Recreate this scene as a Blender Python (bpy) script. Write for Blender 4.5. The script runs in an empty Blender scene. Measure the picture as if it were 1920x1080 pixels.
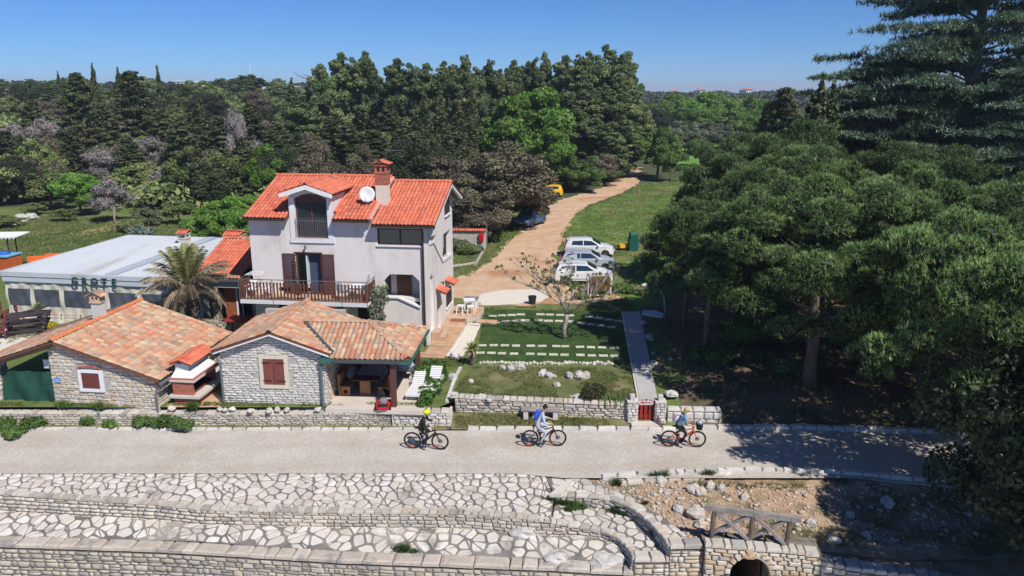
import bpy,bmesh,math,random
import numpy as np
from mathutils import Vector,Matrix,noise
from mathutils.geometry import tessellate_polygon
S=bpy.context.scene
COL=S.collection
rad=math.radians
# ------------------------------------------------------------ camera
F=1450.0;PITCH=math.atan(370/F);CP,SP=math.cos(PITCH),math.sin(PITCH);CH=14.0
cam=bpy.data.objects.new('camera',bpy.data.cameras.new('camera'));COL.objects.link(cam)
cam.location=(0,0,CH);cam.rotation_euler=(math.pi/2-PITCH,0,0)
cam.data.sensor_width=36;cam.data.lens=F/1920*36;cam.data.clip_end=9000;cam.data.clip_start=0.3
S.camera=cam
# ------------------------------------------------------------ sky + sun
SUN_EL,SUN_AZ=rad(50),rad(38)
w=bpy.data.worlds.new('World');S.world=w;w.use_nodes=True
nt=w.node_tree;nt.nodes.clear()
sky=nt.nodes.new('ShaderNodeTexSky');sky.sky_type='NISHITA';sky.sun_disc=False
sky.sun_elevation=SUN_EL;sky.sun_rotation=math.pi-SUN_AZ;sky.air_density=0.7;sky.dust_density=0.0;sky.ozone_density=10.0
sky.altitude=0
bg=nt.nodes.new('ShaderNodeBackground');bg.inputs[1].default_value=0.079
ow=nt.nodes.new('ShaderNodeOutputWorld')
tn=nt.nodes.new('ShaderNodeMix');tn.data_type='RGBA';tn.blend_type='MULTIPLY';tn.inputs[0].default_value=1;tn.inputs[7].default_value=(.60,.82,1.05,1)
nt.links.new(sky.outputs[0],tn.inputs[6]);nt.links.new(tn.outputs[2],bg.inputs[0]);nt.links.new(bg.outputs[0],ow.inputs[0])
sl=bpy.data.lights.new('sun','SUN');sl.energy=4.2;sl.angle=rad(0.5);sl.color=(1.0,0.955,0.88)
so=bpy.data.objects.new('sun',sl);COL.objects.link(so)
SUNV=Vector((math.sin(SUN_AZ)*math.cos(SUN_EL),-math.cos(SUN_AZ)*math.cos(SUN_EL),math.sin(SUN_EL)))
so.rotation_euler=SUNV.to_track_quat('Z','Y').to_euler()
S.view_settings.view_transform='Standard';S.view_settings.look='None'
S.view_settings.exposure=0.32;S.view_settings.gamma=1.0;S.view_settings.use_curve_mapping=False
S.cycles.max_bounces=6;S.cycles.diffuse_bounces=3;S.cycles.glossy_bounces=2;S.cycles.transmission_bounces=3;S.cycles.transparent_max_bounces=8
# ------------------------------------------------------------ layout helpers (camera maths only used to find where things stand)
def at(px,py,z=0.8):
 u=(px-960)/F;v=(py-540)/F
 dy=CP-v*SP;dz=-SP-v*CP;t=(z-CH)/dz
 return Vector((u*t,dy*t,z))
def atD(px,py,D):
 u=(px-960)/F;v=(py-540)/F
 dy=CP-v*SP;dz=-SP-v*CP;t=D/dy
 return Vector((u*t,D,CH+dz*t))
def proj(x,y,z):
 Z=y*CP+(CH-z)*SP
 if Z<0.1:return(-9e3,-9e3,0.1)
 return(960+x/Z*F,540+((CH-z)*CP-y*SP)/Z*F,Z)
 # ------------------------------------------------------------ materials
MC={}
def nd(t,k,**kw):
 n=t.nodes.new(k)
 for a,b in kw.items():setattr(n,a,b)
 return n
def rgba(c):return(c[0],c[1],c[2],1)
def M(name,c1=None,c2=None,scale=3.0,rough=0.85,bump=0.0,bscale=None,vary=0.0,metal=0.0,spec=0.3,palette=None,detail=6,trans=0.0,c3=None,s3=0.6,t3=0.55,stretch=None,coat=0.0,alpha=None,wave=None):
 """procedural material: c1/c2 mixed by noise, optional patches c3, optional per-piece palette and brightness variation"""
 if name in MC:return MC[name]
 m=bpy.data.materials.new(name);MC[name]=m;m.use_nodes=True
 t=m.node_tree;t.nodes.clear();L=t.links.new
 out=nd(t,'ShaderNodeOutputMaterial');b=nd(t,'ShaderNodeBsdfPrincipled')
 b.inputs['Roughness'].default_value=rough;b.inputs['Metallic'].default_value=metal
 b.inputs['Specular IOR Level'].default_value=spec;b.inputs['Coat Weight'].default_value=coat
 g=nd(t,'ShaderNodeNewGeometry');pos=g.outputs['Position']
 if stretch:
  mp=nd(t,'ShaderNodeMapping');mp.inputs['Scale'].default_value=stretch;L(pos,mp.inputs[0]);pos=mp.outputs[0]
 rnd=None
 if palette or vary:
  oi=nd(t,'ShaderNodeObjectInfo')
  ad=nd(t,'ShaderNodeMath',operation='ADD');L(oi.outputs['Random'],ad.inputs[0]);L(g.outputs['Random Per Island'],ad.inputs[1])
  fr=nd(t,'ShaderNodeMath',operation='FRACT');L(ad.outputs[0],fr.inputs[0]);rnd=fr.outputs[0]
 if palette:
  cr=nd(t,'ShaderNodeValToRGB');e=cr.color_ramp;e.interpolation='LINEAR'
  n=len(palette)
  for i,c in enumerate(palette):
   if i<2:el=e.elements[i];el.position=i/(n-1)
   else:el=e.elements.new(i/(n-1))
   el.color=rgba(c)
  for i,c in enumerate(palette):e.elements[i].position=i/(n-1);e.elements[i].color=rgba(c)
  L(rnd,cr.inputs[0]);col=cr.outputs[0]
 else:
  rg=nd(t,'ShaderNodeRGB');rg.outputs[0].default_value=rgba(c1);col=rg.outputs[0]
 def mix(fac,a,bcol,mode='MIX'):
  x=nd(t,'ShaderNodeMix',data_type='RGBA',blend_type=mode)
  if hasattr(fac,'node'):L(fac,x.inputs[0])
  else:x.inputs[0].default_value=fac
  if hasattr(a,'node'):L(a,x.inputs[6])
  else:x.inputs[6].default_value=rgba(a)
  if hasattr(bcol,'node'):L(bcol,x.inputs[7])
  else:x.inputs[7].default_value=rgba(bcol)
  return x.outputs[2]
 def noise(sc,det=detail,lo=0.35,hi=0.65):
  nz=nd(t,'ShaderNodeTexNoise');nz.inputs['Scale'].default_value=sc;nz.inputs['Detail'].default_value=det;nz.inputs['Roughness'].default_value=0.62
  L(pos,nz.inputs['Vector'])
  mr=nd(t,'ShaderNodeMapRange');mr.inputs[1].default_value=lo;mr.inputs[2].default_value=hi;L(nz.outputs[0],mr.inputs[0])
  return mr.outputs[0],nz.outputs[0]
 if c2 is not None:
  f,_=noise(scale);col=mix(f,col,c2)
 if c3 is not None:
  f,_=noise(s3,5,t3,t3+0.12);col=mix(f,col,c3)
 if palette and c2 is None:
  f,_=noise(scale);col=mix(0.22,col,mix(f,(0.25,.23,.2),(1,1,1)),'MULTIPLY')
 if vary:
  mr=nd(t,'ShaderNodeMapRange');mr.inputs[3].default_value=1-vary;mr.inputs[4].default_value=1+vary
  wn=nd(t,'ShaderNodeTexWhiteNoise',noise_dimensions='1D');L(rnd,wn.inputs['W']);L(wn.outputs[0],mr.inputs[0])
  vm=nd(t,'ShaderNodeVectorMath',operation='SCALE');L(col,vm.inputs[0]);L(mr.outputs[0],vm.inputs['Scale']);col=vm.outputs[0]
 L(col,b.inputs['Base Color'])
 if wave:
  wv=nd(t,'ShaderNodeTexWave');wv.inputs['Scale'].default_value=wave;wv.inputs['Distortion'].default_value=1.5;L(pos,wv.inputs[0])
 if bump:
  _,hgt=noise(bscale or scale*3,8)
  bp=nd(t,'ShaderNodeBump');bp.inputs['Strength'].default_value=1.0;bp.inputs['Distance'].default_value=bump;L(hgt,bp.inputs['Height']);L(bp.outputs[0],b.inputs['Normal'])
 sh=b.outputs[0]
 if trans:
  tr=nd(t,'ShaderNodeBsdfTranslucent');L(col,tr.inputs[0])
  mx=nd(t,'ShaderNodeMixShader');mx.inputs[0].default_value=trans;L(sh,mx.inputs[1]);L(tr.outputs[0],mx.inputs[2]);sh=mx.outputs[0]
 if alpha is not None:
  tp=nd(t,'ShaderNodeBsdfTransparent');mx=nd(t,'ShaderNodeMixShader');mx.inputs[0].default_value=alpha
  L(tp.outputs[0],mx.inputs[1]);L(sh,mx.inputs[2]);sh=mx.outputs[0]
 L(sh,out.inputs[0]);return m
def leafmat(name,cols,scale=0.5,trans=0.25,hue=None):
 """foliage: colour by leaf island, clump noise and a slight shift per tree"""
 if name in MC:return MC[name]
 m=bpy.data.materials.new(name);MC[name]=m;m.use_nodes=True
 t=m.node_tree;t.nodes.clear();L=t.links.new
 out=nd(t,'ShaderNodeOutputMaterial');d=nd(t,'ShaderNodeBsdfPrincipled');d.inputs['Roughness'].default_value=.55;d.inputs['Specular IOR Level'].default_value=.25
 tr=nd(t,'ShaderNodeBsdfTranslucent');mx=nd(t,'ShaderNodeMixShader');mx.inputs[0].default_value=trans
 g=nd(t,'ShaderNodeNewGeometry');oi=nd(t,'ShaderNodeObjectInfo')
 nz=nd(t,'ShaderNodeTexNoise');nz.inputs['Scale'].default_value=scale;nz.inputs['Detail'].default_value=3;L(g.outputs['Position'],nz.inputs['Vector'])
 a=nd(t,'ShaderNodeMath',operation='MULTIPLY');a.inputs[1].default_value=0.45;L(g.outputs['Random Per Island'],a.inputs[0])
 b2=nd(t,'ShaderNodeMath',operation='ADD');L(nz.outputs[0],b2.inputs[0]);L(a.outputs[0],b2.inputs[1])
 c=nd(t,'ShaderNodeMath',operation='SUBTRACT');c.inputs[1].default_value=0.22;L(b2.outputs[0],c.inputs[0])
 cr=nd(t,'ShaderNodeValToRGB');e=cr.color_ramp
 n=len(cols)
 for i in range(2,n):e.elements.new(0.5)
 for i,cc in enumerate(cols):e.elements[i].position=0.2+0.6*i/(n-1);e.elements[i].color=rgba(cc)
 L(c.outputs[0],cr.inputs[0])
 mr=nd(t,'ShaderNodeMapRange');mr.inputs[3].default_value=.75;mr.inputs[4].default_value=1.3;L(oi.outputs['Random'],mr.inputs[0])
 vm=nd(t,'ShaderNodeVectorMath',operation='SCALE');L(cr.outputs[0],vm.inputs[0]);L(mr.outputs[0],vm.inputs['Scale'])
 L(vm.outputs[0],d.inputs['Base Color']);L(vm.outputs[0],tr.inputs[0])
 L(d.outputs[0],mx.inputs[1]);L(tr.outputs[0],mx.inputs[2]);L(mx.outputs[0],out.inputs[0]);return m
 # ------------------------------------------------------------ object helpers
WM={}
def wmat(o):
 m=Matrix.LocRotScale(o.location,o.rotation_euler,o.scale)
 return wmat(o.parent)@m if o.parent else m
def root(o):
 while o.parent:o=o.parent
 return o
def tag(o,label=None,cat=None,group=None,kind=None):
 if label:o['label']=label
 if cat:o['category']=cat
 if group:o['group']=group
 if kind:o['kind']=kind
 return o
def thing(name,label,cat,loc=(0,0,0),rz=0.0,group=None):
 o=bpy.data.objects.new(name,None);o.empty_display_size=.3;COL.objects.link(o)
 o.location=loc;o.rotation_euler=(0,0,rz);return tag(o,label,cat,group)
def link(name,mesh,parent=None,kind=None,label=None):
 o=bpy.data.objects.new(name,mesh);COL.objects.link(o)
 if parent:o.parent=parent
 if kind:o['kind']=kind
 if label:o['label']=label
 return o
def copy_tree(o,parent=None):
 c=o.copy();COL.objects.link(c);c.parent=parent
 for ch in list(o.children):copy_tree(ch,c)
 return c
class MB:
 def __init__(s):s.v=[];s.f=[];s.m=[]
 def add(s,vs,fs,mi=0):
  k=len(s.v);s.v+=[tuple(v)for v in vs];s.f+=[[i+k for i in f]for f in fs];s.m+=[mi]*len(fs);return s
 def box(s,x0,x1,y0,y1,z0,z1,mi=0,mat=None):
  vs=[Vector(p)for p in((x0,y0,z0),(x1,y0,z0),(x1,y1,z0),(x0,y1,z0),(x0,y0,z1),(x1,y0,z1),(x1,y1,z1),(x0,y1,z1))]
  if mat:vs=[mat@v for v in vs]
  return s.add(vs,[(0,3,2,1),(4,5,6,7),(0,1,5,4),(1,2,6,5),(2,3,7,6),(3,0,4,7)],mi)
 def cbox(s,c,d,rz=0,mi=0):
  return s.box(-d[0]/2,d[0]/2,-d[1]/2,d[1]/2,-d[2]/2,d[2]/2,mi,Matrix.Translation(c)@Matrix.Rotation(rz,4,'Z'))
 def beam(s,p,q,w,h,mi=0,roll=0):
  p,q=Vector(p),Vector(q);d=q-p;m=Matrix.Translation(p)@d.to_track_quat('Z','Y').to_matrix().to_4x4()@Matrix.Rotation(roll,4,'Z')
  return s.box(-w/2,w/2,-h/2,h/2,0,d.length,mi,m)
 def tube(s,pts,r,n=6,mi=0,cap=True):
  pts=[Vector(p)for p in pts];k=len(pts)
  rs=r if isinstance(r,(list,tuple))else[r]*k
  vs=[];prev=None
  for i,p in enumerate(pts):
   d=(pts[min(i+1,k-1)]-pts[max(i-1,0)])
   if d.length<1e-9:d=Vector((0,0,1))
   d.normalize()
   if prev is None:a=d.orthogonal().normalized()
   else:
    a=prev-d*prev.dot(d)
    a=a.normalized()if a.length>1e-6 else d.orthogonal().normalized()
   prev=a;b=d.cross(a)
   for j in range(n):
    an=2*math.pi*j/n;vs.append(p+(a*math.cos(an)+b*math.sin(an))*rs[i])
  fs=[(i*n+j,i*n+(j+1)%n,(i+1)*n+(j+1)%n,(i+1)*n+j)for i in range(k-1)for j in range(n)]
  if cap:fs+=[tuple(range(n))[::-1],tuple((k-1)*n+j for j in range(n))]
  return s.add(vs,fs,mi)
 def lathe(s,prof,c=(0,0,0),n=16,mi=0,mat=None,cap=True):
  vs=[]
  for r,z in prof:
   for j in range(n):
    a=2*math.pi*j/n;v=Vector((c[0]+r*math.cos(a),c[1]+r*math.sin(a),c[2]+z));vs.append(mat@v if mat else v)
  k=len(prof)
  fs=[(i*n+j,i*n+(j+1)%n,(i+1)*n+(j+1)%n,(i+1)*n+j)for i in range(k-1)for j in range(n)]
  if cap:fs+=[tuple(range(n))[::-1],tuple((k-1)*n+j for j in range(n))]
  return s.add(vs,fs,mi)
 def torus(s,c,R_,r,n=28,k=8,mat=None,mi=0,flat=1.0):
  vs=[]
  for i in range(n):
   a=2*math.pi*i/n
   for j in range(k):
    b=2*math.pi*j/k;rr=R_+r*math.cos(b)
    v=Vector((rr*math.cos(a),r*flat*math.sin(b),rr*math.sin(a)));v=(mat@v)if mat else v;vs.append(v+Vector(c))
  fs=[(i*k+j,i*k+(j+1)%k,((i+1)%n)*k+(j+1)%k,((i+1)%n)*k+j)for i in range(n)for j in range(k)]
  return s.add(vs,fs,mi)
 def ext(s,poly,vec,mi=0):
  """extrude a 3-D polygon by a vector, closed"""
  poly=[Vector(p)for p in poly];n=len(poly);vec=Vector(vec)
  vs=poly+[p+vec for p in poly];k=len(s.v);s.v+=[tuple(v)for v in vs]
  tr=tessellate_polygon([poly])
  fs=[tuple(t)for t in tr]+[tuple(i+n for i in t[::-1])for t in tr]+[(i,(i+1)%n,(i+1)%n+n,i+n)for i in range(n)]
  s.f+=[[i+k for i in f]for f in fs];s.m+=[mi]*len(fs);return s
 def ell(s,c,r,n=10,k=7,mat=None,mi=0,jit=0,rnd=None):
  vs=[];
  for i in range(1,k):
   th=math.pi*i/k
   for j in range(n):
    a=2*math.pi*j/n;q=1+(rnd.uniform(-jit,jit)if rnd else 0)
    v=Vector((r[0]*math.sin(th)*math.cos(a)*q,r[1]*math.sin(th)*math.sin(a)*q,r[2]*math.cos(th)*q));v=mat@v if mat else v;vs.append(v+Vector(c))
  top=Vector((0,0,r[2]));bot=Vector((0,0,-r[2]))
  if mat:top,bot=mat@top,mat@bot
  vs+=[top+Vector(c),bot+Vector(c)];T=len(vs)-2
  fs=[(i*n+j,(i+1)*n+j,(i+1)*n+(j+1)%n,i*n+(j+1)%n)for i in range(k-2)for j in range(n)]
  fs+=[(T,j,(j+1)%n)for j in range(n)]+[(T+1,(k-2)*n+(j+1)%n,(k-2)*n+j)for j in range(n)]
  return s.add(vs,fs,mi)
 def mesh(s,name,mats,smooth=False,fix=True):
  me=bpy.data.meshes.new(name);me.from_pydata(s.v,[],s.f)
  for m in(mats if isinstance(mats,(list,tuple))else[mats]):me.materials.append(m)
  if any(s.m):me.polygons.foreach_set('material_index',s.m)
  if fix:
   bm=bmesh.new();bm.from_mesh(me);bmesh.ops.recalc_face_normals(bm,faces=bm.faces);bm.to_mesh(me);bm.free()
  if smooth:me.polygons.foreach_set('use_smooth',[True]*len(me.polygons))
  me.update();return me
 def obj(s,name,mats,parent=None,smooth=False,kind=None,label=None,fix=True):
  return link(name,s.mesh(name,mats,smooth,fix),parent,kind,label)
def npmesh(name,V,Fq,mats,smooth=False):
 """fast mesh from numpy: V (n,3), Fq (m,k) equal-size faces"""
 me=bpy.data.meshes.new(name);k=Fq.shape[1]
 me.vertices.add(len(V));me.vertices.foreach_set('co',np.ascontiguousarray(V,dtype=np.float32).ravel())
 me.loops.add(Fq.size);me.loops.foreach_set('vertex_index',np.ascontiguousarray(Fq,dtype=np.int32).ravel())
 me.polygons.add(len(Fq));me.polygons.foreach_set('loop_start',np.arange(0,Fq.size,k,dtype=np.int32))
 for m in(mats if isinstance(mats,(list,tuple))else[mats]):me.materials.append(m)
 me.update(calc_edges=True)
 if smooth:me.polygons.foreach_set('use_smooth',[True]*len(me.polygons))
 return me
 # ------------------------------------------------------------ pieces: up to 300 single objects per thing and name, the rest one "stuff" part
PC={}
def pieces(parent,name,items,limit=300,restname=None):
 """items: list of (mesh, local Matrix). Meshes shared."""
 if not items:return
 W=wmat(parent);key=(root(parent).name,name);used=PC.get(key,0)
 sc=[]
 for i,(me,mx)in enumerate(items):
  p=W@mx.to_translation();q=proj(*p)
  inn=-40<q[0]<1960 and-40<q[1]<1120
  sc.append((0 if inn else 1,q[2],i))
 sc.sort();single=[i for a,b,i in sc[:max(0,limit-used)]if a==0];sset=set(single)
 PC[key]=used+len(single)
 for i in single:
  me,mx=items[i];o=bpy.data.objects.new(name,me);COL.objects.link(o);o.parent=parent;o.matrix_basis=mx
 rest=[items[i]for i in range(len(items))if i not in sset]
 if rest:
  cache={};Vs=[];Fs=[];off=0;loops=[];starts=[];ln=0;mats=None
  for me,mx in rest:
   if me.name not in cache:
    co=np.empty(len(me.vertices)*3,dtype=np.float32);me.vertices.foreach_get('co',co)
    li=np.empty(len(me.loops),dtype=np.int32);me.loops.foreach_get('vertex_index',li)
    st=np.empty(len(me.polygons),dtype=np.int32);me.polygons.foreach_get('loop_start',st)
    cache[me.name]=(co.reshape(-1,3),li,st);mats=mats or me.materials[0]
   co,li,st=cache[me.name];A=np.array(mx,dtype=np.float32)
   Vs.append(co@A[:3,:3].T+A[:3,3]);loops.append(li+off);starts.append(st+ln);off+=len(co);ln+=len(li)
  V=np.concatenate(Vs);Lp=np.concatenate(loops);St=np.concatenate(starts)
  me=bpy.data.meshes.new(name+'_rest');me.vertices.add(len(V));me.vertices.foreach_set('co',V.ravel())
  me.loops.add(len(Lp));me.loops.foreach_set('vertex_index',Lp);me.polygons.add(len(St));me.polygons.foreach_set('loop_start',St)
  me.materials.append(mats);me.update(calc_edges=True)
  link(restname or(name+'s'),me,parent,'stuff')
  # stone prototypes: front face towards -Y, unit size
def stone_protos(tag_,mat,n=6,jit=.07,seed=1,cham=.10):
 r=random.Random(seed);out=[]
 for k in range(n):
  j=lambda a=jit:r.uniform(-a,a)
  b=MB();back=[(-.5,.5,-.5),(.5,.5,-.5),(.5,.5,.5),(-.5,.5,.5)]
  c=[(-.5+abs(j())*.6,j()*.6,-.5+abs(j())*.6),(.5-abs(j())*.6,j()*.6,-.5+abs(j())*.6),(.5-abs(j())*.6,j()*.6,.5-abs(j())*.6),(-.5+abs(j())*.6,j()*.6,.5-abs(j())*.6)]
  mid=[(x,-.2+y,z)for x,y,z in c]
  fr=[(x*(1-2*cham+j()*.8),-.5+j(),z*(1-2.2*cham+j()*.8))for x,y,z in c]
  ce=[(j(),-.56,j())]
  b.add(back+mid+fr+ce,[(0,1,2,3)]+[(i,(i+1)%4,(i+1)%4+4,i+4)for i in range(4)]+[(i+4,(i+1)%4+4,(i+1)%4+8,i+8)for i in range(4)]+[(8+i,8+(i+1)%4,12)for i in range(4)])
  out.append(b.mesh(tag_,mat))
 return out
def courses(L,topf,hmin,hmax,lmin,lmax,r,z0=0.0,skip=None,gap=.018,u0=0.0):
 """list of (u_centre, z_centre, length, height) for an irregular coursed stone face of length L, height topf(u)"""
 res=[];z=z0;zmax=max(topf(u0+L*k/20)for k in range(21))
 while z<zmax-.03:
  h=r.uniform(hmin,hmax)
  if zmax-z-h<hmin*.6:h=zmax-z
  u=u0-r.uniform(0,lmax*.5)
  while u<u0+L:
   l=r.uniform(lmin,lmax);a,b=max(u,u0),min(u+l,u0+L);u+=l
   if b-a<.05:continue
   um=(a+b)/2;tp=topf(um);hh=min(h,tp-z)
   if hh<h*.3 or hh<.035:continue
   if skip and skip(um,z+hh/2,(b-a)/2,hh/2):continue
   if hh>hmin*1.7 and r.random()<.3:
    q=r.uniform(.4,.6);res.append((um,z+hh*q/2,b-a-gap,hh*q-gap));res.append((um,z+hh*(1+q)/2,b-a-gap,hh*(1-q)-gap))
   else:res.append((um,z+hh/2,b-a-gap,hh-gap))
  z+=h
 return res
def stone_face(parent,name,protos,O,udir,L,topf,r,depth=.10,hmin=.12,hmax=.2,lmin=.2,lmax=.5,z0=0,skip=None,proud=.02,limit=300,u0=0,gap=.018):
 """stones on a vertical face: O origin, udir along the face; outward normal = udir rotated -90 deg about Z"""
 O=Vector(O);ud=Vector(udir).normalized();Rm=Matrix(((ud.x,-ud.y,0,0),(ud.y,ud.x,0,0),(0,0,1,0),(0,0,0,1)))
 it=[]
 for u,z,l,h in courses(L,topf,hmin,hmax,lmin,lmax,r,z0,skip,gap,u0):
  d=depth;pr=proud+r.uniform(-.012,.016)
  it.append((r.choice(protos),Matrix.Translation(O+ud*u+Vector((0,0,z)))@Rm@Matrix.Translation((0,d/2-pr,0))@Matrix.Rotation(r.uniform(-.035,.035),4,'Y')@Matrix.Diagonal((l,d,h,1))))
 pieces(parent,name,it,limit)
def path_face(parent,name,protos,pts,topz,height,r,hmin=.12,hmax=.2,lmin=.2,lmax=.5,depth=.12,proud=.03,limit=300,gap=.018,batter=0.0,skip=None):
 """stones along a polyline; topz/height may be functions of arc length; outward normal to the right-hand side of travel (-90)"""
 P=[Vector((p[0],p[1],0))for p in pts];ls=[0]
 for a,b in zip(P,P[1:]):ls.append(ls[-1]+(b-a).length)
 tz=topz if callable(topz)else(lambda s:topz);hg=height if callable(height)else(lambda s:height)
 def loc(s):
  for i in range(len(P)-1):
   if s<=ls[i+1]or i==len(P)-2:
    t=(s-ls[i])/max(1e-6,ls[i+1]-ls[i]);return P[i].lerp(P[i+1],t),(P[i+1]-P[i]).normalized()
 it=[]
 for u,z,l,h in courses(ls[-1],hg,hmin,hmax,lmin,lmax,r,0,None,gap):
  p,d=loc(min(max(u,0),ls[-1]));zz=tz(u)-hg(u)+z
  if skip and skip(p.x,zz,l/2,h/2):continue
  Rm=Matrix(((d.x,-d.y,0,0),(d.y,d.x,0,0),(0,0,1,0),(0,0,0,1)));pr=proud+r.uniform(-.015,.02)+batter*(hg(u)-z)
  it.append((r.choice(protos),Matrix.Translation((p.x,p.y,zz))@Rm@Matrix.Translation((0,depth/2-pr,0))@Matrix.Rotation(r.uniform(-.03,.03),4,'Y')@Matrix.Diagonal((l,depth,h,1))))
 pieces(parent,name,it,limit);return ls[-1]
 # ------------------------------------------------------------ crazy paving
def inside(p,poly):
 c=False;n=len(poly);j=n-1
 for i in range(n):
  a,b=poly[i],poly[j]
  if(a[1]>p[1])!=(b[1]>p[1])and p[0]<(b[0]-a[0])*(p[1]-a[1])/(b[1]-a[1])+a[0]:c=not c
  j=i
 return c
def nearest(p,poly):
 best=None;n=len(poly);P=Vector(p)
 for i in range(n):
  a,b=Vector(poly[i]),Vector(poly[(i+1)%n]);d=b-a;t=max(0,min(1,(P-a).dot(d)/max(1e-9,d.length_squared)));q=a+d*t
  if best is None or(q-P).length<best[0]:best=((q-P).length,q)
 return best[1]
def voro(poly,s,r,jit=.42):
 x0,x1=min(p[0]for p in poly),max(p[0]for p in poly);y0,y1=min(p[1]for p in poly),max(p[1]for p in poly)
 nx,ny=int((x1-x0)/s)+3,int((y1-y0)/s)+3;G={}
 for i in range(nx):
  for j in range(ny):G[i,j]=Vector((x0+(i-1+r.uniform(-jit,jit)+.5*(j%2))*s,y0+(j-1+r.uniform(-jit,jit))*s*.92))
 cells=[]
 for(i,j),p in G.items():
  if not inside(p,poly):continue
  c=[p+Vector(q)*s*2 for q in((-1,-1),(1,-1),(1,1),(-1,1))]
  for di in range(-2,3):
   for dj in range(-2,3):
    q=G.get((i+di,j+dj))
    if q is None or q is p:continue
    mid=(p+q)/2;n=q-p;nc=[]
    for k in range(len(c)):
     a,b=c[k],c[(k+1)%len(c)];da,db=(a-mid).dot(n),(b-mid).dot(n)
     if da<=0:nc.append(a)
     if da*db<0:nc.append(a+(b-a)*(da/(da-db)))
    c=nc
    if len(c)<3:break
  if len(c)>=3:
   c=[v if inside(v,poly)else nearest(v,poly)for v in c];cells.append(c)
 return cells
def paving(parent,name,poly,zf,s,mat,r,th=.05,gap=.035,split=.25,jit=.42,limit=300,big=0.0):
 it=[]
 cs=voro(poly,s,r,jit);out=[]
 for c in cs:
  if split and r.random()<split and len(c)>4:
   k=len(c)//2;st=r.randrange(len(c));c=c[st:]+c[:st];out+=[c[:k+1],c[k:]+[c[0]]]
  else:out.append(c)
 for c in out:
  ctr=sum(c,Vector((0,0)))/len(c);R_=sum((v-ctr).length for v in c)/len(c)
  if R_<.07:continue
  cc=[]
  for v in c:
   d=v-ctr;l=d.length
   if l<.02:continue
   cc.append(d*max(.3,(l-gap*.62)/l)+Vector((r.uniform(-.012,.012),r.uniform(-.012,.012))))
  if len(cc)<3:continue
  # cut corners for a broken-stone outline
  pts=[]
  for i,v in enumerate(cc):
   a,b=cc[i-1],cc[(i+1)%len(cc)];pts.append(v.lerp(a,.14));pts.append(v.lerp(b,.14))
  n=len(pts);z0=zf(ctr.x,ctr.y);up=r.uniform(-.012,.018);tx,ty=r.uniform(-.02,.02),r.uniform(-.02,.02)
  V=[]
  for v in pts:V.append((v.x,v.y,zf(ctr.x+v.x,ctr.y+v.y)-z0-th))
  for v in pts:V.append((v.x,v.y,zf(ctr.x+v.x,ctr.y+v.y)-z0+up+tx*v.x-.012))
  for v in pts:q=v*(1-.016/max(.05,v.length));V.append((q.x,q.y,zf(ctr.x+q.x,ctr.y+q.y)-z0+up+tx*q.x+ty*q.y))
  Fs=[(i,(i+1)%n,(i+1)%n+n,i+n)for i in range(n)]+[(i+n,(i+1)%n+n,(i+1)%n+2*n,i+2*n)for i in range(n)]+[tuple(range(2*n,3*n))]
  me=bpy.data.meshes.new(name);me.from_pydata(V,[],Fs);me.materials.append(mat)
  it.append((me,Matrix.Translation((ctr.x,ctr.y,z0))))
 pieces(parent,name,it,limit)
 # ------------------------------------------------------------ roof tiles
def tile_mesh(name,mat,w_,l_,rise,over=.06,seg=6,roman=True,th=.014):
 """one barrel tile: x across (0..w), y up-slope, wave profile: pan then cover"""
 vs=[];n=seg*2+1 if roman else seg+1
 prof=[]
 for i in range(n):
  t=i/(n-1)
  if roman:z=rise*(.5-.5*math.cos(2*math.pi*t))**.8
  else:z=rise*math.sin(math.pi*t)
  prof.append((t*w_-w_/2,z))
 b=MB()
 lo=[(x,-over,z+.020)for x,z in prof];hi=[(x*.96,l_,z*.92+.0)for x,z in prof];lip=[(x,-over,z+.020-.03)for x,z in prof]
 vs=lo+hi+lip
 fs=[(i,i+1,n+i+1,n+i)for i in range(n-1)]+[(2*n+i,2*n+i+1,i+1,i)for i in range(n-1)]
 b.add(vs,fs);return b.mesh(name,mat,fix=False)
def tile_field(parent,name,tm,O,e,s,poly,w_,l_,r,lift=.03,limit=300):
 """O origin, e unit vec along eave, s unit vec up-slope; poly in (e,s) metres"""
 O,e,s=Vector(O),Vector(e).normalized(),Vector(s).normalized();n=e.cross(s).normalized()
 if n.z<0:n=-n
 X,Y=[p[0]for p in poly],[p[1]for p in poly];it=[]
 tms=tm if isinstance(tm,list)else[tm]
 ny=int((max(Y)-min(Y))/l_)+1
 nx=int(round((max(X)-min(X))/w_));ww=(max(X)-min(X))/max(1,nx)
 base=Matrix(((e.x,s.x,n.x,0),(e.y,s.y,n.y,0),(e.z,s.z,n.z,0),(0,0,0,1)))
 for j in range(ny):
  v=min(Y)+j*l_
  for i in range(nx):
   u=min(X)+(i+.5)*ww
   if not inside((u,v+l_*.45),poly):continue
   # keep tile inside the slope at its upper end
   jj=Vector((r.uniform(-.006,.006),r.uniform(-.014,.012)))
   it.append((r.choice(tms),Matrix.Translation(O+e*(u+jj.x)+s*(v+jj.y)+n*(lift+r.uniform(0,.006)))@base@Matrix.Rotation(r.uniform(-.02,.02),4,'Z')@Matrix.Diagonal((ww/w_,1,1,1))))
 pieces(parent,name,it,limit)
def ridge(parent,name,tm,p,q,r,step=.36,limit=300):
 p,q=Vector(p),Vector(q);d=q-p;L=d.length;d.normalize();n=max(1,int(L/step));side=d.cross(Vector((0,0,1))).normalized();up=side.cross(d)
 base=Matrix(((side.x,d.x,up.x,0),(side.y,d.y,up.y,0),(side.z,d.z,up.z,0),(0,0,0,1)))
 pieces(parent,name,[(tm,Matrix.Translation(p+d*(i*L/n))@base@Matrix.Rotation(r.uniform(-.03,.03),4,'Z'))for i in range(n)],limit)
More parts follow.
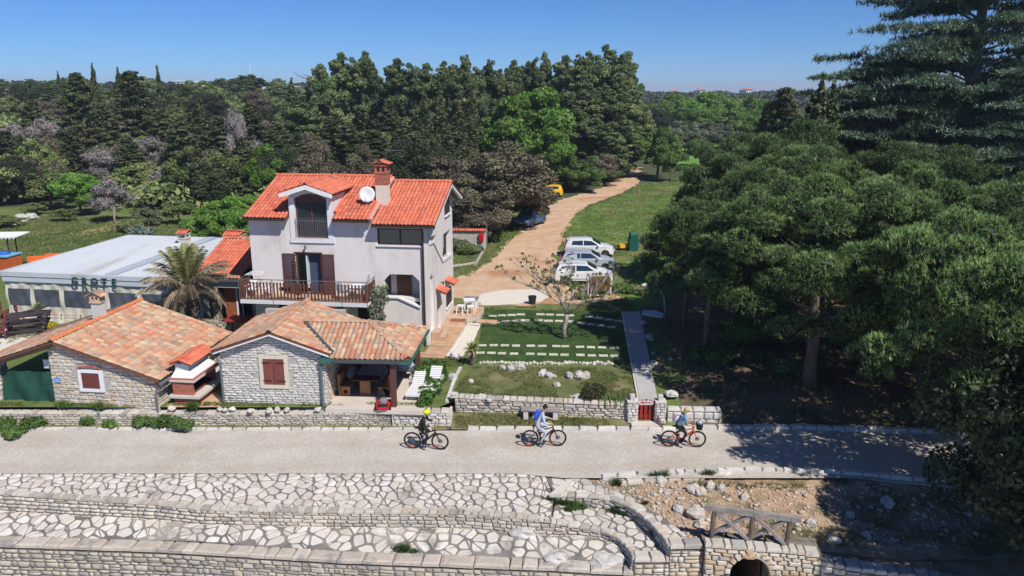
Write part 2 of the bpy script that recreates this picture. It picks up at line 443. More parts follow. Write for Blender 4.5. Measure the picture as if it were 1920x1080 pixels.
 # ------------------------------------------------------------ text as mesh
def text_mesh(txt,size,depth,mat,shear=0.0,bold=0.0):
 cu=bpy.data.curves.new('lettering','FONT');cu.body=txt;cu.size=size;cu.extrude=depth;cu.align_x='CENTER';cu.align_y='CENTER';cu.shear=shear;cu.offset=bold;cu.resolution_u=3
 o=bpy.data.objects.new('lettering',cu);COL.objects.link(o);dg=bpy.context.evaluated_depsgraph_get();dg.update()
 me=bpy.data.meshes.new_from_object(o.evaluated_get(dg));bpy.data.objects.remove(o);bpy.data.curves.remove(cu)
 me.materials.clear();me.materials.append(mat);return me
 # ============================================================ materials in use
def roadmat():
 m=M('fine_gravel',(.50,.45,.395),(.58,.53,.475),scale=.55,rough=.95,bump=.035,bscale=34,c3=(.48,.41,.34),s3=.16,t3=.50)
 t=m.node_tree;L=t.links.new;b=[n for n in t.nodes if n.type=='BSDF_PRINCIPLED'][0];col=b.inputs['Base Color'].links[0].from_socket
 g=nd(t,'ShaderNodeNewGeometry');v=nd(t,'ShaderNodeTexVoronoi');v.inputs['Scale'].default_value=16;L(g.outputs['Position'],v.inputs['Vector'])
 mr=nd(t,'ShaderNodeMapRange');mr.inputs[3].default_value=.86;mr.inputs[4].default_value=1.12;sp=nd(t,'ShaderNodeSeparateColor');L(v.outputs['Color'],sp.inputs[0]);L(sp.outputs[0],mr.inputs[0])
 # wheel tracks run along X: smoother, browner bands wandering a little
 nz=nd(t,'ShaderNodeTexNoise');nz.inputs['Scale'].default_value=.12;nz.inputs['Detail'].default_value=4;L(g.outputs['Position'],nz.inputs['Vector'])
 sx=nd(t,'ShaderNodeSeparateXYZ');L(g.outputs['Position'],sx.inputs[0])
 ad=nd(t,'ShaderNodeMath',operation='MULTIPLY_ADD');ad.inputs[1].default_value=2.2;L(nz.outputs[0],ad.inputs[0]);L(sx.outputs[1],ad.inputs[2])
 sn=nd(t,'ShaderNodeMath',operation='SINE');m2=nd(t,'ShaderNodeMath',operation='MULTIPLY');m2.inputs[1].default_value=3.4;L(ad.outputs[0],m2.inputs[0]);L(m2.outputs[0],sn.inputs[0])
 r2=nd(t,'ShaderNodeMapRange');r2.inputs[1].default_value=.2;r2.inputs[2].default_value=1.0;r2.inputs[3].default_value=0;r2.inputs[4].default_value=.38;L(sn.outputs[0],r2.inputs[0])
 x=nd(t,'ShaderNodeMix',data_type='RGBA');L(r2.outputs[0],x.inputs[0]);L(col,x.inputs[6]);x.inputs[7].default_value=(.47,.405,.335,1)
 vm=nd(t,'ShaderNodeVectorMath',operation='SCALE');L(x.outputs[2],vm.inputs[0]);L(mr.outputs[0],vm.inputs['Scale']);L(vm.outputs[0],b.inputs['Base Color']);return m
rr=random.Random(11);nr=np.random.default_rng(5)
STONE=[(.52,.46,.39),(.62,.57,.50),(.44,.40,.35),(.66,.60,.53),(.50,.42,.33),(.36,.34,.31),(.58,.53,.47)]
m_stone=M('pale_limestone',c3=(.30,.27,.24),s3=1.1,t3=.6,palette=STONE,scale=6,rough=.9,bump=.02,bscale=18)
m_stone_w=M('white_limestone',palette=[(.56,.54,.52),(.66,.63,.60),(.50,.48,.46),(.70,.68,.65),(.60,.56,.51)],scale=6,rough=.9,bump=.02,bscale=18)
m_stone_y=M('warm_limestone',palette=[(.56,.48,.37),(.64,.58,.49),(.50,.37,.23),(.62,.55,.46),(.46,.42,.37),(.66,.61,.55),(.54,.42,.30)],scale=5,rough=.9,bump=.02,bscale=16)
m_stone_g=M('weathered_limestone',palette=[(.46,.40,.32),(.56,.49,.40),(.36,.33,.30),(.60,.53,.44),(.30,.28,.26),(.50,.42,.30)],scale=4,rough=.92,bump=.025,bscale=14,c3=(.2,.19,.18),s3=.9,t3=.58)
m_pave=M('paving_stone',c3=(.34,.31,.27),s3=.8,t3=.57,palette=[(.60,.55,.49),(.68,.64,.59),(.54,.48,.42),(.72,.68,.64),(.62,.54,.46),(.66,.61,.55),(.50,.45,.40)],scale=3,rough=.88,bump=.015,bscale=20)
m_grout=M('grey_grout',(.13,.12,.115),(.24,.22,.20),scale=1.2,rough=.95,bump=.01,bscale=30,c3=(.34,.31,.27),s3=.35,t3=.55)
m_mortar=M('dark_joint',(.13,.115,.10),(.24,.21,.18),scale=4,rough=.95)
m_mortar_l=M('pale_joint',(.34,.32,.30),(.46,.44,.41),scale=4,rough=.95)
m_road=roadmat()
m_grass=M('rough_grass',(.085,.125,.03),(.15,.19,.055),scale=1.4,rough=.95,bump=.05,bscale=9,c3=(.20,.17,.085),s3=.33,t3=.54)
m_meadow=M('meadow_grass',(.075,.16,.025),(.14,.23,.045),scale=.5,rough=.95,bump=.06,bscale=5,c3=(.20,.20,.085),s3=.22,t3=.5)
m_lawn=M('lawn_grass',(.03,.066,.016),(.055,.105,.024),scale=1.1,rough=.95,bump=.03,bscale=22,c3=(.11,.13,.045),s3=.55,t3=.56)
m_dirt=M('orange_dirt',(.50,.315,.195),(.60,.425,.29),scale=.9,rough=.95,bump=.03,bscale=8,c3=(.43,.22,.11),s3=.28,t3=.53)
m_soil=M('red_soil',(.36,.22,.13),(.46,.34,.24),scale=2.2,rough=.95,bump=.06,bscale=8,c3=(.17,.14,.07),s3=.6,t3=.48)
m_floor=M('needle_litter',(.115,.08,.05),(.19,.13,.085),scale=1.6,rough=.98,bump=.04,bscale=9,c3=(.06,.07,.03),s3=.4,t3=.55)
m_white_gravel=M('white_gravel',(.62,.55,.47),(.70,.65,.58),scale=8,rough=.95,bump=.02,bscale=30)
m_mow=M('mown_strip',(.10,.12,.04),(.17,.165,.07),scale=1.8,rough=.95,bump=.04,bscale=10,c3=(.24,.20,.11),s3=.45,t3=.52)
m_bark=M('bark',(.11,.085,.065),(.19,.155,.125),scale=5,rough=.95,bump=.03,bscale=12)
m_bark_g=M('grey_bark',(.30,.265,.225),(.40,.36,.31),scale=5,rough=.95,bump=.02,bscale=12)
m_far_floor=M('scrub_ground',(.05,.07,.025),(.09,.10,.045),scale=.12,rough=.98,c3=(.12,.11,.06),s3=.05,t3=.56)
# ============================================================ ground
def smooth(t):t=max(0.0,min(1.0,t));return t*t*(3-2*t)
def wallback(x):
 if x<-2.55:return 31.0
 if x<6.3:return 31.72-(x+2.5)*.06
 return 30.45
def gz(x,y):
 h=.8
 if x>6.3 and y<34:h=.05+.75*smooth((y-30.45)/2.6)
 left=smooth((-x-12-max(0,y-60)*.12)/50)*(1-smooth((y-330)/170))
 h+=left*8.0*smooth((y-88)/130)+left*2.0*smooth((y-210)/180)
 if y>255:h+=(noise.noise(Vector((x*.012,y*.012,.3)))*1.3+.4)*smooth((y-255)/80)
 h+=2.0*smooth((y-330)/350)
 return h
def grid_sheet(name,xs,ys_of,zf,mat,kind='structure'):
 V=[];Fs=[];n=None
 for x in xs:
  ys=ys_of(x);n=len(ys)
  for y in ys:V.append((x,y,zf(x,y)))
 for i in range(len(xs)-1):
  for j in range(n-1):a=i*n+j;Fs.append((a,a+n,a+n+1,a+1))
 me=bpy.data.meshes.new(name);me.from_pydata(V,[],Fs);me.materials.append(mat)
 me.polygons.foreach_set('use_smooth',[True]*len(me.polygons));return link(name,me,None,kind)
def frange(a,b,s):n=max(1,int(round((b-a)/s)));return[a+(b-a)*i/n for i in range(n+1)]
yset=[0,.15,.4,.8,1.3,2,3,4.5,6.5,9,13,18,26]
xs=frange(-120,-24,6)+frange(-23.6,30,.6)+frange(34,120,6)
grid_sheet('ground',xs,lambda x:[wallback(x)+q for q in yset]+frange(60,90,6),gz,m_grass)
grid_sheet('hillside',frange(-420,420,12),lambda x:frange(90,500,10),gz,m_far_floor)
grid_sheet('far_plain',frange(-4000,4000,200),lambda x:[500,560,640,760,900,1200,2000,4000,7500],lambda x,y:gz(x,min(y,900))-(0 if y<1000 else(y-1000)*.004),m_far_floor)
# promenade road, verge
grid_sheet('promenade_road',frange(-60,60,2),lambda x:[26.2+(.35 if x<2 else 0),27.5,29,30.36],lambda x,y:-.0,m_road)
vb=lambda x:30.75 if x<-2.55 else 30.3-(x+2.5)*.075
grid_sheet('grass_verge',frange(-60,-2.8,.8),lambda x:[30.37,30.5,30.6,30.95],lambda x,y:.03+(y-30.37)*.2,m_mow)
grid_sheet('grass_verge',frange(-2.6,6.3,.4),lambda x:[30.42,30.7,31.0,31.25,31.8-(x+2.5)*.06],lambda x,y:.03+.34*smooth((y-30.4)/1.0)+.02*noise.noise(Vector((x*2,y*3,0))),m_mow)
def ragged(pts,amp,step,seed):
 """closed outline resampled and roughened"""
 P=[Vector((p[0],p[1]))for p in pts];out=[];n=len(P)
 for i in range(n):
  a,b=P[i],P[(i+1)%n];L=(b-a).length;k=max(1,int(L/step));d=(b-a).normalized()if L>0 else Vector((1,0));nn=Vector((-d.y,d.x))
  for j in range(k):
   q=a.lerp(b,j/k);w_=noise.noise(Vector((q.x*.9,q.y*.9,seed)))+.6*noise.noise(Vector((q.x*3.1,q.y*3.1,seed+5)));out.append(q+nn*amp*w_)
 return out
def sheet(name,pts,z,mat,amp=0.0,step=.3,kind='structure',parent=None,seed=1.3,th=0):
 P=ragged(pts,amp,step,seed)if amp else[Vector((p[0],p[1]))for p in pts]
 V=[Vector((p.x,p.y,z))for p in P]
 if th:
  b=MB().ext([v-Vector((0,0,th))for v in V],(0,0,th));return b.obj(name,mat,parent,kind=kind)
 tr=tessellate_polygon([V]);me=bpy.data.meshes.new(name);me.from_pydata([tuple(v)for v in V],[],[tuple(t)for t in tr]);me.materials.append(mat)
 bm=bmesh.new();bm.from_mesh(me)
 for f in bm.faces:
  f.normal_update()
  if f.normal.z<0:f.normal_flip()
 bm.to_mesh(me);bm.free();return link(name,me,parent,kind)
PX=lambda l,z=.8:[at(a,b,z)for a,b in l]
drive=PX([(846,526),(880,512),(915,492),(938,470),(952,452),(985,432),(1004,416),(1012,398),(1035,380),(1090,364),(1130,352),(1152,340),(1160,328),(1150,318),(1172,311),(1206,314),(1199,328),(1198,344),(1165,362),(1110,382),(1080,400),(1064,428),(1050,462),(1040,500),(1034,528),(1070,540),(1125,545),(1120,556),(1060,566),(990,573),(900,572),(868,560),(846,556)])
sheet('dirt_track',drive,.808,m_dirt,.55,.5,seed=3.1)
sheet('gravel_patch',PX([(893,562),(905,552),(940,544),(985,542),(1025,546),(1030,556),(1015,566),(960,571),(905,573)]),.816,m_white_gravel,.3,.25,seed=8)
sheet('bare_soil',PX([(1060,590-28),(1090,556),(1150,552),(1175,560),(1150,572),(1080,574)]),.808,m_dirt,.4,.3,seed=4)
sheet('bare_soil',PX([(140,440),(150,434),(190,428),(245,408),(252,411),(215,430),(175,440),(150,444)]),.81,m_dirt,.5,.5,seed=9)
sheet('bare_soil',PX([(0,640),(0,618),(40,612),(75,612),(60,640),(20,668),(0,676)]),.808,m_white_gravel,.3,.3,seed=9)
# bright meadow either side of the track and the left lawn
sheet('meadow',PX([(1068,432),(1078,405),(1115,386),(1170,364),(1203,346),(1300,330),(1330,400),(1300,520),(1240,570),(1190,580),(1160,560),(1170,500),(1180,470),(1100,440)]),.803,m_meadow,.9,.6,seed=5)
sheet('meadow',PX([(1262,318),(1258,255),(1310,245),(1360,252),(1340,300),(1300,326)]),.81,M('bright_field',(.10,.22,.03),(.15,.27,.05),scale=.2,rough=.95),2.5,3,seed=5.5)
sheet('meadow',PX([(20,500),(10,440),(20,415),(90,405),(200,405),(330,410),(440,420),(440,450),(250,448),(120,480)]),.803,M('left_meadow',(.055,.095,.022),(.105,.135,.045),scale=.6,rough=.95,bump=.05,bscale=6,c3=(.15,.16,.075),s3=.15,t3=.5),.9,.7,seed=6)
lawn_poly=PX([(908,580),(1168,584),(1187,683),(892,681)])
lawn=sheet('lawn',lawn_poly,.812,m_lawn)
sheet('lower_lawn',PX([(890,686),(1187,688),(1190,752),(1100,746),(960,741),(850,738),(862,715)]),.806,m_mow,.1,.3)
# forest floor on the right
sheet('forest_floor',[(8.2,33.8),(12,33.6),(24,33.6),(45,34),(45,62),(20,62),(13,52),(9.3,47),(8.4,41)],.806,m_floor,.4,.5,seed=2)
def strip(name,x0,x1,f,mat,ys):
 return grid_sheet(name,frange(x0,x1,.6),ys,f,mat)
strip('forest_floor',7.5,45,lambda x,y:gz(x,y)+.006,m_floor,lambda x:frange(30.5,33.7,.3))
# ============================================================ seafront terraces
B_up=[(-26,26.0),(-22,25.7),(-18.58,25.35),(-15.84,25.04),(-12.76,24.75),(-11.0,24.42),(-8,24.3),(-5.95,24.22),(-3.4,24.18),(-1.35,24.12),(-.37,23.95),(.49,23.8),(1.34,23.72),(2.1,23.68),(2.68,23.6),(3.15,23.42),(3.56,23.08),(3.78,22.7),(3.9,22.25),(3.92,21.92)]
A_up=[(1.55,25.0),(2.1,25.0),(2.6,24.98),(3.15,24.88),(3.65,24.68),(4.05,24.37),(4.37,23.95),(4.73,23.2),(4.95,22.5),(5.05,21.95)]
strip_out=[(2.55,26.5),(2.62,26.45),(3.36,25.79),(4.19,25.06),(4.74,24.32),(5.27,23.52),(5.75,22.6),(6.0,22.35)]
front=[(-26,24.15),(-18,23.5),(-11.7,23.15),(-5.7,22.55),(1.3,22.12),(2.6,21.98),(3.92,21.86)]
fy=lambda x:float(np.interp(x,[p[0]for p in front]+[5.05,6.1,9.2,12,20,40],[p[1]for p in front]+[21.9,21.92,21.62,21.1,20.4,19]))
byu=lambda x:float(np.interp(x,[p[0]for p in B_up[:-3]],[p[1]for p in B_up[:-3]]))
def z1(x,y):
 base=-.02-.20*smooth((26.6-y)/2.4)
 return base
def zL1(x,y):
 t=smooth((x-.2)/2.8)
 return(-.20)*(1-t)-.48*t-.10*smooth((24.5-y)/2.5)*t
def z2(x,y):
 d=byu(x)-y if x<3.3 else 23.2-y
 return-.76-.32*smooth(max(0,d)/1.9)
def zs(x,y):return-.05-.09*smooth((26-y)/3.6)
up_poly=[(-26,26.95),(1.2,26.9)]+[(1.5,25.05)]+[p for p in B_up[::-1]if p[0]<1.4]
st_poly=[(1.25,26.55)]+strip_out+[(6.0,22.3),(5.1,22.3)]+A_up[::-1][1:]+[(1.55,25.02)]
l1_poly=[p for p in A_up if p[1]>22.3][:]+[(5.0,22.32)]+[(3.93,22.32)]+[p for p in B_up[::-1]if p[0]>1.2 and p[1]>22.3]
p2_poly=[(-26,25.9)]+[(x,y-.06)for x,y in B_up if x>-23 and y>22.4]+[(3.85,22.35)]+[(x,y+.42)for x,y in front[::-1]if x<3.0]
def fill(name,poly,zf,mat,off=0.0,step=.5):
 """grout bed under a paving: fan of a fine grid clipped to the polygon outline"""
 bm=bmesh.new();vs=[bm.verts.new((p[0],p[1],0))for p in poly];tr=tessellate_polygon([[Vector((p[0],p[1],0))for p in poly]])
 for t in tr:
  try:bm.faces.new([vs[i]for i in t])
  except ValueError:pass
 x0,x1=min(p[0]for p in poly),max(p[0]for p in poly);y0,y1=min(p[1]for p in poly),max(p[1]for p in poly)
 for x in frange(x0,x1,1.0)[1:-1]:bmesh.ops.bisect_plane(bm,geom=bm.verts[:]+bm.edges[:]+bm.faces[:],plane_co=(x,0,0),plane_no=(1,0,0))
 for y in frange(y0,y1,.3)[1:-1]:bmesh.ops.bisect_plane(bm,geom=bm.verts[:]+bm.edges[:]+bm.faces[:],plane_co=(0,y,0),plane_no=(0,1,0))
 for v in bm.verts:v.co.z=zf(v.co.x,v.co.y)+off
 for f in bm.faces:
  f.normal_update()
  if f.normal.z<0:f.normal_flip()
 me=bpy.data.meshes.new(name);bm.to_mesh(me);bm.free();me.materials.append(mat);return link(name,me,None,'structure')
pv1=fill('upper_paving',up_poly,z1,m_grout,-.03);paving(pv1,'paving_stone',up_poly,z1,.39,m_pave,random.Random(3),gap=.075,jit=.47,split=.4)
pvs=fill('side_paving',st_poly,zs,m_grout,-.03);paving(pvs,'paving_stone',st_poly,zs,.40,m_pave,random.Random(4),gap=.05,jit=.47,split=.4)
pvl=fill('ramp_paving',l1_poly,zL1,m_grout,-.03);paving(pvl,'paving_stone',l1_poly,zL1,.40,m_pave,random.Random(5),gap=.08,jit=.46)
pv2=fill('lower_paving',p2_poly,z2,m_grout,-.03);paving(pv2,'paving_stone',p2_poly,z2,.44,m_pave,random.Random(6),gap=.095,split=.45,jit=.48)
P_STONE=stone_protos('stone',m_stone,n=9,seed=2,jit=.09);P_WHITE=stone_protos('stone',m_stone_w,n=9,seed=3,jit=.09);P_WARM=stone_protos('stone',m_stone_y,n=9,seed=4,jit=.09);P_GREY=stone_protos('stone',m_stone_g,seed=5,jit=.08)
CAPP=stone_protos('coping_stone',m_stone,n=8,seed=12,jit=.10,cham=.05);CAPW=stone_protos('coping_stone',m_stone_w,n=8,seed=13,jit=.09,cham=.045)
def ribbon(b,pts,zt,zb,wd,mi=0):
 """solid core of a wall along a path; body lies to the left of travel"""
 n=len(pts)
 for i in range(n-1):
  a,c=Vector((pts[i][0],pts[i][1],0)),Vector((pts[i+1][0],pts[i+1][1],0));d=(c-a).normalized();nn=Vector((-d.y,d.x,0))*wd
  za=zt(pts[i])if callable(zt)else zt;zc=zt(pts[i+1])if callable(zt)else zt
  ba=zb(pts[i])if callable(zb)else zb;bc=zb(pts[i+1])if callable(zb)else zb
  vs=[a+Vector((0,0,ba)),c+Vector((0,0,bc)),c+nn+Vector((0,0,bc)),a+nn+Vector((0,0,ba)),a+Vector((0,0,za)),c+Vector((0,0,zc)),c+nn+Vector((0,0,zc)),a+nn+Vector((0,0,za))]
  b.add(vs,[(0,3,2,1),(4,5,6,7),(0,1,5,4),(1,2,6,5),(2,3,7,6),(3,0,4,7)],mi)
def arc(pts):
 l=[0]
 for a,b in zip(pts,pts[1:]):l.append(l[-1]+math.dist(a,b))
 return l
def caps(parent,name,protos,pts,zt,wd,r,lmin=.35,lmax=.7,th=.1,over=.03):
 """flat coping stones laid along the top of a wall; body to the left of travel"""
 ls=arc(pts);it=[];s=0
 while s<ls[-1]-.1:
  l=min(r.uniform(lmin,lmax),ls[-1]-s);m_=s+l/2;i=max(k for k in range(len(ls)-1)if ls[k]<=m_);t=(m_-ls[i])/(ls[i+1]-ls[i])
  p=Vector(pts[i]).lerp(Vector(pts[i+1]),t);d=(Vector(pts[i+1])-Vector(pts[i])).normalized();z=zt(p)if callable(zt)else zt
  Rm=Matrix(((d.x,-d.y,0,0),(d.y,d.x,0,0),(0,0,1,0),(0,0,0,1)))
  it.append((r.choice(protos),Matrix.Translation((p.x,p.y,z))@Rm@Matrix.Translation((0,wd/2-over,0))@Matrix.Rotation(-math.pi/2,4,'X')@Matrix.Rotation(r.uniform(-.03,.03),4,'Z')@Matrix.Diagonal((l-.02,th,wd*r.uniform(.92,1.0),1))));s+=l
 pieces(parent,name,it)
 # wall B (middle), wall A (upper right)
wb=thing('terrace_wall','low curved masonry wall between the upper and lower crazy paving bands','wall',(0,0,0))
zbt=lambda p:(z1(p[0],p[1])if p[0]<.3 else zL1(p[0],p[1]+.1))+.005
b=MB();ribbon(b,[(x,y+.03)for x,y in B_up],lambda p:zbt(p)-.05,-1.4,.28);b.obj('wall_core',m_mortar_l,wb)
lsB=arc(B_up);zB=lambda s:zbt(B_up[min(range(len(lsB)),key=lambda k:abs(lsB[k]-s))])
path_face(wb,'stone',P_STONE,B_up,lambda s:zB(s)-.07,lambda s:zB(s)+1.0,random.Random(21),.09,.2,.14,.5,batter=.20)
caps(wb,'coping_stone',CAPP,B_up,lambda p:zbt(p)-.02,.30,random.Random(22),.16,.42,.1,.06)
wa=thing('terrace_wall','short curved masonry wall stepping down beside the ramp on the right','wall',(0,0,0))
b=MB();ribbon(b,[(x,y+.02)for x,y in A_up],lambda p:zs(*p)-.04,-1.2,.22);b.obj('wall_core',m_mortar_l,wa)
lsA=arc(A_up);zA=lambda s:zs(*A_up[min(range(len(lsA)),key=lambda k:abs(lsA[k]-s))]);hA=lambda s:.12+.48*smooth(s/3.0)
path_face(wa,'stone',P_STONE,A_up,lambda s:zA(s)-.06,hA,random.Random(23),.1,.16,.18,.4,batter=.05)
caps(wa,'coping_stone',CAPP,A_up,lambda p:zs(*p)-.0,.3,random.Random(24),.25,.5,.09,.05)
# front sea wall
fw=thing('sea_wall','long weathered stone sea wall at the foot of the terraces','wall',(0,0,0))
fpts=front+[(5.05,21.86),(6.1,21.84)]
def ftop(x):return-1.12 if x<3.93 else(-.62 if x<5.05 else-.16)
segs=[(front,-1.12,.55),([(3.93,21.86),(5.05,21.88)],-.64,.5),([(5.05,21.88),(6.12,21.9)],-.17,.55)]
b=MB()
for pts,zt,wd in segs:ribbon(b,[(x,y+.04)for x,y in pts],zt-.02,-3.4,wd)
b.obj('wall_core',m_mortar,fw)
for k,(pts,zt,wd)in enumerate(segs):
 path_face(fw,'stone',P_GREY if k==0 else P_WARM,pts,zt-.1,1.15+(zt+1.12),random.Random(30+k),.1,.24,.14,.55,depth=.16)
 b=MB();ribbon(b,pts,zt-.09,-3.4,.1);b.obj('wall_face',m_mortar,fw)
 # rough plastered coping of the long wall, a bevelled lip built as thick flat slabs
caps(fw,'coping_stone',stone_protos('coping_stone',M('worn_coping',palette=[(.50,.44,.37),(.58,.52,.45),(.46,.39,.32)],scale=2.5,rough=.95,bump=.04,bscale=9,c3=(.30,.28,.27),s3=1.3,t3=.52),seed=9,jit=.03),front,-1.06,.56,random.Random(37),.35,1.3,.14,.05)
caps(fw,'coping_stone',CAPP,segs[1][0],-.575,.48,random.Random(38),.4,.6,.14,.04)
caps(fw,'coping_stone',CAPP,segs[2][0],-.11,.5,random.Random(39),.4,.7,.14,.04)
# bridge wall with the arch
bw=thing('bridge_wall','coursed stone wall with a dark round culvert arch under the wooden railing','wall',(0,0,0))
AX,AR,AZ=7.56,.60,-.92
bpts=[(6.12,21.72),(7.6,21.58),(9.0,21.46),(9.7,21.36)]
def btop(x):return float(np.interp(x,[6,9.0,9.6,9.8,12,14.5,22],[.05,-.04,-.10,-.38,-.55,-.72,-.9]))
bp2=[(9.7,21.36),(11,21.12),(12.5,20.95),(14.5,20.5),(17,19.7),(22,18)]
def askip(x,z,hl,hh):return math.hypot(max(0,abs(x-AX)-hl),max(0,abs(z-AZ)-hh))<AR*.97 and z>AZ-.1 or(abs(x-AX)-hl<AR*.97 and z<AZ)
path_face(bw,'stone',P_WARM,bpts,lambda s:btop(6.12+s)-.1,lambda s:1.6,random.Random(41),.11,.19,.18,.42,depth=.16,skip=askip)
path_face(bw,'stone',P_WARM,bp2,lambda s:btop(9.7+s)-.1,lambda s:1.2,random.Random(42),.11,.19,.18,.42,depth=.16)
bfy=lambda x:float(np.interp(x,[p[0]for p in bpts+bp2[1:]],[p[1]for p in bpts+bp2[1:]]))
b=MB()
for xa,xb in[(6.12,AX-AR),(AX+AR,9.7)]:ribbon(b,[(xa,bfy(xa)+.05),(xb,bfy(xb)+.05)],-.06,-3.4,.9)
K=14
for k in range(K):
 a0,a1=math.pi*k/K,math.pi*(k+1)/K;xa,xb=AX-AR*math.cos(a0),AX-AR*math.cos(a1);za,zb_=AZ+AR*math.sin(a0),AZ+AR*math.sin(a1)
 y=bfy((xa+xb)/2)+.05;b.add([(xa,y,za),(xb,y,zb_),(xb,y,-.06),(xa,y,-.06),(xa,y+.9,za),(xb,y+.9,zb_),(xb,y+.9,-.06),(xa,y+.9,-.06)],[(0,1,2,3),(7,6,5,4),(0,4,5,1),(3,2,6,7)])
ribbon(b,[(x,y+.05)for x,y in bp2],lambda p:btop(p[0])-.06,-3.4,.5);b.obj('wall_core',m_mortar,bw)
b=MB()
for k in range(K):
 a0,a1=math.pi*k/K,math.pi*(k+1)/K
 b.add([(AX-AR*math.cos(a0),22.5,AZ+AR*math.sin(a0)),(AX-AR*math.cos(a1),22.5,AZ+AR*math.sin(a1)),(AX-AR*math.cos(a1),26,AZ+AR*math.sin(a1)),(AX-AR*math.cos(a0),26,AZ+AR*math.sin(a0))],[(0,1,2,3)])
b.box(AX-AR,AX+AR,25.9,26,-3.3,-.6);b.box(AX-AR-.05,AX-AR,22.5,26,-3.3,AZ);b.box(AX+AR,AX+AR+.05,22.5,26,-3.3,AZ);b.obj('culvert',M('culvert_earth',(.20,.10,.06),(.10,.06,.045),scale=3,rough=.95),bw)
it=[]
for k in range(11):
 a=math.pi*(k+.5)/11;x,z=AX-(AR+.1)*math.cos(a),AZ+(AR+.1)*math.sin(a)
 it.append((rr.choice(P_WARM),Matrix.Translation((x,bfy(x)+.07,z))@Matrix.Rotation(-(math.pi/2-a),4,'Y')@Matrix.Diagonal((.19,.22,.2,1))))
pieces(bw,'arch_stone',it)
caps(bw,'coping_stone',CAPP,bpts,lambda p:btop(p.x)-.0,.45,random.Random(43),.2,.5,.12,.03)
caps(bw,'coping_stone',CAPP,bp2,lambda p:btop(p.x)-.0,.55,random.Random(44),.3,.55,.12,.03)
P_RUST=stone_protos('stained_stone',M('rust_stain',(.50,.24,.07),(.58,.46,.33),scale=5,rough=.9,bump=.02,bscale=16),n=4,seed=71)
pieces(bw,'stained_stone',[(rr.choice(P_RUST),Matrix.Translation((7.52+dx,bfy(7.52+dx)+.03,z))@Matrix.Diagonal((l,.16,.13,1)))for dx,z,l in((0,-.13,.26),(-.06,-.27,.24),(.14,-.27,.16),(.02,-.30,.3))])
# beach below and the bank between road and bridge
grid_sheet('beach',frange(-60,60,3),lambda x:[-40,-5,8,16,22.4],lambda x,y:-3.2-max(0,16-y)*.06,M('beach_pebbles',(.45,.42,.37),(.55,.51,.46),scale=3,rough=.95,bump=.04,bscale=12))
def bankz(x,y):
 t=smooth((26.6-y)/3.2);low=-.30 if x<9 else-.30-.35*smooth((x-9)/4)
 z=-.12*(1-t)+low*t+.05*noise.noise(Vector((x*1.6,y*1.6,0)))
 if x<6.3:z=min(z,zs(x,y)-.015+.05*smooth((x-4.5)/1.5))
 return z
def so_x(y):return float(np.interp(y,[22.0]+[p[1]for p in strip_out[::-1]]+[26.8],[6.15]+[p[0]for p in strip_out[::-1]]+[2.7]))
V=[];Fs=[];ys=frange(22.0,26.75,.15);N=90
for y in ys:
 xa=so_x(y)-.06
 for i in range(N+1):t=(i/N)**1.5;x=xa+(34-xa)*t;yy=y if y>22.6 or x<6.2 else y;V.append((x,yy,bankz(x,yy)))
for j in range(len(ys)-1):
 for i in range(N):a=j*(N+1)+i;Fs.append((a,a+1,a+N+2,a+N+1))
me=bpy.data.meshes.new('soil_bank');me.from_pydata(V,[],Fs);me.materials.append(m_soil);me.polygons.foreach_set('use_smooth',[True]*len(Fs));link('soil_bank',me,None,'structure')
grid_sheet('soil_bank',frange(9.0,34,.5),lambda x:[bfy(min(x,22))+.4,bfy(min(x,22))+.8,21.8,22.5],lambda x,y:bankz(x,max(y,22.4))if y>22.4 else min(bankz(x,22.4),btop(x)-.12),m_soil)
# kerb stones along both road edges
kb=thing('kerb','row of pale kerb stones along the garden side of the road','kerb')
pts=[(-26,30.36),(-11.8,30.34),(-3.4,30.34)]
caps(kb,'kerb_stone',CAPW,pts,.035,.2,random.Random(50),.4,.9,.12,0)
caps(kb,'kerb_stone',CAPW,[(-1.9,30.32),(5.2,30.3),(8.0,30.34)],.06,.26,random.Random(51),.4,.8,.14,0)
kb2=thing('kerb','line of white stone blocks edging the road below the pine trees','kerb')
caps(kb2,'kerb_stone',CAPW,[(8.05,30.34),(12.3,30.4),(17.8,30.0),(24,29.3)],.07,.3,random.Random(52),.35,.7,.2,0)
kb3=thing('kerb','broken line of stone blocks between the road and the bare soil bank','kerb')
caps(kb3,'kerb_stone',CAPW,[(3.35,26.2),(4.0,26.3),(4.6,26.42),(7.0,26.62),(9.0,26.78),(12.1,26.6),(15.5,26.0),(20,25.3)],.02,.24,random.Random(53),.25,.8,.16,.06)
b=MB();ribbon(b,[(3.3,26.1),(4.6,26.35),(7.0,26.55),(9.0,26.7),(12.1,26.52),(15.5,25.9),(20,25.2)],-.08,-.8,.25);b.obj('kerb_bed',m_mortar_l,kb3)
caps(kb3,'kerb_stone',CAPP,[(3.6,25.95),(5.0,26.15),(7.2,26.3)],-.10,.3,random.Random(54),.3,.7,.16,.1)
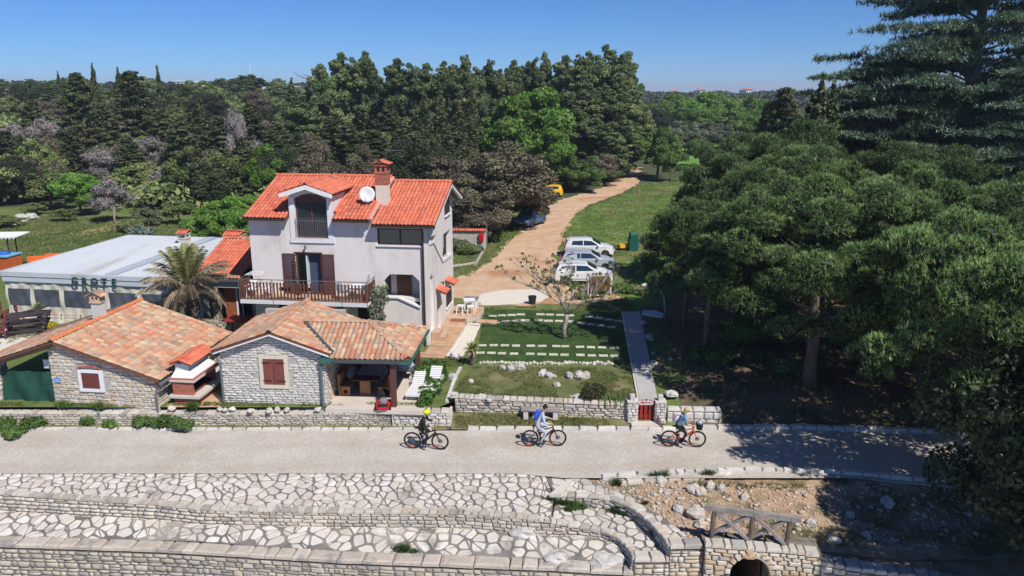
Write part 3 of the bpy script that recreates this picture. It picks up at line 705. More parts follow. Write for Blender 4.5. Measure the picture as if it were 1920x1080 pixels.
# ============================================================ building materials
m_plaster=M('pinkish_plaster',(.69,.635,.615),(.735,.69,.665),scale=.7,rough=.92,bump=.006,bscale=22,c3=(.58,.52,.49),s3=.45,t3=.56,stretch=(1,1,.45))
m_white=M('white_paint',(.78,.78,.78),(.72,.72,.72),scale=2,rough=.7)
m_trim=M('white_trim',(.74,.74,.76),(.68,.68,.7),scale=2,rough=.8,bump=.003)
m_brown=M('brown_wood',(.085,.035,.028),(.12,.05,.038),scale=4,rough=.6,stretch=(1,1,.2))
m_redbrown=M('red_brown_shutter',(.17,.048,.038),(.21,.065,.05),scale=5,rough=.7,vary=.12)
m_darkbrown=M('dark_brown',(.05,.028,.024),rough=.6)
m_glass=M('window_glass',(.015,.022,.028),rough=.06,spec=.8)
m_glass_g=M('reflective_glass',(.03,.06,.055),rough=.05,spec=.9)
m_dark=M('dark_interior',(.02,.018,.017),rough=.95)
m_redtile=M('red_roof_tile',c3=(.40,.13,.09),s3=.9,t3=.58,palette=[(.58,.145,.08),(.68,.20,.11),(.50,.115,.07),(.64,.21,.13),(.66,.165,.085),(.55,.16,.10)],scale=3,rough=.75)
m_oldtile=M('old_roof_tile',c3=(.26,.19,.14),s3=.9,t3=.57,palette=[(.46,.20,.12),(.56,.38,.24),(.52,.26,.16),(.38,.26,.20),(.60,.46,.31),(.55,.19,.10),(.42,.31,.23),(.56,.30,.18),(.38,.19,.13),(.58,.43,.28),(.33,.26,.21)],scale=7,rough=.85,bump=.006,bscale=20)
m_underroof=M('roof_underlay',(.16,.07,.045),rough=.95)
m_zinc=M('grey_metal',(.22,.24,.26),rough=.45,metal=.6)
m_green_metal=M('green_painted_metal',(.03,.13,.10),rough=.5)
m_brick=M('brick',palette=[(.42,.13,.085),(.5,.17,.11),(.36,.12,.09),(.47,.2,.14)],scale=8,rough=.85)
m_terra=M('terracotta_paving',palette=[(.52,.31,.18),(.58,.36,.22),(.48,.28,.17),(.60,.40,.26)],scale=4,rough=.8)
m_conc=M('pale_concrete',(.52,.47,.41),(.60,.56,.50),scale=1.5,rough=.9,bump=.005,bscale=20)
m_mortar_r=M('ridge_mortar',(.60,.50,.42),(.66,.58,.50),scale=5,rough=.9)
T_RED=[tile_mesh('roof_tile',m_redtile,.21,.36,.055)]
T_OLD=[tile_mesh('roof_tile',m_oldtile,.22,.34,.065)]
R_RED=tile_mesh('ridge_tile',m_redtile,.26,.40,.09,roman=False);R_OLD=tile_mesh('ridge_tile',m_oldtile,.26,.40,.09,roman=False)
R_NEW=tile_mesh('ridge_tile',M('new_orange_tile',palette=[(.66,.20,.08),(.72,.24,.10),(.6,.18,.08)],rough=.75),.26,.42,.09,roman=False)
def hole_wall(outer,holes,P,mat,name,parent,th,flip=False):
 """wall panel with holes; outer/holes in (a,z); P maps (a,z,t) -> xyz, t along thickness"""
 loops=[outer]+holes;V2=[[Vector((a,z,0))for a,z in l]for l in loops];tr=tessellate_polygon(V2);flat=[q for l in loops for q in l];n=len(flat)
 V=[P(a,z,0)for a,z in flat]+[P(a,z,th)for a,z in flat]
 Fs=[tuple(t)for t in tr]+[tuple(i+n for i in t[::-1])for t in tr];k=0
 for l in loops:
  m_=len(l);Fs+=[(k+i,k+(i+1)%m_,k+(i+1)%m_+n,k+i+n)for i in range(m_)];k+=m_
 b=MB();b.add(V,Fs);return b.obj(name,mat,parent)
def slab(parent,name,mat,O,e,s,poly,th,up=True):
 """roof slab: polygon in (e,s) coordinates, thickness below"""
 O,e,s=Vector(O),Vector(e).normalized(),Vector(s).normalized();n=e.cross(s).normalized()
 if n.z<0:n=-n
 b=MB();b.ext([O+e*u+s*v for u,v in poly],-n*th);return b.obj(name,mat,parent)
def frame(b,x0,x1,z0,z1,y,w_,d,mi=0,mull=0):
 b.box(x0,x1,y,y+d,z0,z0+w_,mi);b.box(x0,x1,y,y+d,z1-w_,z1,mi);b.box(x0,x0+w_,y+.002,y+d-.002,z0+w_,z1-w_,mi);b.box(x1-w_,x1,y+.002,y+d-.002,z0+w_,z1-w_,mi)
 for k in range(mull):xm=x0+(x1-x0)*(k+1)/(mull+1);b.box(xm-w_*.5,xm+w_*.5,y+.002,y+d-.002,z0+w_,z1-w_,mi)
 # ============================================================ MAIN HOUSE
HR=rad(-7)
H=thing('house','tall pinkish white house with red tiled roofs, dormer and long balcony','house',(-4.4,39.3,.8),HR)
door_h=[(-7.13,2.62),(-5.72,2.62),(-5.72,4.86),(-7.13,4.86)];win_h=[(-2.62,5.42),(-.22,5.42),(-.22,6.30),(-2.62,6.30)]
oct_h=[(-2.36,2.60),(-1.62,2.60),(-.45,2.12),(-.45,3.52),(-.80,3.86),(-2.02,3.86),(-2.36,3.52)]
dorm_h=[(-7.0,5.68),(-5.27,5.68),(-5.27,7.78),(-5.7,7.98),(-6.14,8.04),(-6.55,7.98),(-7.0,7.78)]
low_h=[(-8.3,1.2),(-7.5,1.2),(-7.5,2.1),(-8.3,2.1)];low2=[(-3.9,1.0),(-3.2,1.0),(-3.2,2.1),(-3.9,2.1)]
outer=[(-9.6,-.3),(0,-.3),(0,6.50),(-2.85,6.50),(-2.85,6.76),(-4.98,6.76),(-4.98,7.92),(-6.14,8.30),(-7.28,7.92),(-7.28,6.76),(-9.6,6.76)]
wall_front=hole_wall(outer,[door_h,win_h,oct_h,dorm_h,low_h,low2],lambda a,z,t:(a,t,z),m_plaster,'wall',H,.3)
# right side wall (plane x = 0, thickness inwards)
side=[(.3,-.3),(6.7,-.3),(6.7,7.15),(4.3,8.08),(.3,6.62)]
op1=[(.6,5.50),(1.45,5.42),(2.15,4.95),(2.15,5.62),(.6,5.76)];op2=[(3.75,3.90),(6.1,3.72),(6.12,5.25),(3.85,5.30)]
d1=[(.45,.62),(1.22,.62),(1.22,3.45),(.85,3.72),(.45,3.6)];d2=[(2.0,.2),(2.85,.2),(2.85,2.2),(2.0,2.2)];w2=[(4.45,.85),(6.0,.85),(6.0,1.85),(4.45,1.85)];w3=[(4.5,6.30),(5.9,6.30),(5.9,7.20),(4.5,7.20)]
hole_wall(side,[op1,op2,d1,d2,w2,w3],lambda a,z,t:(-t,a,z),m_plaster,'wall',H,.28)
hole_wall([(-9.6,-.3),(-.3,-.3),(-.3,7.1),(-9.6,7.1)],[[(-1.9,3.7),(-.5,3.7),(-.5,6.0),(-1.9,6.0)]],lambda a,z,t:(a,6.7-t,z),m_plaster,'wall',H,.25)
b=MB();b.box(-9.6,-9.3,.31,6.44,-.3,6.8);b.obj('wall',m_plaster,H)
hole_wall([(.31,6.8),(6.44,6.8),(6.44,7.3),(4.3,8.3),(.31,6.9)],[],lambda a,z,t:(-9.58+t,a,z),m_plaster,'gable',H,.25)
b=MB();b.box(-9.25,-.35,.35,6.4,2.3,2.5);b.box(-9.25,-2.7,.35,6.4,5.2,5.4);b.box(-2.9,-2.7,.35,6.4,-.2,6.4);b.box(-9.25,-2.95,3.2,3.3,-.2,6.6);b.obj('inner_walls',m_plaster,H)  # partitions, plus unseen floor slabs added to block light indoors
b=MB();b.box(-1.95,-1.15,1.0,1.06,2.5,4.4);b.obj('door',M('warm_brown_door',(.14,.06,.035),rough=.6),H)
b=MB();b.box(-2.3,-.32,1.1,1.2,2.5,5.0);b.obj('loggia_wall',m_plaster,H)
# roofs: (main) and (wing)
def gable_roof(x0,x1,zf,zr,yr,yb,zb,tm,rt,name='roof',notch=None):
 ef,es=Vector((1,0,0)),Vector((0,yr+.4,zr-zf));L=es.length
 W_=x1-x0;pf=[(0,0),(W_,0),(W_,L),(0,L)]
 if notch:pf=[(0,0),(notch[0],0),(notch[0],.78),(notch[1],.78),(notch[1],0),(W_,0),(W_,L),(0,L)]
 rf=slab(H,name,m_underroof,(x0,-.4,zf),ef,es,pf,.12)
 eb=Vector((0,yr-yb,zr-zb));Lb=eb.length
 b=MB();n_=Vector((0,-(zb-zr),(yb-yr))).normalized()
 b.ext([(x0,yr,zr),(x1,yr,zr),(x1,yb,zb),(x0,yb,zb)],-n_*.12);b.obj(name,m_underroof,H)
 tile_field(rf,'roof_tile',tm,(x0,-.4,zf),ef,es,pf,.21,.37,rr)
 tile_field(rf,'roof_tile',tm,(x0,yb,zb),ef,eb,[(0,0),(x1-x0,0),(x1-x0,Lb-.02),(0,Lb-.02)],.21,.37,rr)
 ridge(rf,'ridge_tile',rt,(x0,yr,zr+.05),(x1,yr,zr+.05),rr)
 return rf
rfm=gable_roof(-9.72,-2.92,6.78,8.46,4.3,7.3,7.25,T_RED,R_RED,notch=(2.38,4.82))
rfw=gable_roof(-2.80,.52,6.56,8.22,4.3,7.3,7.1,T_RED,R_RED)
b=MB();b.beam((-2.86,-.35,6.78),(-2.86,4.3,8.46),.16,.1);b.obj('flashing',M('pink_flashing',(.55,.22,.18),(.62,.42,.36),scale=5,rough=.7),H)
b=MB()
for x in(.40,.50):b.beam((x,-.4,6.40),(x,4.3,8.06),.04,.16);b.beam((x,4.3,8.06),(x,7.3,6.94),.04,.16)
b.obj('bargeboard',m_white,H)
b=MB();b.box(-2.8,.55,-.52,-.42,6.42,6.52);b.obj('gutter',m_darkbrown,H)
for xa,xb in((-9.7,-7.42),(-4.85,-2.9)):MB().box(xa,xb,-.52,-.42,6.64,6.74).obj('gutter',m_darkbrown,H)
b=MB();b.tube([(-.15,-.47,6.46),(-.2,-.25,6.3),(-.2,-.10,6.1),(-.2,-.10,.05),(-.2,-.25,-.02)],.055,8);b.obj('downpipe',m_darkbrown,H)
# dormer
dz=8.42;b=MB()
for sx in(-1,1):
 b2=MB();x_e=-6.2+sx*1.42;b2.ext([(-6.2,-.42,dz+.1),(x_e,-.42,dz-.36),(x_e,3.2,dz-.36),(-6.2,4.0,dz+.1)],Vector((0,0,-.09)));dr=b2.obj('dormer_roof',m_underroof,H)
 e=Vector((0,-1,0))if sx>0 else Vector((0,1,0));s=Vector((-sx*1.42,0,.46));L=s.length
 if sx>0:tile_field(dr,'roof_tile',T_RED,(x_e,3.2,dz-.36),e,s,[(0,0),(3.62,0),(3.62,L),(-.7,L)],.21,.37,rr)
 else:tile_field(dr,'roof_tile',T_RED,(x_e,-.42,dz-.36),e,s,[(0,0),(3.62,0),(4.3,L),(0,L)],.21,.37,rr)
 b.ext([(-6.2,-.46,dz+.10),(x_e,-.46,dz-.36),(x_e,-.46,dz-.56),(-6.2+sx*.95,-.46,dz-.44),(-6.2,-.46,dz-.13)],(0,.06,0))
b.obj('dormer_fascia',m_white,H);ridge(dr,'ridge_tile',R_RED,(-6.2,-.4,dz+.14),(-6.2,3.9,dz+.14),rr)
for x in(-7.27,-5.11):
 b=MB();b.ext([(x,.31,6.8),(x,.31,8.0),(x,3.2,8.05)],(.12,0,0));b.obj('dormer_cheek',m_plaster,H)
b=MB();b.box(-7.30,-7.02,-.05,-.004,5.68,7.88);b.box(-5.25,-4.97,-.05,-.004,5.68,7.88);b.box(-7.34,-4.93,-.07,-.004,5.44,5.66);b.obj('dormer_surround',m_trim,H)
b=MB();frame(b,-6.98,-5.29,5.72,7.62,.12,.09,.07,mull=1);b.ext([(-7.0,.11,7.62),(-5.27,.11,7.62),(-5.27,.11,7.78),(-5.7,.11,7.98),(-6.14,.11,8.04),(-6.55,.11,7.98),(-7.0,.11,7.78)],(0,.06,0));wf=b.obj('window',m_brown,H)
b=MB();b.box(-6.9,-5.37,.16,.17,5.8,7.55);b.obj('pane',m_glass,wf)
b=MB();b.box(-6.85,-6.25,.20,.22,5.85,7.4);b.obj('curtain',M('blue_grey_curtain',(.10,.14,.22),rough=.9),wf)
b=MB();b.tube([(-7.0,-.1,6.62),(-5.27,-.1,6.62)],.018,5);b.tube([(-7.0,-.1,5.76),(-5.27,-.1,5.76)],.015,5)
for k in range(15):x=-6.97+k*.119;b.tube([(x,-.1,5.76),(x,-.1,6.78)],.012,4)
b.obj('window_railing',m_zinc,H)
# balcony door with shutters
b=MB();frame(b,-7.13,-5.72,2.63,4.86,.02,.08,.10);b.box(-7.2,-5.65,-.04,.0,4.87,4.93);dfr=b.obj('door_frame',m_brown,H)
b=MB();b.box(-6.60,-6.52,.05,.75,2.65,4.78);b.obj('door_leaf',M('pale_green_white',(.55,.66,.66),rough=.5),H)
b=MB();b.box(-6.5,-5.8,.3,.31,2.65,4.78);b.obj('doorway_curtain',M('dim_blue_cloth',(.05,.07,.12),rough=.9),H)
def shutter(x0,x1,z0,z1,y,mat,parent,slats=22):
 b=MB();frame(b,x0,x1,z0,z1,y,.07,.04);b.box(x0+.07,x1-.07,y+.002,y+.038,z0+(z1-z0)*.38,z0+(z1-z0)*.42);sh=b.obj('shutter',mat,parent)
 it=[]
 for k in range(slats):
  z=z0+.09+(z1-z0-.18)*(k+.5)/slats;it.append((SL,Matrix.Translation(((x0+x1)/2,y+.02,z))@Matrix.Rotation(rad(35),4,'X')@Matrix.Diagonal((x1-x0-.14,.05,.018,1))))
 pieces(sh,'slat',it);return sh
SL=MB().cbox((0,0,0),(1,1,1)).mesh('slat',m_brown)
shutter(-7.86,-7.16,2.66,4.84,-.06,m_brown,H);shutter(-5.70,-5.02,2.66,4.84,-.06,m_brown,H);shutter(-7.14,-6.9,2.66,4.82,-.28,m_brown,H,10)
b=MB();b.tube([(-6.5,-.02,5.2),(-6.5,-.16,5.22)],.02,5);b.lathe([(.03,-.1),(.06,.0),(.05,.12),(.0,.15)],(-6.5,-.18,5.2),8);b.obj('wall_lamp',m_zinc,H)
# upper right window
b=MB();frame(b,-2.62,-.22,5.42,6.30,.03,.07,.10,mull=1);wf=b.obj('window',m_brown,H)
b=MB();b.box(-2.55,-1.45,.09,.10,5.49,6.23);b.obj('pane',m_glass_g,wf);b=MB();b.box(-1.39,-.29,.09,.10,5.49,6.23);b.obj('pane',m_glass_g,wf)
b=MB();b.box(-2.68,-.16,-.08,.02,5.34,5.415);b.obj('sill',m_trim,H)
b=MB();b.box(-8.3,-7.5,.1,.12,1.2,2.1);b.box(-3.9,-3.2,.1,.12,1.0,2.1);b.obj('lower_panes',m_glass,H)
b=MB()
b.beam((-2.3,-.02,2.60),(-1.60,-.02,2.60),.14,.07);b.beam((-1.60,-.02,2.60),(-.43,-.02,2.10),.14,.07);b.obj('loggia_coping',m_trim,H)
b=MB()
for p,q in(((.04,.5,5.47),(.04,1.45,5.38)),((.04,1.45,5.38),(.04,3.6,3.88)),((.04,3.6,3.84),(.04,6.15,3.68))):b.beam(p,q,.05,.16)
b.obj('parapet_trim',m_trim,H)
# side doors, canopies, windows
b=MB();b.box(-.2,-.14,.47,1.2,.62,3.5);b.obj('door',m_white,H,label='tall white side door')
b=MB();b.box(-.2,-.14,2.02,2.83,.2,2.18);b.obj('door',M('peach_door',(.5,.36,.28),rough=.7),H,label='peach coloured side door')
b=MB();b.box(-.02,.03,4.47,5.2,.87,1.83);b.box(-.02,.03,5.24,5.98,.87,1.83);b.obj('shutter',m_darkbrown,H);b=MB();b.box(-.1,.1,4.35,6.1,.76,.84);b.obj('sill',m_trim,H)
b=MB();b.box(-.03,.03,4.52,5.18,6.32,7.18);b.box(-.03,.03,5.22,5.88,6.32,7.18);b.obj('shutter',m_darkbrown,H);b=MB();b.box(-.1,.12,4.45,5.95,6.22,6.29);b.obj('sill',m_trim,H)
for ya,yb,z in((1.75,2.75,2.42),(4.15,5.25,2.32)):
 s=Vector((-.55,0,.22));cn=slab(H,'door_canopy',m_underroof,(.55,ya,z),Vector((0,1,0)),s,[(0,0),(yb-ya,0),(yb-ya,.59),(0,.59)],.06)
 tile_field(cn,'roof_tile',T_RED,(.55,ya,z),Vector((0,1,0)),s,[(0,0),(yb-ya,0),(yb-ya,.6),(0,.6)],.21,.3,rr)
b=MB();b.tube([(0,2.95,2.75),(.15,2.95,2.78)],.02,5);b.lathe([(.03,-.12),(.06,.0),(.0,.1)],(.17,2.95,2.75),8);b.obj('wall_lamp',m_darkbrown,H)
# chimney
b=MB();b.box(-3.05,-2.42,1.45,2.0,6.6,8.36);ch=b.obj('chimney',M('cream_render',(.62,.56,.48),(.68,.63,.56),scale=3,rough=.9),H)
b=MB();b.box(-3.06,-2.41,1.44,2.01,8.36,8.95);b.box(-3.10,-2.37,1.40,2.05,8.95,9.05)
for x in(-3.06,-2.52):
 for y in(1.44,1.90):b.box(x,x+.11,y,y+.11,9.05,9.35)
b.box(-2.79,-2.68,1.44,1.55,9.05,9.35);b.box(-3.12,-2.35,1.38,2.07,9.35,9.42);b.obj('chimney_brickwork',m_brick,ch)
it=[];bk=MB().cbox((0,0,0),(.2,.012,.06)).mesh('brick',m_brick)
for j in range(8):
 for i in range(3):
  x=-2.95+i*.215+(j%2)*.05;it.append((bk,Matrix.Translation((x,1.436,8.40+j*.07))));it.append((bk,Matrix.Translation((-2.405,1.55+i*.19,8.40+j*.07))@Matrix.Rotation(math.pi/2,4,'Z')))
pieces(ch,'brick',it)
for s_,x_e in((Vector((.38,0,.14)),-3.16),(Vector((-.38,0,.14)),-2.31)):
 tile_field(ch,'roof_tile',T_RED,(x_e,1.32 if s_.x<0 else 2.13,9.42),Vector((0,1 if s_.x<0 else-1,0)),s_,[(0,0),(.81,0),(.81,.42),(0,.42)],.2,.4,rr)
ridge(ch,'ridge_tile',R_RED,(-2.735,1.3,9.60),(-2.735,2.1,9.60),rr)
b=MB();b.box(-3.15,-2.32,1.3,1.44,6.98,7.06);b.obj('flashing',m_zinc,ch)
hm=wmat(H);hinv=hm.inverted()
def on_house(p):return hm@Vector(p)
# dish + antenna are things of their own
dc=on_house((-3.42,1.1,7.88));dish=thing('satellite_dish','white round satellite dish fixed in front of the chimney','satellite dish',dc,HR)
b=MB();mt=Matrix.Rotation(rad(12),4,'Z')@Matrix.Rotation(rad(72),4,'X');b.lathe([(.0,-.05),(.18,-.035),(.32,.0),(.42,.045),(.42,.055),(.3,.012),(.0,-.035)],(0,0,0),22,mat=mt,cap=False);b.obj('dish',M('dish_grey_white',(.62,.64,.66),rough=.5),dish,smooth=True)
b=MB();b.tube([(0,.08,0),(.0,.3,-.1),(.3,.5,-.1)],.025,6);b.tube([(0,-.1,-.38),(0,-.42,-.12)],.015,5);b.tube([(0,.05,-.4),(.05,-.02,-.62),(.02,.0,-.95),(.2,.1,-1.25)],.018,5);b.obj('arm',m_zinc,dish);b=MB();b.cbox((0,-.43,-.1),(.07,.1,.07));b.obj('receiver',m_white,dish)
an=thing('antenna','thin metal television aerial standing above the red chimney','antenna',on_house((-2.6,2.12,8.9)),HR)
b=MB();b.tube([(0,0,0),(0,0,1.25)],.014,5);b.obj('mast',m_zinc,an);b=MB();b.tube([(0,0,1.22),(1.05,0,1.2)],.014,5)
for k in range(9):b.tube([(.1+k*.11,-.12,1.22),(.1+k*.11,.12,1.22)],.007,4)
b.obj('aerial',m_zinc,an)
# balcony
b=MB();b.box(-9.72,-2.85,-1.42,-.003,2.46,2.60);b.box(-9.74,-2.83,-1.46,-1.421,2.42,2.62);bl=b.obj('balcony',m_trim,H)
b=MB();b.box(-9.70,-2.87,-1.40,-.003,2.604,2.62);b.obj('balcony_floor',m_terra,bl)
b=MB();zr=3.72
b.tube([(-9.72,0,zr),(-9.72,-1.42,zr),(-2.85,-1.42,zr),(-2.85,0,zr)],.022,6);b.tube([(-9.72,-1.42,2.72),(-2.85,-1.42,2.72)],.015,5);b.tube([(-9.72,-1.42,3.5),(-2.85,-1.42,3.5)],.012,5)
for x in(-9.72,-7.9,-6.2,-4.2,-2.85):b.tube([(x,-1.46,2.36),(x,-1.46,zr)],.018,5)
b.obj('balcony_rail',m_zinc,bl)
pk=MB().cbox((0,0,0),(.085,.022,.92)).mesh('picket',M('picket_wood',palette=[(.13,.05,.03),(.17,.065,.04),(.10,.045,.03),(.15,.07,.045)],rough=.7));it=[]
for k in range(38):it.append((pk,Matrix.Translation((-9.64+k*.182,-1.44,3.13))))
for k in range(11):it.append((pk,Matrix.Translation((-9.73,-.1-k*.125,3.13))@Matrix.Rotation(math.pi/2,4,'Z')));it.append((pk,Matrix.Translation((-2.84,-.1-k*.125,3.13))@Matrix.Rotation(math.pi/2,4,'Z')))
pieces(bl,'picket',it)
# ---- steps and paths on the right of the house
pt=thing('tiled_path','stepped path of orange stone tiles along the right side of the house','path',(-4.4,39.3,.8),HR)
for i,(x0,x1,y0,y1,z)in enumerate([(.05,1.25,-1.3,-.4,.06),(-2.0,1.2,-2.0,-1.3,.03),(.05,1.3,-.4,1.5,.12),(.05,1.35,1.5,3.1,.18),(.05,1.3,3.1,4.4,.24),(.05,1.9,4.4,6.6,.36)]):
 b=MB();b.box(x0,x1,y0,y1,-.05,z);p=b.obj('step',m_conc,pt);sx=[((x0+(i2+.5)*(x1-x0)/max(1,round((x1-x0)/.42))),y0+(j2+.5)*(y1-y0)/max(1,round((y1-y0)/.42)))for i2 in range(max(1,round((x1-x0)/.42)))for j2 in range(max(1,round((y1-y0)/.42)))]
 pieces(p,'tile',[(PT_:=PT_ if 'PT_' in globals()else MB().cbox((0,0,0),(1,1,.03)).mesh('tile',m_terra),Matrix.Translation((x,y,z+.008))@Matrix.Diagonal((.40,.40,1,1)))for x,y in sx])
b=MB();b.box(.03,.45,.35,1.3,.0,.62);b.box(.45,.75,.35,1.3,0,.38);b.obj('door_step',M('peach_step',(.5,.33,.24),rough=.85),pt)
b=MB();b.box(1.9,3.0,4.2,4.9,-.05,.08);b.obj('step',m_terra,pt)
sheet('gravel_strip',PX([(903,606),(864,606),(843,640),(836,668),(868,668),(888,640)]),.815,m_white_gravel,.04,.3)
# ============================================================ ANNEX (low red roof left of the house)
AN=thing('restaurant_annex','low annex with bright red tiled roof joined to the left of the house','building',(-15.25,42.2,.8),HR)
s=Vector((0,4.3,1.42));Ls=s.length;ra=slab(AN,'roof',m_underroof,(-2.9,-.2,3.02),(1,0,0),s,[(0,0),(2.95,0),(2.95,Ls),(0,Ls)],.1)
tile_field(ra,'roof_tile',T_RED,(-2.9,-.2,3.02),(1,0,0),s,[(0,0),(2.95,0),(2.95,Ls),(0,Ls)],.21,.37,rr)
b=MB();b.ext([(-2.9,4.1,4.42),(.9,4.1,4.42),(.9,6.4,3.6),(-2.9,6.4,3.6)],(0,0,-.1));b.box(.06,1.0,3.2,4.1,3.9,4.3);b.obj('back_roof',m_underroof,AN);ridge(ra,'ridge_tile',R_RED,(-2.9,4.1,4.5),(1.2,4.1,4.5),rr)
b=MB();b.box(-2.9,1.0,-.32,-.22,2.86,2.98);b.obj('gutter',m_zinc,AN);b=MB();b.box(-2.7,1.2,-.1,.1,2.45,2.84);b.obj('beam',M('grey_white_beam',(.42,.44,.46),rough=.8),AN)
b=MB();b.box(-2.9,1.4,2.8,2.95,0,3.6);b.box(-2.9,-2.75,.1,4.0,0,3.0);b.obj('back_wall',M('dim_brown_wall',(.10,.065,.05),rough=.9),AN)  # interior shade is put into the dark wall colour
b=MB();b.ext([(.04,.0,2.86),(.04,4.0,4.2),(.04,4.0,2.4),(.04,0,2.4)],(.05,0,0));b.obj('rake_board',m_brown,AN)
for x in(-1.75,.62):
 b=MB();b.box(x,x+.36,-.1,.26,0,2.5);p=b.obj('pillar',m_mortar,AN)
 stone_face(p,'stone',P_WARM,(x,-.1,0),(1,0,0),.36,lambda u:2.45,rr,.08,.12,.2,.15,.3)
b=MB();b.box(-1.3,-.62,.5,.56,.3,2.3);b.obj('door',M('orange_wood_door',(.36,.12,.05),(.28,.09,.04),scale=3,rough=.6),AN);b=MB();b.box(-.6,-.5,.45,.6,.3,2.35);b.box(-.3,-.24,.5,.54,.3,2.3);b.obj('door_frame',m_trim,AN)
b=MB();b.box(-2.9,1.2,-.9,-.6,-.1,.75);lw=b.obj('low_wall',m_mortar,AN);stone_face(lw,'stone',P_STONE,(-2.9,-.9,-.1),(1,0,0),4.1,lambda u:.85,rr,.1)
b=MB();b.ext([(-.3,-2.0,1.05),(1.3,-2.2,1.05),(1.2,-1.1,1.1),(-.2,-1.0,1.1)],(0,0,.05));tb=b.obj('terrace_table',M('dark_red_top',(.28,.04,.035),rough=.5),None);tag(tb,'dark red tabletop on the terrace between the two stone houses','table');tb.location=AN.location;tb.rotation_euler=AN.rotation_euler
b=MB()
for x,y in((-.1,-1.2),(1.1,-1.3),(0,-1.9),(1.1,-2.0)):b.box(x-.03,x+.03,y-.03,y+.03,0,1.05)
b.obj('leg',m_darkbrown,tb)
# chimneys behind the annex
def small_chimney(loc,w_,h,roofc,label,rz=HR,two=False):
 c=thing('chimney',label,'chimney',loc,rz);b=MB();b.box(-w_/2,w_/2,-w_/2,w_/2,0,h);b.box(-w_/2-.05,w_/2+.05,-w_/2-.05,w_/2+.05,h,h+.07);b.obj('stack',m_conc,c)
 b=MB()
 for sx in(-1,1):
  for sy in(-1,1):b.cbox((sx*(w_/2-.06),sy*(w_/2-.06),h+.19),(.11,.11,.24))
 b.cbox((0,0,h+.33),(w_+.08,w_+.08,.05));b.obj('vents',m_brick if two else m_conc,c)
 for k,sx in enumerate((-1,1)):
  s_=Vector((0,-sx*(w_/2+.1),.16));tile_field(c,'roof_tile',roofc,((-w_/2-.1)if sx<0 else(w_/2+.1),sx*(w_/2+.1),h+.36),(1 if sx<0 else-1,0,0),s_,[(0,0),(w_+.2,0),(w_+.2,s_.length),(0,s_.length)],.2,.22,rr)
 return c
small_chimney(atD(441,447,47.5)-Vector((0,0,1.4)),.95,1.3,T_RED,'square rendered chimney with red tile cap behind the annex roof')
small_chimney(atD(346,452,52.5)-Vector((0,0,1.6)),.6,1.8,T_RED,'slim grey chimney with faded tile cap at the edge of the white roof')
# ============================================================ HALL with white corrugated roof
HL=thing('dining_hall','large marquee hall with white corrugated roof and cream curtain walls reading GROTE','building',(-29.75,44.0,.8),rad(-9))
m_sheet=M('white_metal_sheet',(.56,.59,.62),(.50,.53,.56),scale=.35,rough=.5,spec=.4,c3=(.42,.42,.40),s3=.5,t3=.6,stretch=(1,.15,1))
b=MB();W_,D_=12.4,11.6;hz=lambda y:2.92+.10*y/D_;n=int(W_/.2)
prof=[]
for k in range(n):x=k*.2;prof+=[(x,0),(x+.13,0),(x+.145,.035),(x+.185,.035)]
prof.append((n*.2,0));V=[(x,0,2.93+z)for x,z in prof]+[(x,D_,3.03+z)for x,z in prof];q=len(prof)
b.add(V,[(i,i+1,i+1+q,i+q)for i in range(q-1)]);rf=b.obj('roof',m_sheet,HL,fix=False)
b=MB();b.add([(6.3,.3,2.975),(7.1,.3,2.975),(7.1,D_-.02,3.085),(6.3,D_-.02,3.085)],[(0,1,2,3)]);b.obj('translucent_strip',M('grey_roof_strip',(.42,.45,.49),(.5,.53,.57),scale=.5,rough=.4),rf)
b=MB();b.box(-.06,W_+.05,-.14,-.02,2.74,3.0);b.box(-.12,-.0,-.14,D_,2.78,3.02);b.box(-.0,W_,D_-.1,D_+.02,2.8,2.98);b.obj('fascia',m_sheet,HL)
b=MB();b.box(-.02,W_,-.10,-.06,2.42,2.74);b.obj('header',M('grey_white_header',(.52,.56,.60),rough=.6),HL)
m_canvas=M('cream_canvas',(.62,.59,.50),(.56,.53,.44),scale=2.5,rough=.8,bump=.02,bscale=3,stretch=(1,1,.3));m_vinyl=M('clear_vinyl',(.065,.075,.10),(.10,.11,.14),scale=1.5,rough=.25,spec=.6)
# canvas wall: bays, each a curtain with a vinyl window
bays=[(.0,1.72),(1.72,3.62),(3.62,6.5),(6.5,8.6),(8.6,10.6),(10.6,12.4)]
for x0,x1 in bays:
 b=MB();N=16;z0,z1=.95,1.98;xs_=[x0+.14,x1-.14]
 def cur(x,z,y0=0):return(x,y0+.025*math.sin(x*9+z*3)+.03*math.sin(x*3.1-z*5)-.12*smooth((.7-z)/.7),z)
 def panel(xa,xb,za,zb,n_=8,m__=3):
  V=[cur(xa+(xb-xa)*i/n_,za+(zb-za)*j/m__)for i in range(n_+1)for j in range(m__+1)]
  b.add(V,[(i*(m__+1)+j,(i+1)*(m__+1)+j,(i+1)*(m__+1)+j+1,i*(m__+1)+j+1)for i in range(n_)for j in range(m__)])
 panel(x0,x1,1.98,2.44,20,3);panel(x0,x1,0,z0,20,5);panel(x0,x0+.14,z0,z1,2,4);panel(x1-.14,x1,z0,z1,2,4);cw=b.obj('canvas_panel',m_canvas,HL,smooth=True)
 b=MB();panel(x0+.14,x1-.14,z0,z1,14,4);b.obj('clear_window',m_vinyl,cw,smooth=True)
b=MB()
for x0,x1 in bays:b.box(x0-.03,x0+.03,.06,.12,0,2.7)
b.box(.0,.1,.2,D_,0,2.7);b.box(W_-.1,W_,.2,D_,0,2.8);b.box(0,W_,D_-.2,D_-.1,0,2.8);b.box(.2,W_-.2,.3,D_-.3,.0,.03);b.obj('hall_frame',M('hall_frame_grey',(.35,.36,.37),rough=.7),HL)
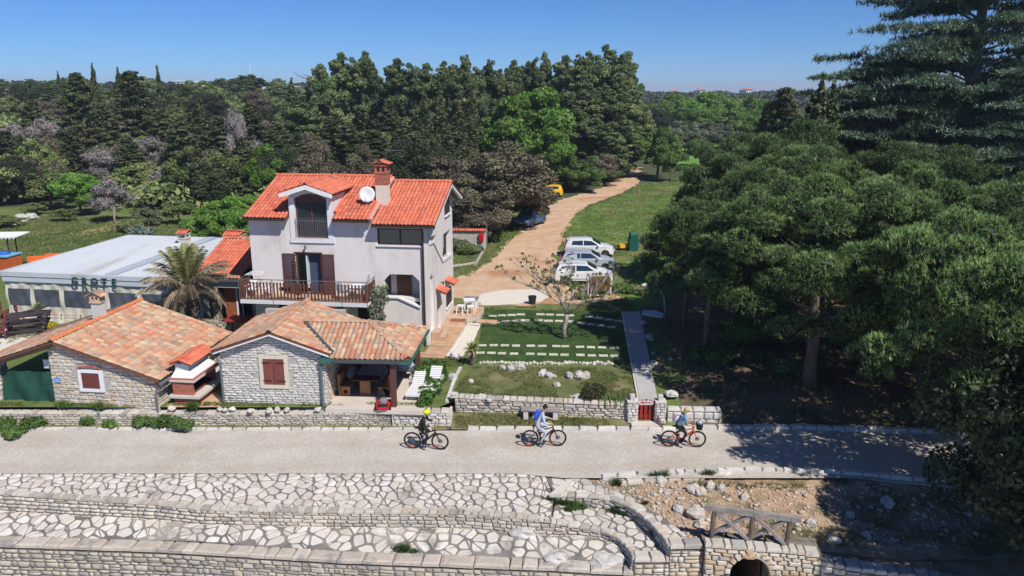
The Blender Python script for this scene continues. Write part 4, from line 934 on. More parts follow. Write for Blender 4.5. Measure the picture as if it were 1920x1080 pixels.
m_letter=M('dark_green_letter',(.006,.055,.045),rough=.5)
for k,chh in enumerate('GROTE'):
 me=text_mesh(chh,.58,.012,m_letter,bold=.018);o=link('letter',me,HL);o.location=(4.8+k*.62,-.24,2.62);o.rotation_euler=(math.pi/2,0,0)
m_redtxt=M('red_print',(.55,.05,.04),rough=.7)
for x in(2.6,3.75,5.0):
 o=link('banner_text',text_mesh('Karlovačko',.17,.002,m_redtxt),HL);o.location=(x+.42,-.19,.55);o.rotation_euler=(math.pi/2-.12,0,0)
 b=MB();b.ell((x-.18,-.19,.55),(.045,.006,.06),8,5);b.box(x-.25,x-.11,-.195,-.185,.45,.485);b.obj('emblem',M('navy_print',(.04,.06,.14),rough=.7),HL)
 # ============================================================ STONE HOUSE on the left (shed)
SR=rad(-6.3)
SH=thing('stone_house','low stone house with old orange tiled roof and small chimney on the left','house',(-19.5,31.42,.72),SR)
def old_roof(Hh,xr,zr,xl,zl,xR,zR,depth,y0=-.25,left_tiles=True):
 out_=[]
 for sx,xe,ze in((-1,xl,zl),(1,xR,zR)):
  s_=Vector((xr-xe,0,zr-ze));L=s_.length
  if sx<0:O,e=(xe,y0+depth,ze),Vector((0,-1,0))
  else:O,e=(xe,y0,ze),Vector((0,1,0))
  rf_=slab(Hh,'roof',m_underroof,O,e,s_,[(0,0),(depth,0),(depth,L),(0,L)],.12)
  tile_field(rf_,'roof_tile',T_OLD,O,e,s_,[(0,0),(depth,0),(depth,L-.03),(0,L-.03)],.22,.35,rr);out_.append(rf_)
 return out_
rfs=old_roof(SH,0,2.96,-4.65,1.42,4.65,1.42,6.7);ridge(rfs[1],'ridge_tile',R_NEW,(0,-.27,3.03),(0,6.45,3.03),rr)
b=MB();b.beam((0,-.27,2.80),(-4.6,-.27,1.28),.06,.16);b.beam((0,6.3,2.80),(-4.6,6.3,1.28),.06,.16)
for y in(.8,2.2,3.6,5):b.beam((-.1,y,2.78),(-4.6,y,1.26),.08,.12)
b.obj('rafter',m_darkbrown,SH)
b=MB();b.ext([(-.42,.0,-.2),(4.25,0,-.2),(4.25,0,1.40),(-.0,0,2.80),(-.42,0,2.68)],(0,.4,0));b.box(4.0,4.3,.0,6.2,-.2,1.4);b.box(-.42,4.2,5.9,6.2,-.2,1.4);b.box(-.42,-.12,.41,5.8,-.2,2.6);w_=b.obj('wall',m_mortar_l,SH)
sktop=lambda u:2.86-max(0,u)*.331 if u>0 else 2.80+u*.33
wx0,wx1,wz0,wz1=.82,2.02,.68,1.72
stone_face(w_,'stone',P_WARM,(0,0,0),(1,0,0),4.67,lambda u:sktop(u)-.02,rr,.12,.11,.2,.16,.42,-.15,lambda u,z,a,c:wx0-a<u<wx1+a and wz0-c<z<wz1+c+.1,.03,u0=-.42)
stone_face(w_,'stone',P_WARM,(4.30,0,0),(0,1,0),6.2,lambda u:1.35,rr,.12,.12,.2,.2,.45,-.15)
stone_face(w_,'quoin',P_WARM,(4.16,.0,0),(1,0,0),.2,lambda u:1.35,rr,.14,.14,.2,.2,.3,-.15,None,.05)
b=MB();frame(b,wx0+.05,wx1-.05,wz0+.02,wz1-.02,-.09,.14,.12);wf=b.obj('window',m_trim,SH)
b=MB();b.box(wx0+.19,wx1-.19,-.06,-.02,wz0+.16,wz1-.16);b.obj('shutter',M('plain_maroon',(.13,.035,.03),(.16,.045,.04),scale=6,rough=.7),wf)
it=[(MB().cbox((0,0,0),(.2,.08,.07)).mesh('lintel_brick',m_brick),Matrix.Translation((wx0+.15+k*.15,-.06,wz1+.05+.09*math.sin(math.pi*(k+.5)/7)))@Matrix.Rotation(-rad((k-3)*-7),4,'Y'))for k in range(7)];pieces(wf,'lintel_brick',it)
b=MB();b.box(-.28,.0,-.06,-.03,1.05,1.26);sg=b.obj('blue_sign',M('blue_sign',(.05,.22,.5),rough=.5),SH)
b=MB()
for i in range(2):
 for k in range(5):b.box(-.25+k*.05,-.22+k*.05,-.065,-.0601,1.10+i*.07,1.13+i*.07)
b.obj('sign_marks',m_white,sg)
# gate side: pillar, net
b=MB();b.box(-3.65,-2.95,.0,.6,-.2,1.75);p=b.obj('pillar',m_mortar_l,SH);stone_face(p,'stone',P_WARM,(-3.65,0,0),(1,0,0),.7,lambda u:1.7,rr,.1,.14,.24,.2,.4,-.15);stone_face(p,'stone',P_WARM,(-2.95,0,0),(0,1,0),.6,lambda u:1.7,rr,.1,.14,.24,.2,.4,-.15)
b=MB();b.tube([(-3.45,-.14,-.1),(-3.45,-.14,1.6)],.05,7);b.obj('post',m_brown,SH)
V=[];N=22
for i in range(N+1):
 for j in range(9):
  x=-2.88+2.42*i/N;z=-.12+1.62*j/8;V.append((x,.1+.05*math.sin(x*5+z*2)+.04*math.sin(x*11-z*4),z-.05*math.sin(math.pi*i/N)*(j==8)))
b=MB();b.add(V,[(i*9+j,(i+1)*9+j,(i+1)*9+j+1,i*9+j+1)for i in range(N)for j in range(8)]);nt_=b.obj('shade_net',M('dark_green_net',(.012,.06,.045),(.02,.085,.06),scale=3,rough=.8),None,smooth=True)
tag(nt_,'dark green shade net hung across the open bay of the left stone house','net');nt_.location=SH.location;nt_.rotation_euler=SH.rotation_euler
b=MB();b.box(-.95,-.46,.3,.34,1.55,1.95);bd=b.obj('notice_board',M('pale_blue_board',(.5,.56,.66),(.62,.66,.72),scale=3,rough=.6),None);tag(bd,'pale notice board with small blue print hanging above the green net','board');bd.location=SH.location;bd.rotation_euler=SH.rotation_euler
b=MB();b.box(-.7,-.56,.29,.299,1.6,1.66);b.obj('print',M('navy_print',(.04,.06,.14)),bd)
# chimney with tiled cap
def cottage_chimney():
 c=thing('chimney','whitewashed chimney with brick vents and tiled gable cap on the left stone house','chimney',wmat(SH)@Vector((-.15,3.3,2.72)),SR)
 c.scale=(.72,.72,.72)
 b=MB();b.box(-.31,.31,-.28,.28,0,1.42);b.obj('stack',M('grey_white_render',(.52,.51,.49),(.6,.59,.57),scale=3,rough=.95,bump=.01),c);b=MB();b.box(-.38,.38,-.35,.35,1.42,1.5);b.box(-.34,.34,-.31,.31,1.5,1.62)
 for sx in(-1,0,1):
  for sy in(-1,1):b.cbox((sx*.28,sy*.26,1.72),(.1,.1,.22))
 b.cbox((-.28,0,1.72),(.1,.1,.22));b.cbox((.28,0,1.72),(.1,.1,.22));b.ext([(-.36,-.31,1.83),(.36,-.31,1.83),(0,-.31,2.02)],(0,.62,0));b.obj('vents',M('yellow_brick',palette=[(.56,.40,.26),(.62,.46,.32),(.5,.33,.22)],rough=.9),c)
 for sx in(-1,1):
  s_=Vector((-sx*.48,0,.26));tile_field(c,'roof_tile',T_OLD,(sx*.50,-.42 if sx>0 else .42,1.84),(0,1 if sx>0 else-1,0),s_,[(0,0),(.84,0),(.84,.5),(0,.5)],.22,.27,rr)
 ridge(c,'ridge_tile',R_OLD,(0,-.44,2.12),(0,.44,2.12),rr,.3)
 b=MB();b.box(-.4,.4,-.4,-.28,-.1,.1);b.box(.3,.5,-.3,.3,-.12,.02);b.obj('flashing',M('blue_grey_flashing',(.3,.38,.44),rough=.5),c)
cottage_chimney()
b=MB();b.tube([(4.72,-.25,1.28),(4.72,6.4,1.28)],.07,8);b.tube([(4.72,0,1.28),(4.6,-.05,1.0),(4.38,-.12,.9),(4.36,-.14,-.2)],.045,7);b.obj('gutter',m_zinc,SH)
# ============================================================ BARBECUE between the houses
BQ=thing('barbecue','outdoor brick barbecue with white hood and small red tile roof beside the left house','barbecue',(-14.78,31.25,.72),SR);BQ.scale=(.93,.93,.93)
b=MB();b.box(.15,1.25,.1,2.6,-.15,.42);b.box(.0,.25,2.6,4.4,-.15,.4);b.obj('base',m_brick,BQ)
b=MB();b.box(-.05,1.45,-.05,2.7,.44,.56);b.box(.35,1.5,2.705,4.3,.46,.55);b.box(.0,1.40,-.0,2.65,.40,.44);b.obj('shelf',m_conc,BQ)
b=MB();b.box(.1,1.1,.1,.22,.56,1.22);b.box(.1,.22,.22,2.3,.56,1.22);b.box(.22,1.1,2.2,2.32,.56,1.22);b.box(.22,1.05,.23,2.19,.57,.6);fb=b.obj('firebox',m_brick,BQ)
bk2=MB().cbox((0,0,0),(.19,.014,.058)).mesh('brick',m_brick)
pieces(fb,'brick',[(bk2,Matrix.Translation((.21+i*.2+(j%2)*.03,.096,.60+j*.068)))for i in range(5)for j in range(9)])
b=MB();b.box(.24,1.0,.25,2.18,.6,.62);b.obj('ash_bed',m_dark,BQ)
b=MB();b.box(.0,1.25,.0,2.45,1.22,1.31);b.obj('mantel',m_conc,BQ);b=MB();b.box(.04,1.2,.04,2.4,1.31,1.40);b.obj('brick_course',m_brick,BQ)
b=MB();lo=[(.08,.08),(1.14,.08),(1.14,2.3),(.08,2.3)];hi=[(.22,.3),(.85,.3),(.85,2.1),(.22,2.1)]
b.add([(x,y,1.40)for x,y in lo]+[(x,y,1.72)for x,y in hi]+[(x,y,2.02)for x,y in hi],[(0,1,5,4),(1,2,6,5),(2,3,7,6),(3,0,4,7),(4,5,9,8),(5,6,10,9),(6,7,11,10),(7,4,8,11),(8,9,10,11),(3,2,1,0)]);b.obj('hood',M('white_render',(.66,.68,.70),rough=.85),BQ)
for sx in(-1,1):
 s_=Vector((-sx*.52,0,.2));xe=.54+sx*.52;rb_=slab(BQ,'roof',m_underroof,(xe,.1 if sx>0 else 2.4,2.02),(0,1 if sx>0 else-1,0),s_,[(0,0),(2.3,0),(2.3,.55),(0,.55)],.04)
 tile_field(rb_,'roof_tile',T_RED,(xe,.1 if sx>0 else 2.4,2.02),(0,1 if sx>0 else-1,0),s_,[(0,0),(2.3,0),(2.3,.56),(0,.56)],.19,.28,rr)
sheet('bare_soil',[(-14.9,30.98),(-12.6,30.98),(-12.4,36),(-14.6,36)],.806,m_dirt,.05,.3)
# ============================================================ MIDDLE STONE HOUSE with porch
MR=rad(-3.6)
MH=thing('stone_house','white stone gabled house with brown shutters and a tiled open porch','house',(-10.22,31.35,.75),MR)
rfs=old_roof(MH,0,3.37,-2.52,2.50,2.52,2.46,5.15,-.25);ridge(rfs[1],'ridge_tile',R_OLD,(0,-.27,3.44),(0,4.9,3.44),rr)
mtop=lambda u:3.22-abs(u)*.345
b=MB();b.ext([(-2.35,0,-.2),(2.25,0,-.2),(2.25,0,mtop(2.25)),(0,0,3.22),(-2.35,0,mtop(2.35))],(0,.35,0));b.box(-2.35,-2.05,.36,4.8,-.2,2.4);b.box(1.95,2.25,.36,4.8,-.2,2.4);b.box(-2.0,1.9,4.5,4.8,-.2,3.0);w_=b.obj('wall',m_mortar_l,MH)
ux0,ux1,uz0,uz1=-.64,.62,.78,2.30
stone_face(w_,'stone',P_WHITE,(0,0,0),(1,0,0),4.6,lambda u:mtop(u)-.02,rr,.12,.085,.14,.14,.42,-.15,lambda u,z,a,c:ux0-a<u<ux1+a and uz0-c<z<uz1+c,.03,u0=-2.35)
stone_face(w_,'stone',P_WARM,(2.25,0,0),(0,1,0),4.8,lambda u:2.3,rr,.12,.12,.2,.2,.45,-.15)
b=MB();frame(b,ux0,ux1,uz0,uz1,-.07,.17,.12);b.ext([(-.42,-.08,uz1+.02),(.42,-.08,uz1+.02),(.0,-.08,uz1+.20)],(0,.1,0));wf=b.obj('window',M('cream_stone_frame',(.58,.52,.42),(.64,.58,.48),scale=3,rough=.9),MH)
b=MB();b.box(ux0+.17,-.02,-.05,-.01,uz0+.17,uz1-.17);b.obj('shutter',m_redbrown,wf);b=MB();b.box(0,ux1-.17,-.05,-.01,uz0+.17,uz1-.17);b.obj('shutter',m_redbrown,wf)
b=MB()
for z in(uz0+.35,uz1-.35):
 b.box(ux0+.12,-.12,-.07,-.051,z-.025,z+.025);b.box(.1,ux1-.12,-.07,-.051,z-.025,z+.025)
b.obj('hinge',m_darkbrown,wf)
b=MB();b.beam((-2.5,-.3,2.40),(0,-.3,3.27),.04,.05);b.beam((0,-.3,3.27),(2.5,-.3,2.38),.04,.05);b.obj('verge',m_trim,MH)
b=MB();b.tube([(-2.62,-.2,2.42),(-2.62,4.8,2.42)],.06,7);b.tube([(-2.62,-.1,2.4),(-2.45,-.12,2.15),(-2.3,-.14,1.9),(-2.3,-.14,-.1)],.05,7);b.tube([(2.2,-.16,2.2),(2.1,-.16,2.0),(2.1,-.16,-.1)],.055,7);b.obj('downpipe',M('dull_green_pipe',(.11,.15,.15),rough=.5),MH)
# porch roof: ridge from middle house to a hip
ze,za_,ax,ay,xe,ye=2.24,3.14,3.72,2.15,5.9,4.3
O=Vector((2.35,-.15,ze));s_=Vector((0,ay+.15,za_-ze));L=s_.length
pf=slab(MH,'porch_roof',m_underroof,O,(1,0,0),s_,[(0,0),(xe-2.35,0),(ax-2.35,L),(-1.45,L),(-.95,L*.6)],.08)
tile_field(pf,'roof_tile',T_OLD,O,(1,0,0),s_,[(0,0),(xe-2.35,0),(ax-2.35,L),(-1.45,L)],.22,.33,rr)
sh_=Vector((-(xe-ax),0,za_-ze));Lh=sh_.length;O2=Vector((xe,-.15,ze));ph=slab(MH,'porch_roof',m_underroof,O2,(0,1,0),sh_,[(0,0),(ye+.15,0),(ay+.15,Lh)],.08)
tile_field(ph,'roof_tile',T_OLD,O2,(0,1,0),sh_,[(0,0),(ye+.15,0),(ay+.15,Lh)],.22,.33,rr)
s3_=Vector((0,-(ye-ay),za_-ze));pb=slab(MH,'porch_roof',m_underroof,(xe,ye,ze),(-1,0,0),s3_,[(0,0),(xe-2.3,0),(xe-1.0,s3_.length),(xe-ax,s3_.length)],.08)
tile_field(pb,'roof_tile',T_OLD,(xe,ye,ze),(-1,0,0),s3_,[(0,0),(xe-2.3,0),(xe-1.0,s3_.length),(xe-ax,s3_.length)],.22,.33,rr)
ridge(pf,'ridge_tile',R_OLD,(ax,ay,za_+.06),(xe-.05,-.1,ze+.08),rr);ridge(pf,'ridge_tile',R_OLD,(.85,ay,za_+.06),(ax,ay,za_+.06),rr);ridge(pf,'ridge_tile',R_OLD,(xe,ye,ze+.06),(ax,ay,za_+.06),rr)
b=MB();b.beam((.75,2.0,3.20),(2.62,-.1,2.52),.16,.05);b.box(2.3,xe+.05,-.30,-.17,2.10,2.24);b.obj('valley_gutter',M('dark_grey_gutter',(.06,.075,.08),rough=.5),MH)
for bx in((2.1,2.6,-.32,-.05,2.08,2.30),(5.5,xe+.12,-.32,-.16,2.08,2.20),(xe+.01,xe+.13,-.15,ye,2.12,2.22)):MB().box(*bx).obj('gutter',m_green_metal,MH)
b=MB();b.box(5.05,5.27,-.12,.10,.02,2.12);b.obj('post',m_brown,MH);b=MB();b.box(5.35,5.57,3.95,4.17,.02,2.12);b.obj('post',m_brown,MH)
b=MB();b.box(2.3,5.6,-.06,.08,1.98,2.12);b.box(5.4,5.55,.1,4.1,1.98,2.12);b.box(2.3,5.6,4.0,4.14,1.98,2.12);b.obj('beam',m_darkbrown,MH)
b=MB();b.box(2.27,6.5,-.45,4.3,-.1,.075);b.obj('patio_slab',M('pale_patio',(.54,.46,.40),(.60,.54,.48),scale=1.2,rough=.85),MH)
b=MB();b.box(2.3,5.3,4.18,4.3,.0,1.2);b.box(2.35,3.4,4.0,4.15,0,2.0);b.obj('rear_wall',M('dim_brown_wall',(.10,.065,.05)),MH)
# ============================================================ roadside walls, gate
GW=thing('garden_wall','long low drystone wall in front of the stone houses on the left','wall')
pts=[(-26,30.8),(-15,30.74),(-5.2,30.72)]
b=MB();ribbon(b,[(x,y+.03)for x,y in pts],.56,-.1,.32);b.obj('wall_core',m_mortar_l,GW)
path_face(GW,'stone',P_STONE,pts,.55,.52,rr,.08,.17,.12,.42)
caps(GW,'coping_stone',CAPP,pts,.61,.36,rr,.15,.55,.09,.04)
GW2=thing('garden_wall','short taller end of stone wall beside the small earth path','wall')
pts=[(-5.15,30.66),(-2.62,30.68)]
b=MB();ribbon(b,[(x,y+.03)for x,y in pts],.66,-.1,.4);b.obj('wall_core',m_mortar_l,GW2)
path_face(GW2,'stone',P_WHITE,pts,.64,.62,rr,.12,.22,.2,.45,gap=.025);caps(GW2,'coping_stone',CAPP,pts,.71,.42,rr,.2,.45,.12,.04)
stone_face(GW2,'stone',P_STONE,(-2.60,30.68,0),(0,1,0),.45,lambda u:.8,rr,.1)
GW3=thing('garden_wall','rough stone retaining wall between the lower lawn and the grass verge, left of the gate','wall')
pts=[(-2.5,31.42),(-.5,31.34),(2.4,31.14),(5.02,30.98)]
zt3=lambda p:float(np.interp(p[0],[-2.5,-1.2,2.4,5.02],[1.12,1.04,.98,.92]))
b=MB();ribbon(b,[(x,y+.04)for x,y in pts],lambda p:zt3(p)-.08,-.1,.34);b.obj('wall_core',m_mortar_l,GW3)
path_face(GW3,'stone',P_STONE,pts,lambda s:zt3((s-2.5,0))-.08,lambda s:zt3((s-2.5,0))-.2,rr,.09,.18,.18,.55,gap=.022);caps(GW3,'coping_stone',CAPP,pts,zt3,.38,rr,.15,.5,.1,.05)
it=[(rr.choice(P_WHITE),Matrix.Translation((-2.52+rr.uniform(-.03,.03),31.5+k*.0,1.1+k*.1))@Matrix.Rotation(rr.uniform(-.2,.2),4,'Z')@Matrix.Diagonal((.3,.25,.1,1)))for k in range(2)];pieces(GW3,'stone',it)
def gate_pillar(x,y,lab):
 p=thing('gate_pillar',lab,'pillar',(x,y,.15));b=MB();b.box(-.19,.19,-.19,.19,0,.95);b.obj('core',m_mortar_l,p)
 stone_face(p,'stone',P_WHITE,(-.21,-.21,0),(1,0,0),.42,lambda u:.92,rr,.08,.1,.15,.18,.3);stone_face(p,'stone',P_WHITE,(.21,-.21,0),(0,1,0),.42,lambda u:.92,rr,.08,.1,.15,.18,.3);stone_face(p,'stone',P_WHITE,(-.21,.21,0),(0,-1,0),.42,lambda u:.92,rr,.08,.1,.15,.18,.3)
 b=MB();b.box(-.24,.24,-.24,.24,.94,1.0);b.box(-.1,.1,-.1,.1,1.0,1.24);b.obj('cap',M('cut_limestone',(.60,.57,.53),(.52,.49,.45),scale=5,rough=.9,bump=.01),p);return p
gate_pillar(5.17,30.98,'square stone gate pillar at the end of the retaining wall, left of the red gate');gate_pillar(6.36,30.92,'square stone gate pillar right of the red gate')
gt=thing('gate','dark red wooden garden gate with a white PRIVAT sign','gate',(5.76,30.95,.2))
m_gred=M('dark_red_paint',(.22,.022,.018),(.27,.03,.024),scale=6,rough=.55)
for k in range(5):
 x=-.38+k*.19;w_=.155 if k in(0,4)else .13;b=MB();b.box(x-w_/2,x+w_/2,-.02,.01,.05,.98-.05*abs(k-2)*.5);b.obj('board',m_gred,gt)
b=MB();b.box(-.45,.45,.011,.05,.16,.26);b.box(-.45,.45,.011,.05,.70,.80);b.obj('crossbar',m_gred,gt)
b=MB();b.box(-.30,.30,-.045,-.022,.74,.92);sg=b.obj('sign',M('sign_white',(.78,.76,.76),rough=.5),gt)
o=link('sign_text',text_mesh('PRIVAT',.17,.002,M('crimson_print',(.42,.02,.06),rough=.5),shear=.25,bold=.008),sg);o.location=(0,-.048,.83);o.rotation_euler=(math.pi/2,0,0)
b=MB();b.box(5.1,6.35,30.4,31.1,.0,.20);gs=b.obj('gate_step',m_conc,None);tag(gs,'pale concrete slab below the red gate','step')
b=MB();b.beam((6.32,30.4,.15),(6.2,30.85,.65),.08,.08);pp=b.obj('wooden_post',m_brown,None);tag(pp,'short leaning brown post at the foot of the right gate pillar','post')
BWL=thing('garden_wall','low block wall in dappled shade right of the gate behind the third cyclist','wall')
pts=[(6.7,31.0),(9.0,30.9)];b=MB();ribbon(b,[(x,y+.03)for x,y in pts],.62,0,.34);b.obj('wall_core',m_mortar_l,BWL)
path_face(BWL,'stone',P_WHITE,pts,.58,.55,rr,.2,.26,.35,.6);caps(BWL,'coping_stone',P_WHITE,pts,.68,.42,rr,.4,.7,.1,.04);stone_face(BWL,'stone',P_WHITE,(9.02,30.9,0),(0,1,0),.4,lambda u:.6,rr,.1)
# ============================================================ garden path, stepping stones
wk=sheet('garden_path',PX([(1168,586),(1200,586),(1234,756),(1200,756)],.8),.86,M('grey_path',(.40,.385,.37),(.47,.45,.43),scale=1.5,rough=.9,bump=.01,bscale=14),th=.08)
b=MB();P_=PX([(1168,586),(1200,756)],.8);b.beam(P_[0]+Vector((-.06,0,.03)),P_[1]+Vector((-.06,0,.03)),.08,.1);b.obj('path_edging',m_conc,wk)
slabs=[(283,379),(341,376),(403,373),(461,370),(585,369),(645,371),(710,373),(770,376),(893,385),(952,393),(1018,402),(1080,410),(303,416),(365,412),(425,410),(488,407),(575,406),(636,410),(702,411),(770,413),(842,424),(905,432),(970,440),(1032,450),(218,565),(290,564),(360,565),(430,567),(524,568),(596,569),(685,570),(740,571),(835,575),(905,577),(975,578),(1050,581),(205,612),(275,613),(342,616),(418,618),(521,619),(593,621),(668,623),(738,625),(838,626),(910,629),(983,630),(1055,632)]
SLM=MB();SLM.box(-.5,.5,-.5,.5,-.03,.012);SLM=SLM.mesh('stepping_stone',M('stepping_stone',palette=[(.60,.56,.48),(.66,.62,.54),(.55,.51,.44)],scale=4,rough=.9))
rows=['farthest row','second row from the track','row nearer the middle of the lawn','row nearest the rock edging']
for i,(x,y)in enumerate(slabs):
 p=at(840+x/3.375,480+y/3.375,.82);o=link('stepping_stone',SLM);o.location=p;o.rotation_euler=(0,0,rr.uniform(-.05,.05)-(.25 if i in(8,9,10,11,20,21,22,23)else 0));w_=.50 if i<24 else .44;o.scale=(w_*rr.uniform(.95,1.05),(.36 if i<24 else .30)*rr.uniform(.95,1.1),1)
 j=i if i<12 else(i-12 if i<24 else(i-24 if i<36 else i-36));R_i=i//12;o['label']='pale rectangular stepping stone, %s from the left in the %s'%(['first','second','third','fourth','fifth','sixth','seventh','eighth','ninth','tenth','eleventh','last'][j],['farthest row','second farthest row','third row','nearest row'][R_i]);o['category']='stepping stone';o['group']='stepping stones laid in rows on the lawn'
 # ============================================================ rocks
def rock_mesh(seed,mat,n=12,k=8,jit=.16,name='rock'):
 r=random.Random(seed);b=MB();b.ell((0,0,0),(.5,.5,.5),n,k);V=[]
 for v in b.v:
  v=Vector(v);q=1+jit*2.2*noise.noise(v*3.2+Vector((seed*3.1,0,0)))+jit*noise.noise(v*8+Vector((0,seed,0)));
  v=v*q;v.z=max(v.z,-.3);V.append(v)
 b.v=V;return b.mesh(name,mat)
m_rock=M('grey_rock',(.40,.38,.36),(.56,.53,.50),scale=4,rough=.95,bump=.03,bscale=10,c3=(.24,.23,.22),s3=1.6,t3=.55,vary=.15)
m_rockw=M('white_rock',(.58,.54,.49),(.46,.40,.34),scale=4,rough=.95,bump=.03,bscale=10,vary=.15)
RK=[rock_mesh(i,m_rock)for i in range(4)];RW=[rock_mesh(i+10,m_rockw)for i in range(4)]
def rock(p,s,lab=None,white=False,group=None,name='rock',flat=.7,rz=None):
 o=link(name,rr.choice(RW if white else RK));o.location=(p[0],p[1],p[2]+s*flat*.2);o.rotation_euler=(0,0,rr.uniform(0,6)if rz is None else rz);o.scale=(s,s*rr.uniform(.65,.9),s*flat)
 return tag(o,lab,'rock',group)
c5=lambda x,y,z=.8:at(840+x/3.375,480+y/3.375,z)
for k in range(38):
 x=205+k*22.5;rock(c5(x,682+rr.uniform(-5,5)),rr.uniform(.16,.30),'small pale edging rock, number-for-number %s'%k,True,'rocks edging the lawn')
 ORD=['first','second','third','fourth','fifth','sixth','seventh','eighth','ninth','tenth','eleventh','twelfth','thirteenth','fourteenth','fifteenth','sixteenth','seventeenth','eighteenth','nineteenth']
 S.collection.objects[-1]['label']=('small pale rock, %s from the left end of the edging between the lawns'%ORD[k])if k<19 else('small pale rock, %s from the right end of the edging between the lawns'%ORD[37-k])
for x,y,s,l in[(345,715,.42,'grey pitted rock at the left of the planted hump'),(395,722,.5,'grey pitted rock in the middle of the planted hump'),(455,715,.62,'largest grey pitted rock at the right of the planted hump'),(430,690,.35,'small grey rock behind the planted hump'),(600,752,.55,'tall whitish rock at the left of the middle cluster'),(640,765,.5,'grey rock in the middle of the middle cluster'),(672,770,.35,'low rock at the right of the middle cluster'),(768,770,.55,'grey rock at the left of the right cluster'),(835,775,.6,'broad grey rock at the front of the right cluster'),(875,765,.55,'grey rock at the right of the right cluster'),(830,745,.35,'small rock at the back of the right cluster'),(690,825,.42,'flat tan stone alone on the lower lawn'),(815,915,.6,'brownish rock beside the round dark bush'),(145,800,.35,'small pale rock left on the lower lawn'),(30,775,.5,'pale rock at the left edge of the lower lawn'),(45,650,.7,'grey rock at the foot of the gravel strip')]:
 rock(c5(x,y),s,l,s<.4 or 'white' in l or 'tan' in l)
for x,y,s in[(215,905,.5),(265,915,.45)]:rock(c5(x,y,.95),s,'knobbly grey rock sitting on the retaining wall, '+('left' if x<250 else 'right')+' one of two',False)
for i,(x,y,s)in enumerate([(1245,195,.8),(1275,525,.9),(1300,690,.7),(1415,880,1.4),(1235,430,.6),(1300,620,.35),(1410,660,.4),(1330,710,.3)]):
 rock(c5(x,y,.8),s*(.45 if i==3 else .68),['grey rock in the grass near the hollow tree shade edge','large shaded rock right of the middle of the garden path','shaded rock right of the lower garden path','long flat grey slab rock behind the right gate pillar','upright shaded rock beside the garden path near its top','small white stone under the pines near the path','small bright white stone deeper under the pines','small white stone near the lower path'][i],i in(5,6,7),flat=.45 if i==3 else .7)
 # rocks on the bank
cb=lambda x,y:(1100+x/2.3415,720+y/2.3415)
bank_rocks=[(468,485,.55,1,'large white boulder on the soil bank, left of the pair'),(497,495,.5,1,'white upright boulder on the soil bank, right of the pair'),(540,470,.45,1,'pale boulder below the kerb on the soil bank'),(590,478,.38,0,'grey boulder on the soil bank'),(405,425,.4,0,'grey rock just under the road kerb'),(320,447,.45,0,'blue-grey rock on the left of the soil bank'),(352,490,.4,0,'flat blue-grey rock in the loose rubble'),(478,430,.3,0,'small grey rock under the kerb'),(480,580,.7,1,'big pale boulder beside the railing'),(500,625,.45,1,'pale boulder at the left railing post'),(690,512,.4,1,'pale rock at the shade edge'),(400,560,.4,0,'grey rock beside the side paving'),(1085,680,.45,1,'pale stone in the shade behind the railing'),(1320,520,.6,0,'tall grey stone standing in the shaded bank'),(600,420,.8,1,'flat slab stone under the kerb'),(985,610,.4,0,'grey stone behind the right end of the railing'),(1230,640,.4,0,'grey stone in deep shade'),(1160,560,.35,0,'small grey stone in the shaded bank')]
for x,y,s,wh,l in bank_rocks:
 p=at(*cb(x,y),-.3);p=Vector((p.x,p.y,bankz(p.x,p.y)));rock(p,s,l,bool(wh),flat=.35 if 'flat' in l else .75)
 # loose rubble: nobody could count it
rb=random.Random(77);items=[]
PEB=[rock_mesh(30+i,M('rubble_stone',palette=[(.55,.48,.40),(.46,.36,.28),(.60,.55,.49),(.40,.38,.36),(.52,.34,.22)],rough=.95),6,4)for i in range(3)]
def joined(name,items,kind='stuff',label=None,cat=None):
 e=thing('tmp','x','x');PC[('tmp',name)]=0;e.name='tmp_'+name;pieces(e,name,items,0,name);o=[c for c in e.children][0];o.parent=None;bpy.data.objects.remove(e);o.name=name;o['kind']=kind
 if label:o['label']=label
 if cat:o['category']=cat
 return o
for k in range(2600):
 x=3.2+rb.random()**1.6*14;y=rb.uniform(22.5,26.1)
 if x<so_x(y)+.05:continue
 s=rb.uniform(.03,.14)*(1 if rb.random()<.9 else 1.8);items.append((rb.choice(PEB),Matrix.Translation((x,y,bankz(x,y)+s*.15))@Matrix.Rotation(rb.uniform(0,6),4,'Z')@Matrix.Diagonal((s,s*.8,s*.6,1))))
joined('rubble',items)
# boulders set in the paving
for i,(px,py,z,s)in enumerate([(984,1000,-.85,1.15),(1044,1046,-1.02,.9),(1140,1046,-.95,1.35)]):
 p=at(px,py,z);rock((p.x,p.y,p.z-.1),s,['smooth grey boulder built into the middle terrace wall','grey rock in the lower paving near the sea wall coping','large brown bedrock slab at the end of the lower paving'][i],False,flat=.22 if i==2 else .5,rz=.2)
b=MB();p0,p1=at(1060,893,0),at(1045,933,-.1)
b.ext([at(1063,906,-.03),at(1072,906,-.03)+Vector((-.0,0,0)),at(1052,933,-.1),at(1030,933,-.1)],(0,0,.14));rs=b.obj('stone_slab',m_conc,None);tag(rs,'long rectangular stone slab step at the top of the side ramp','step')
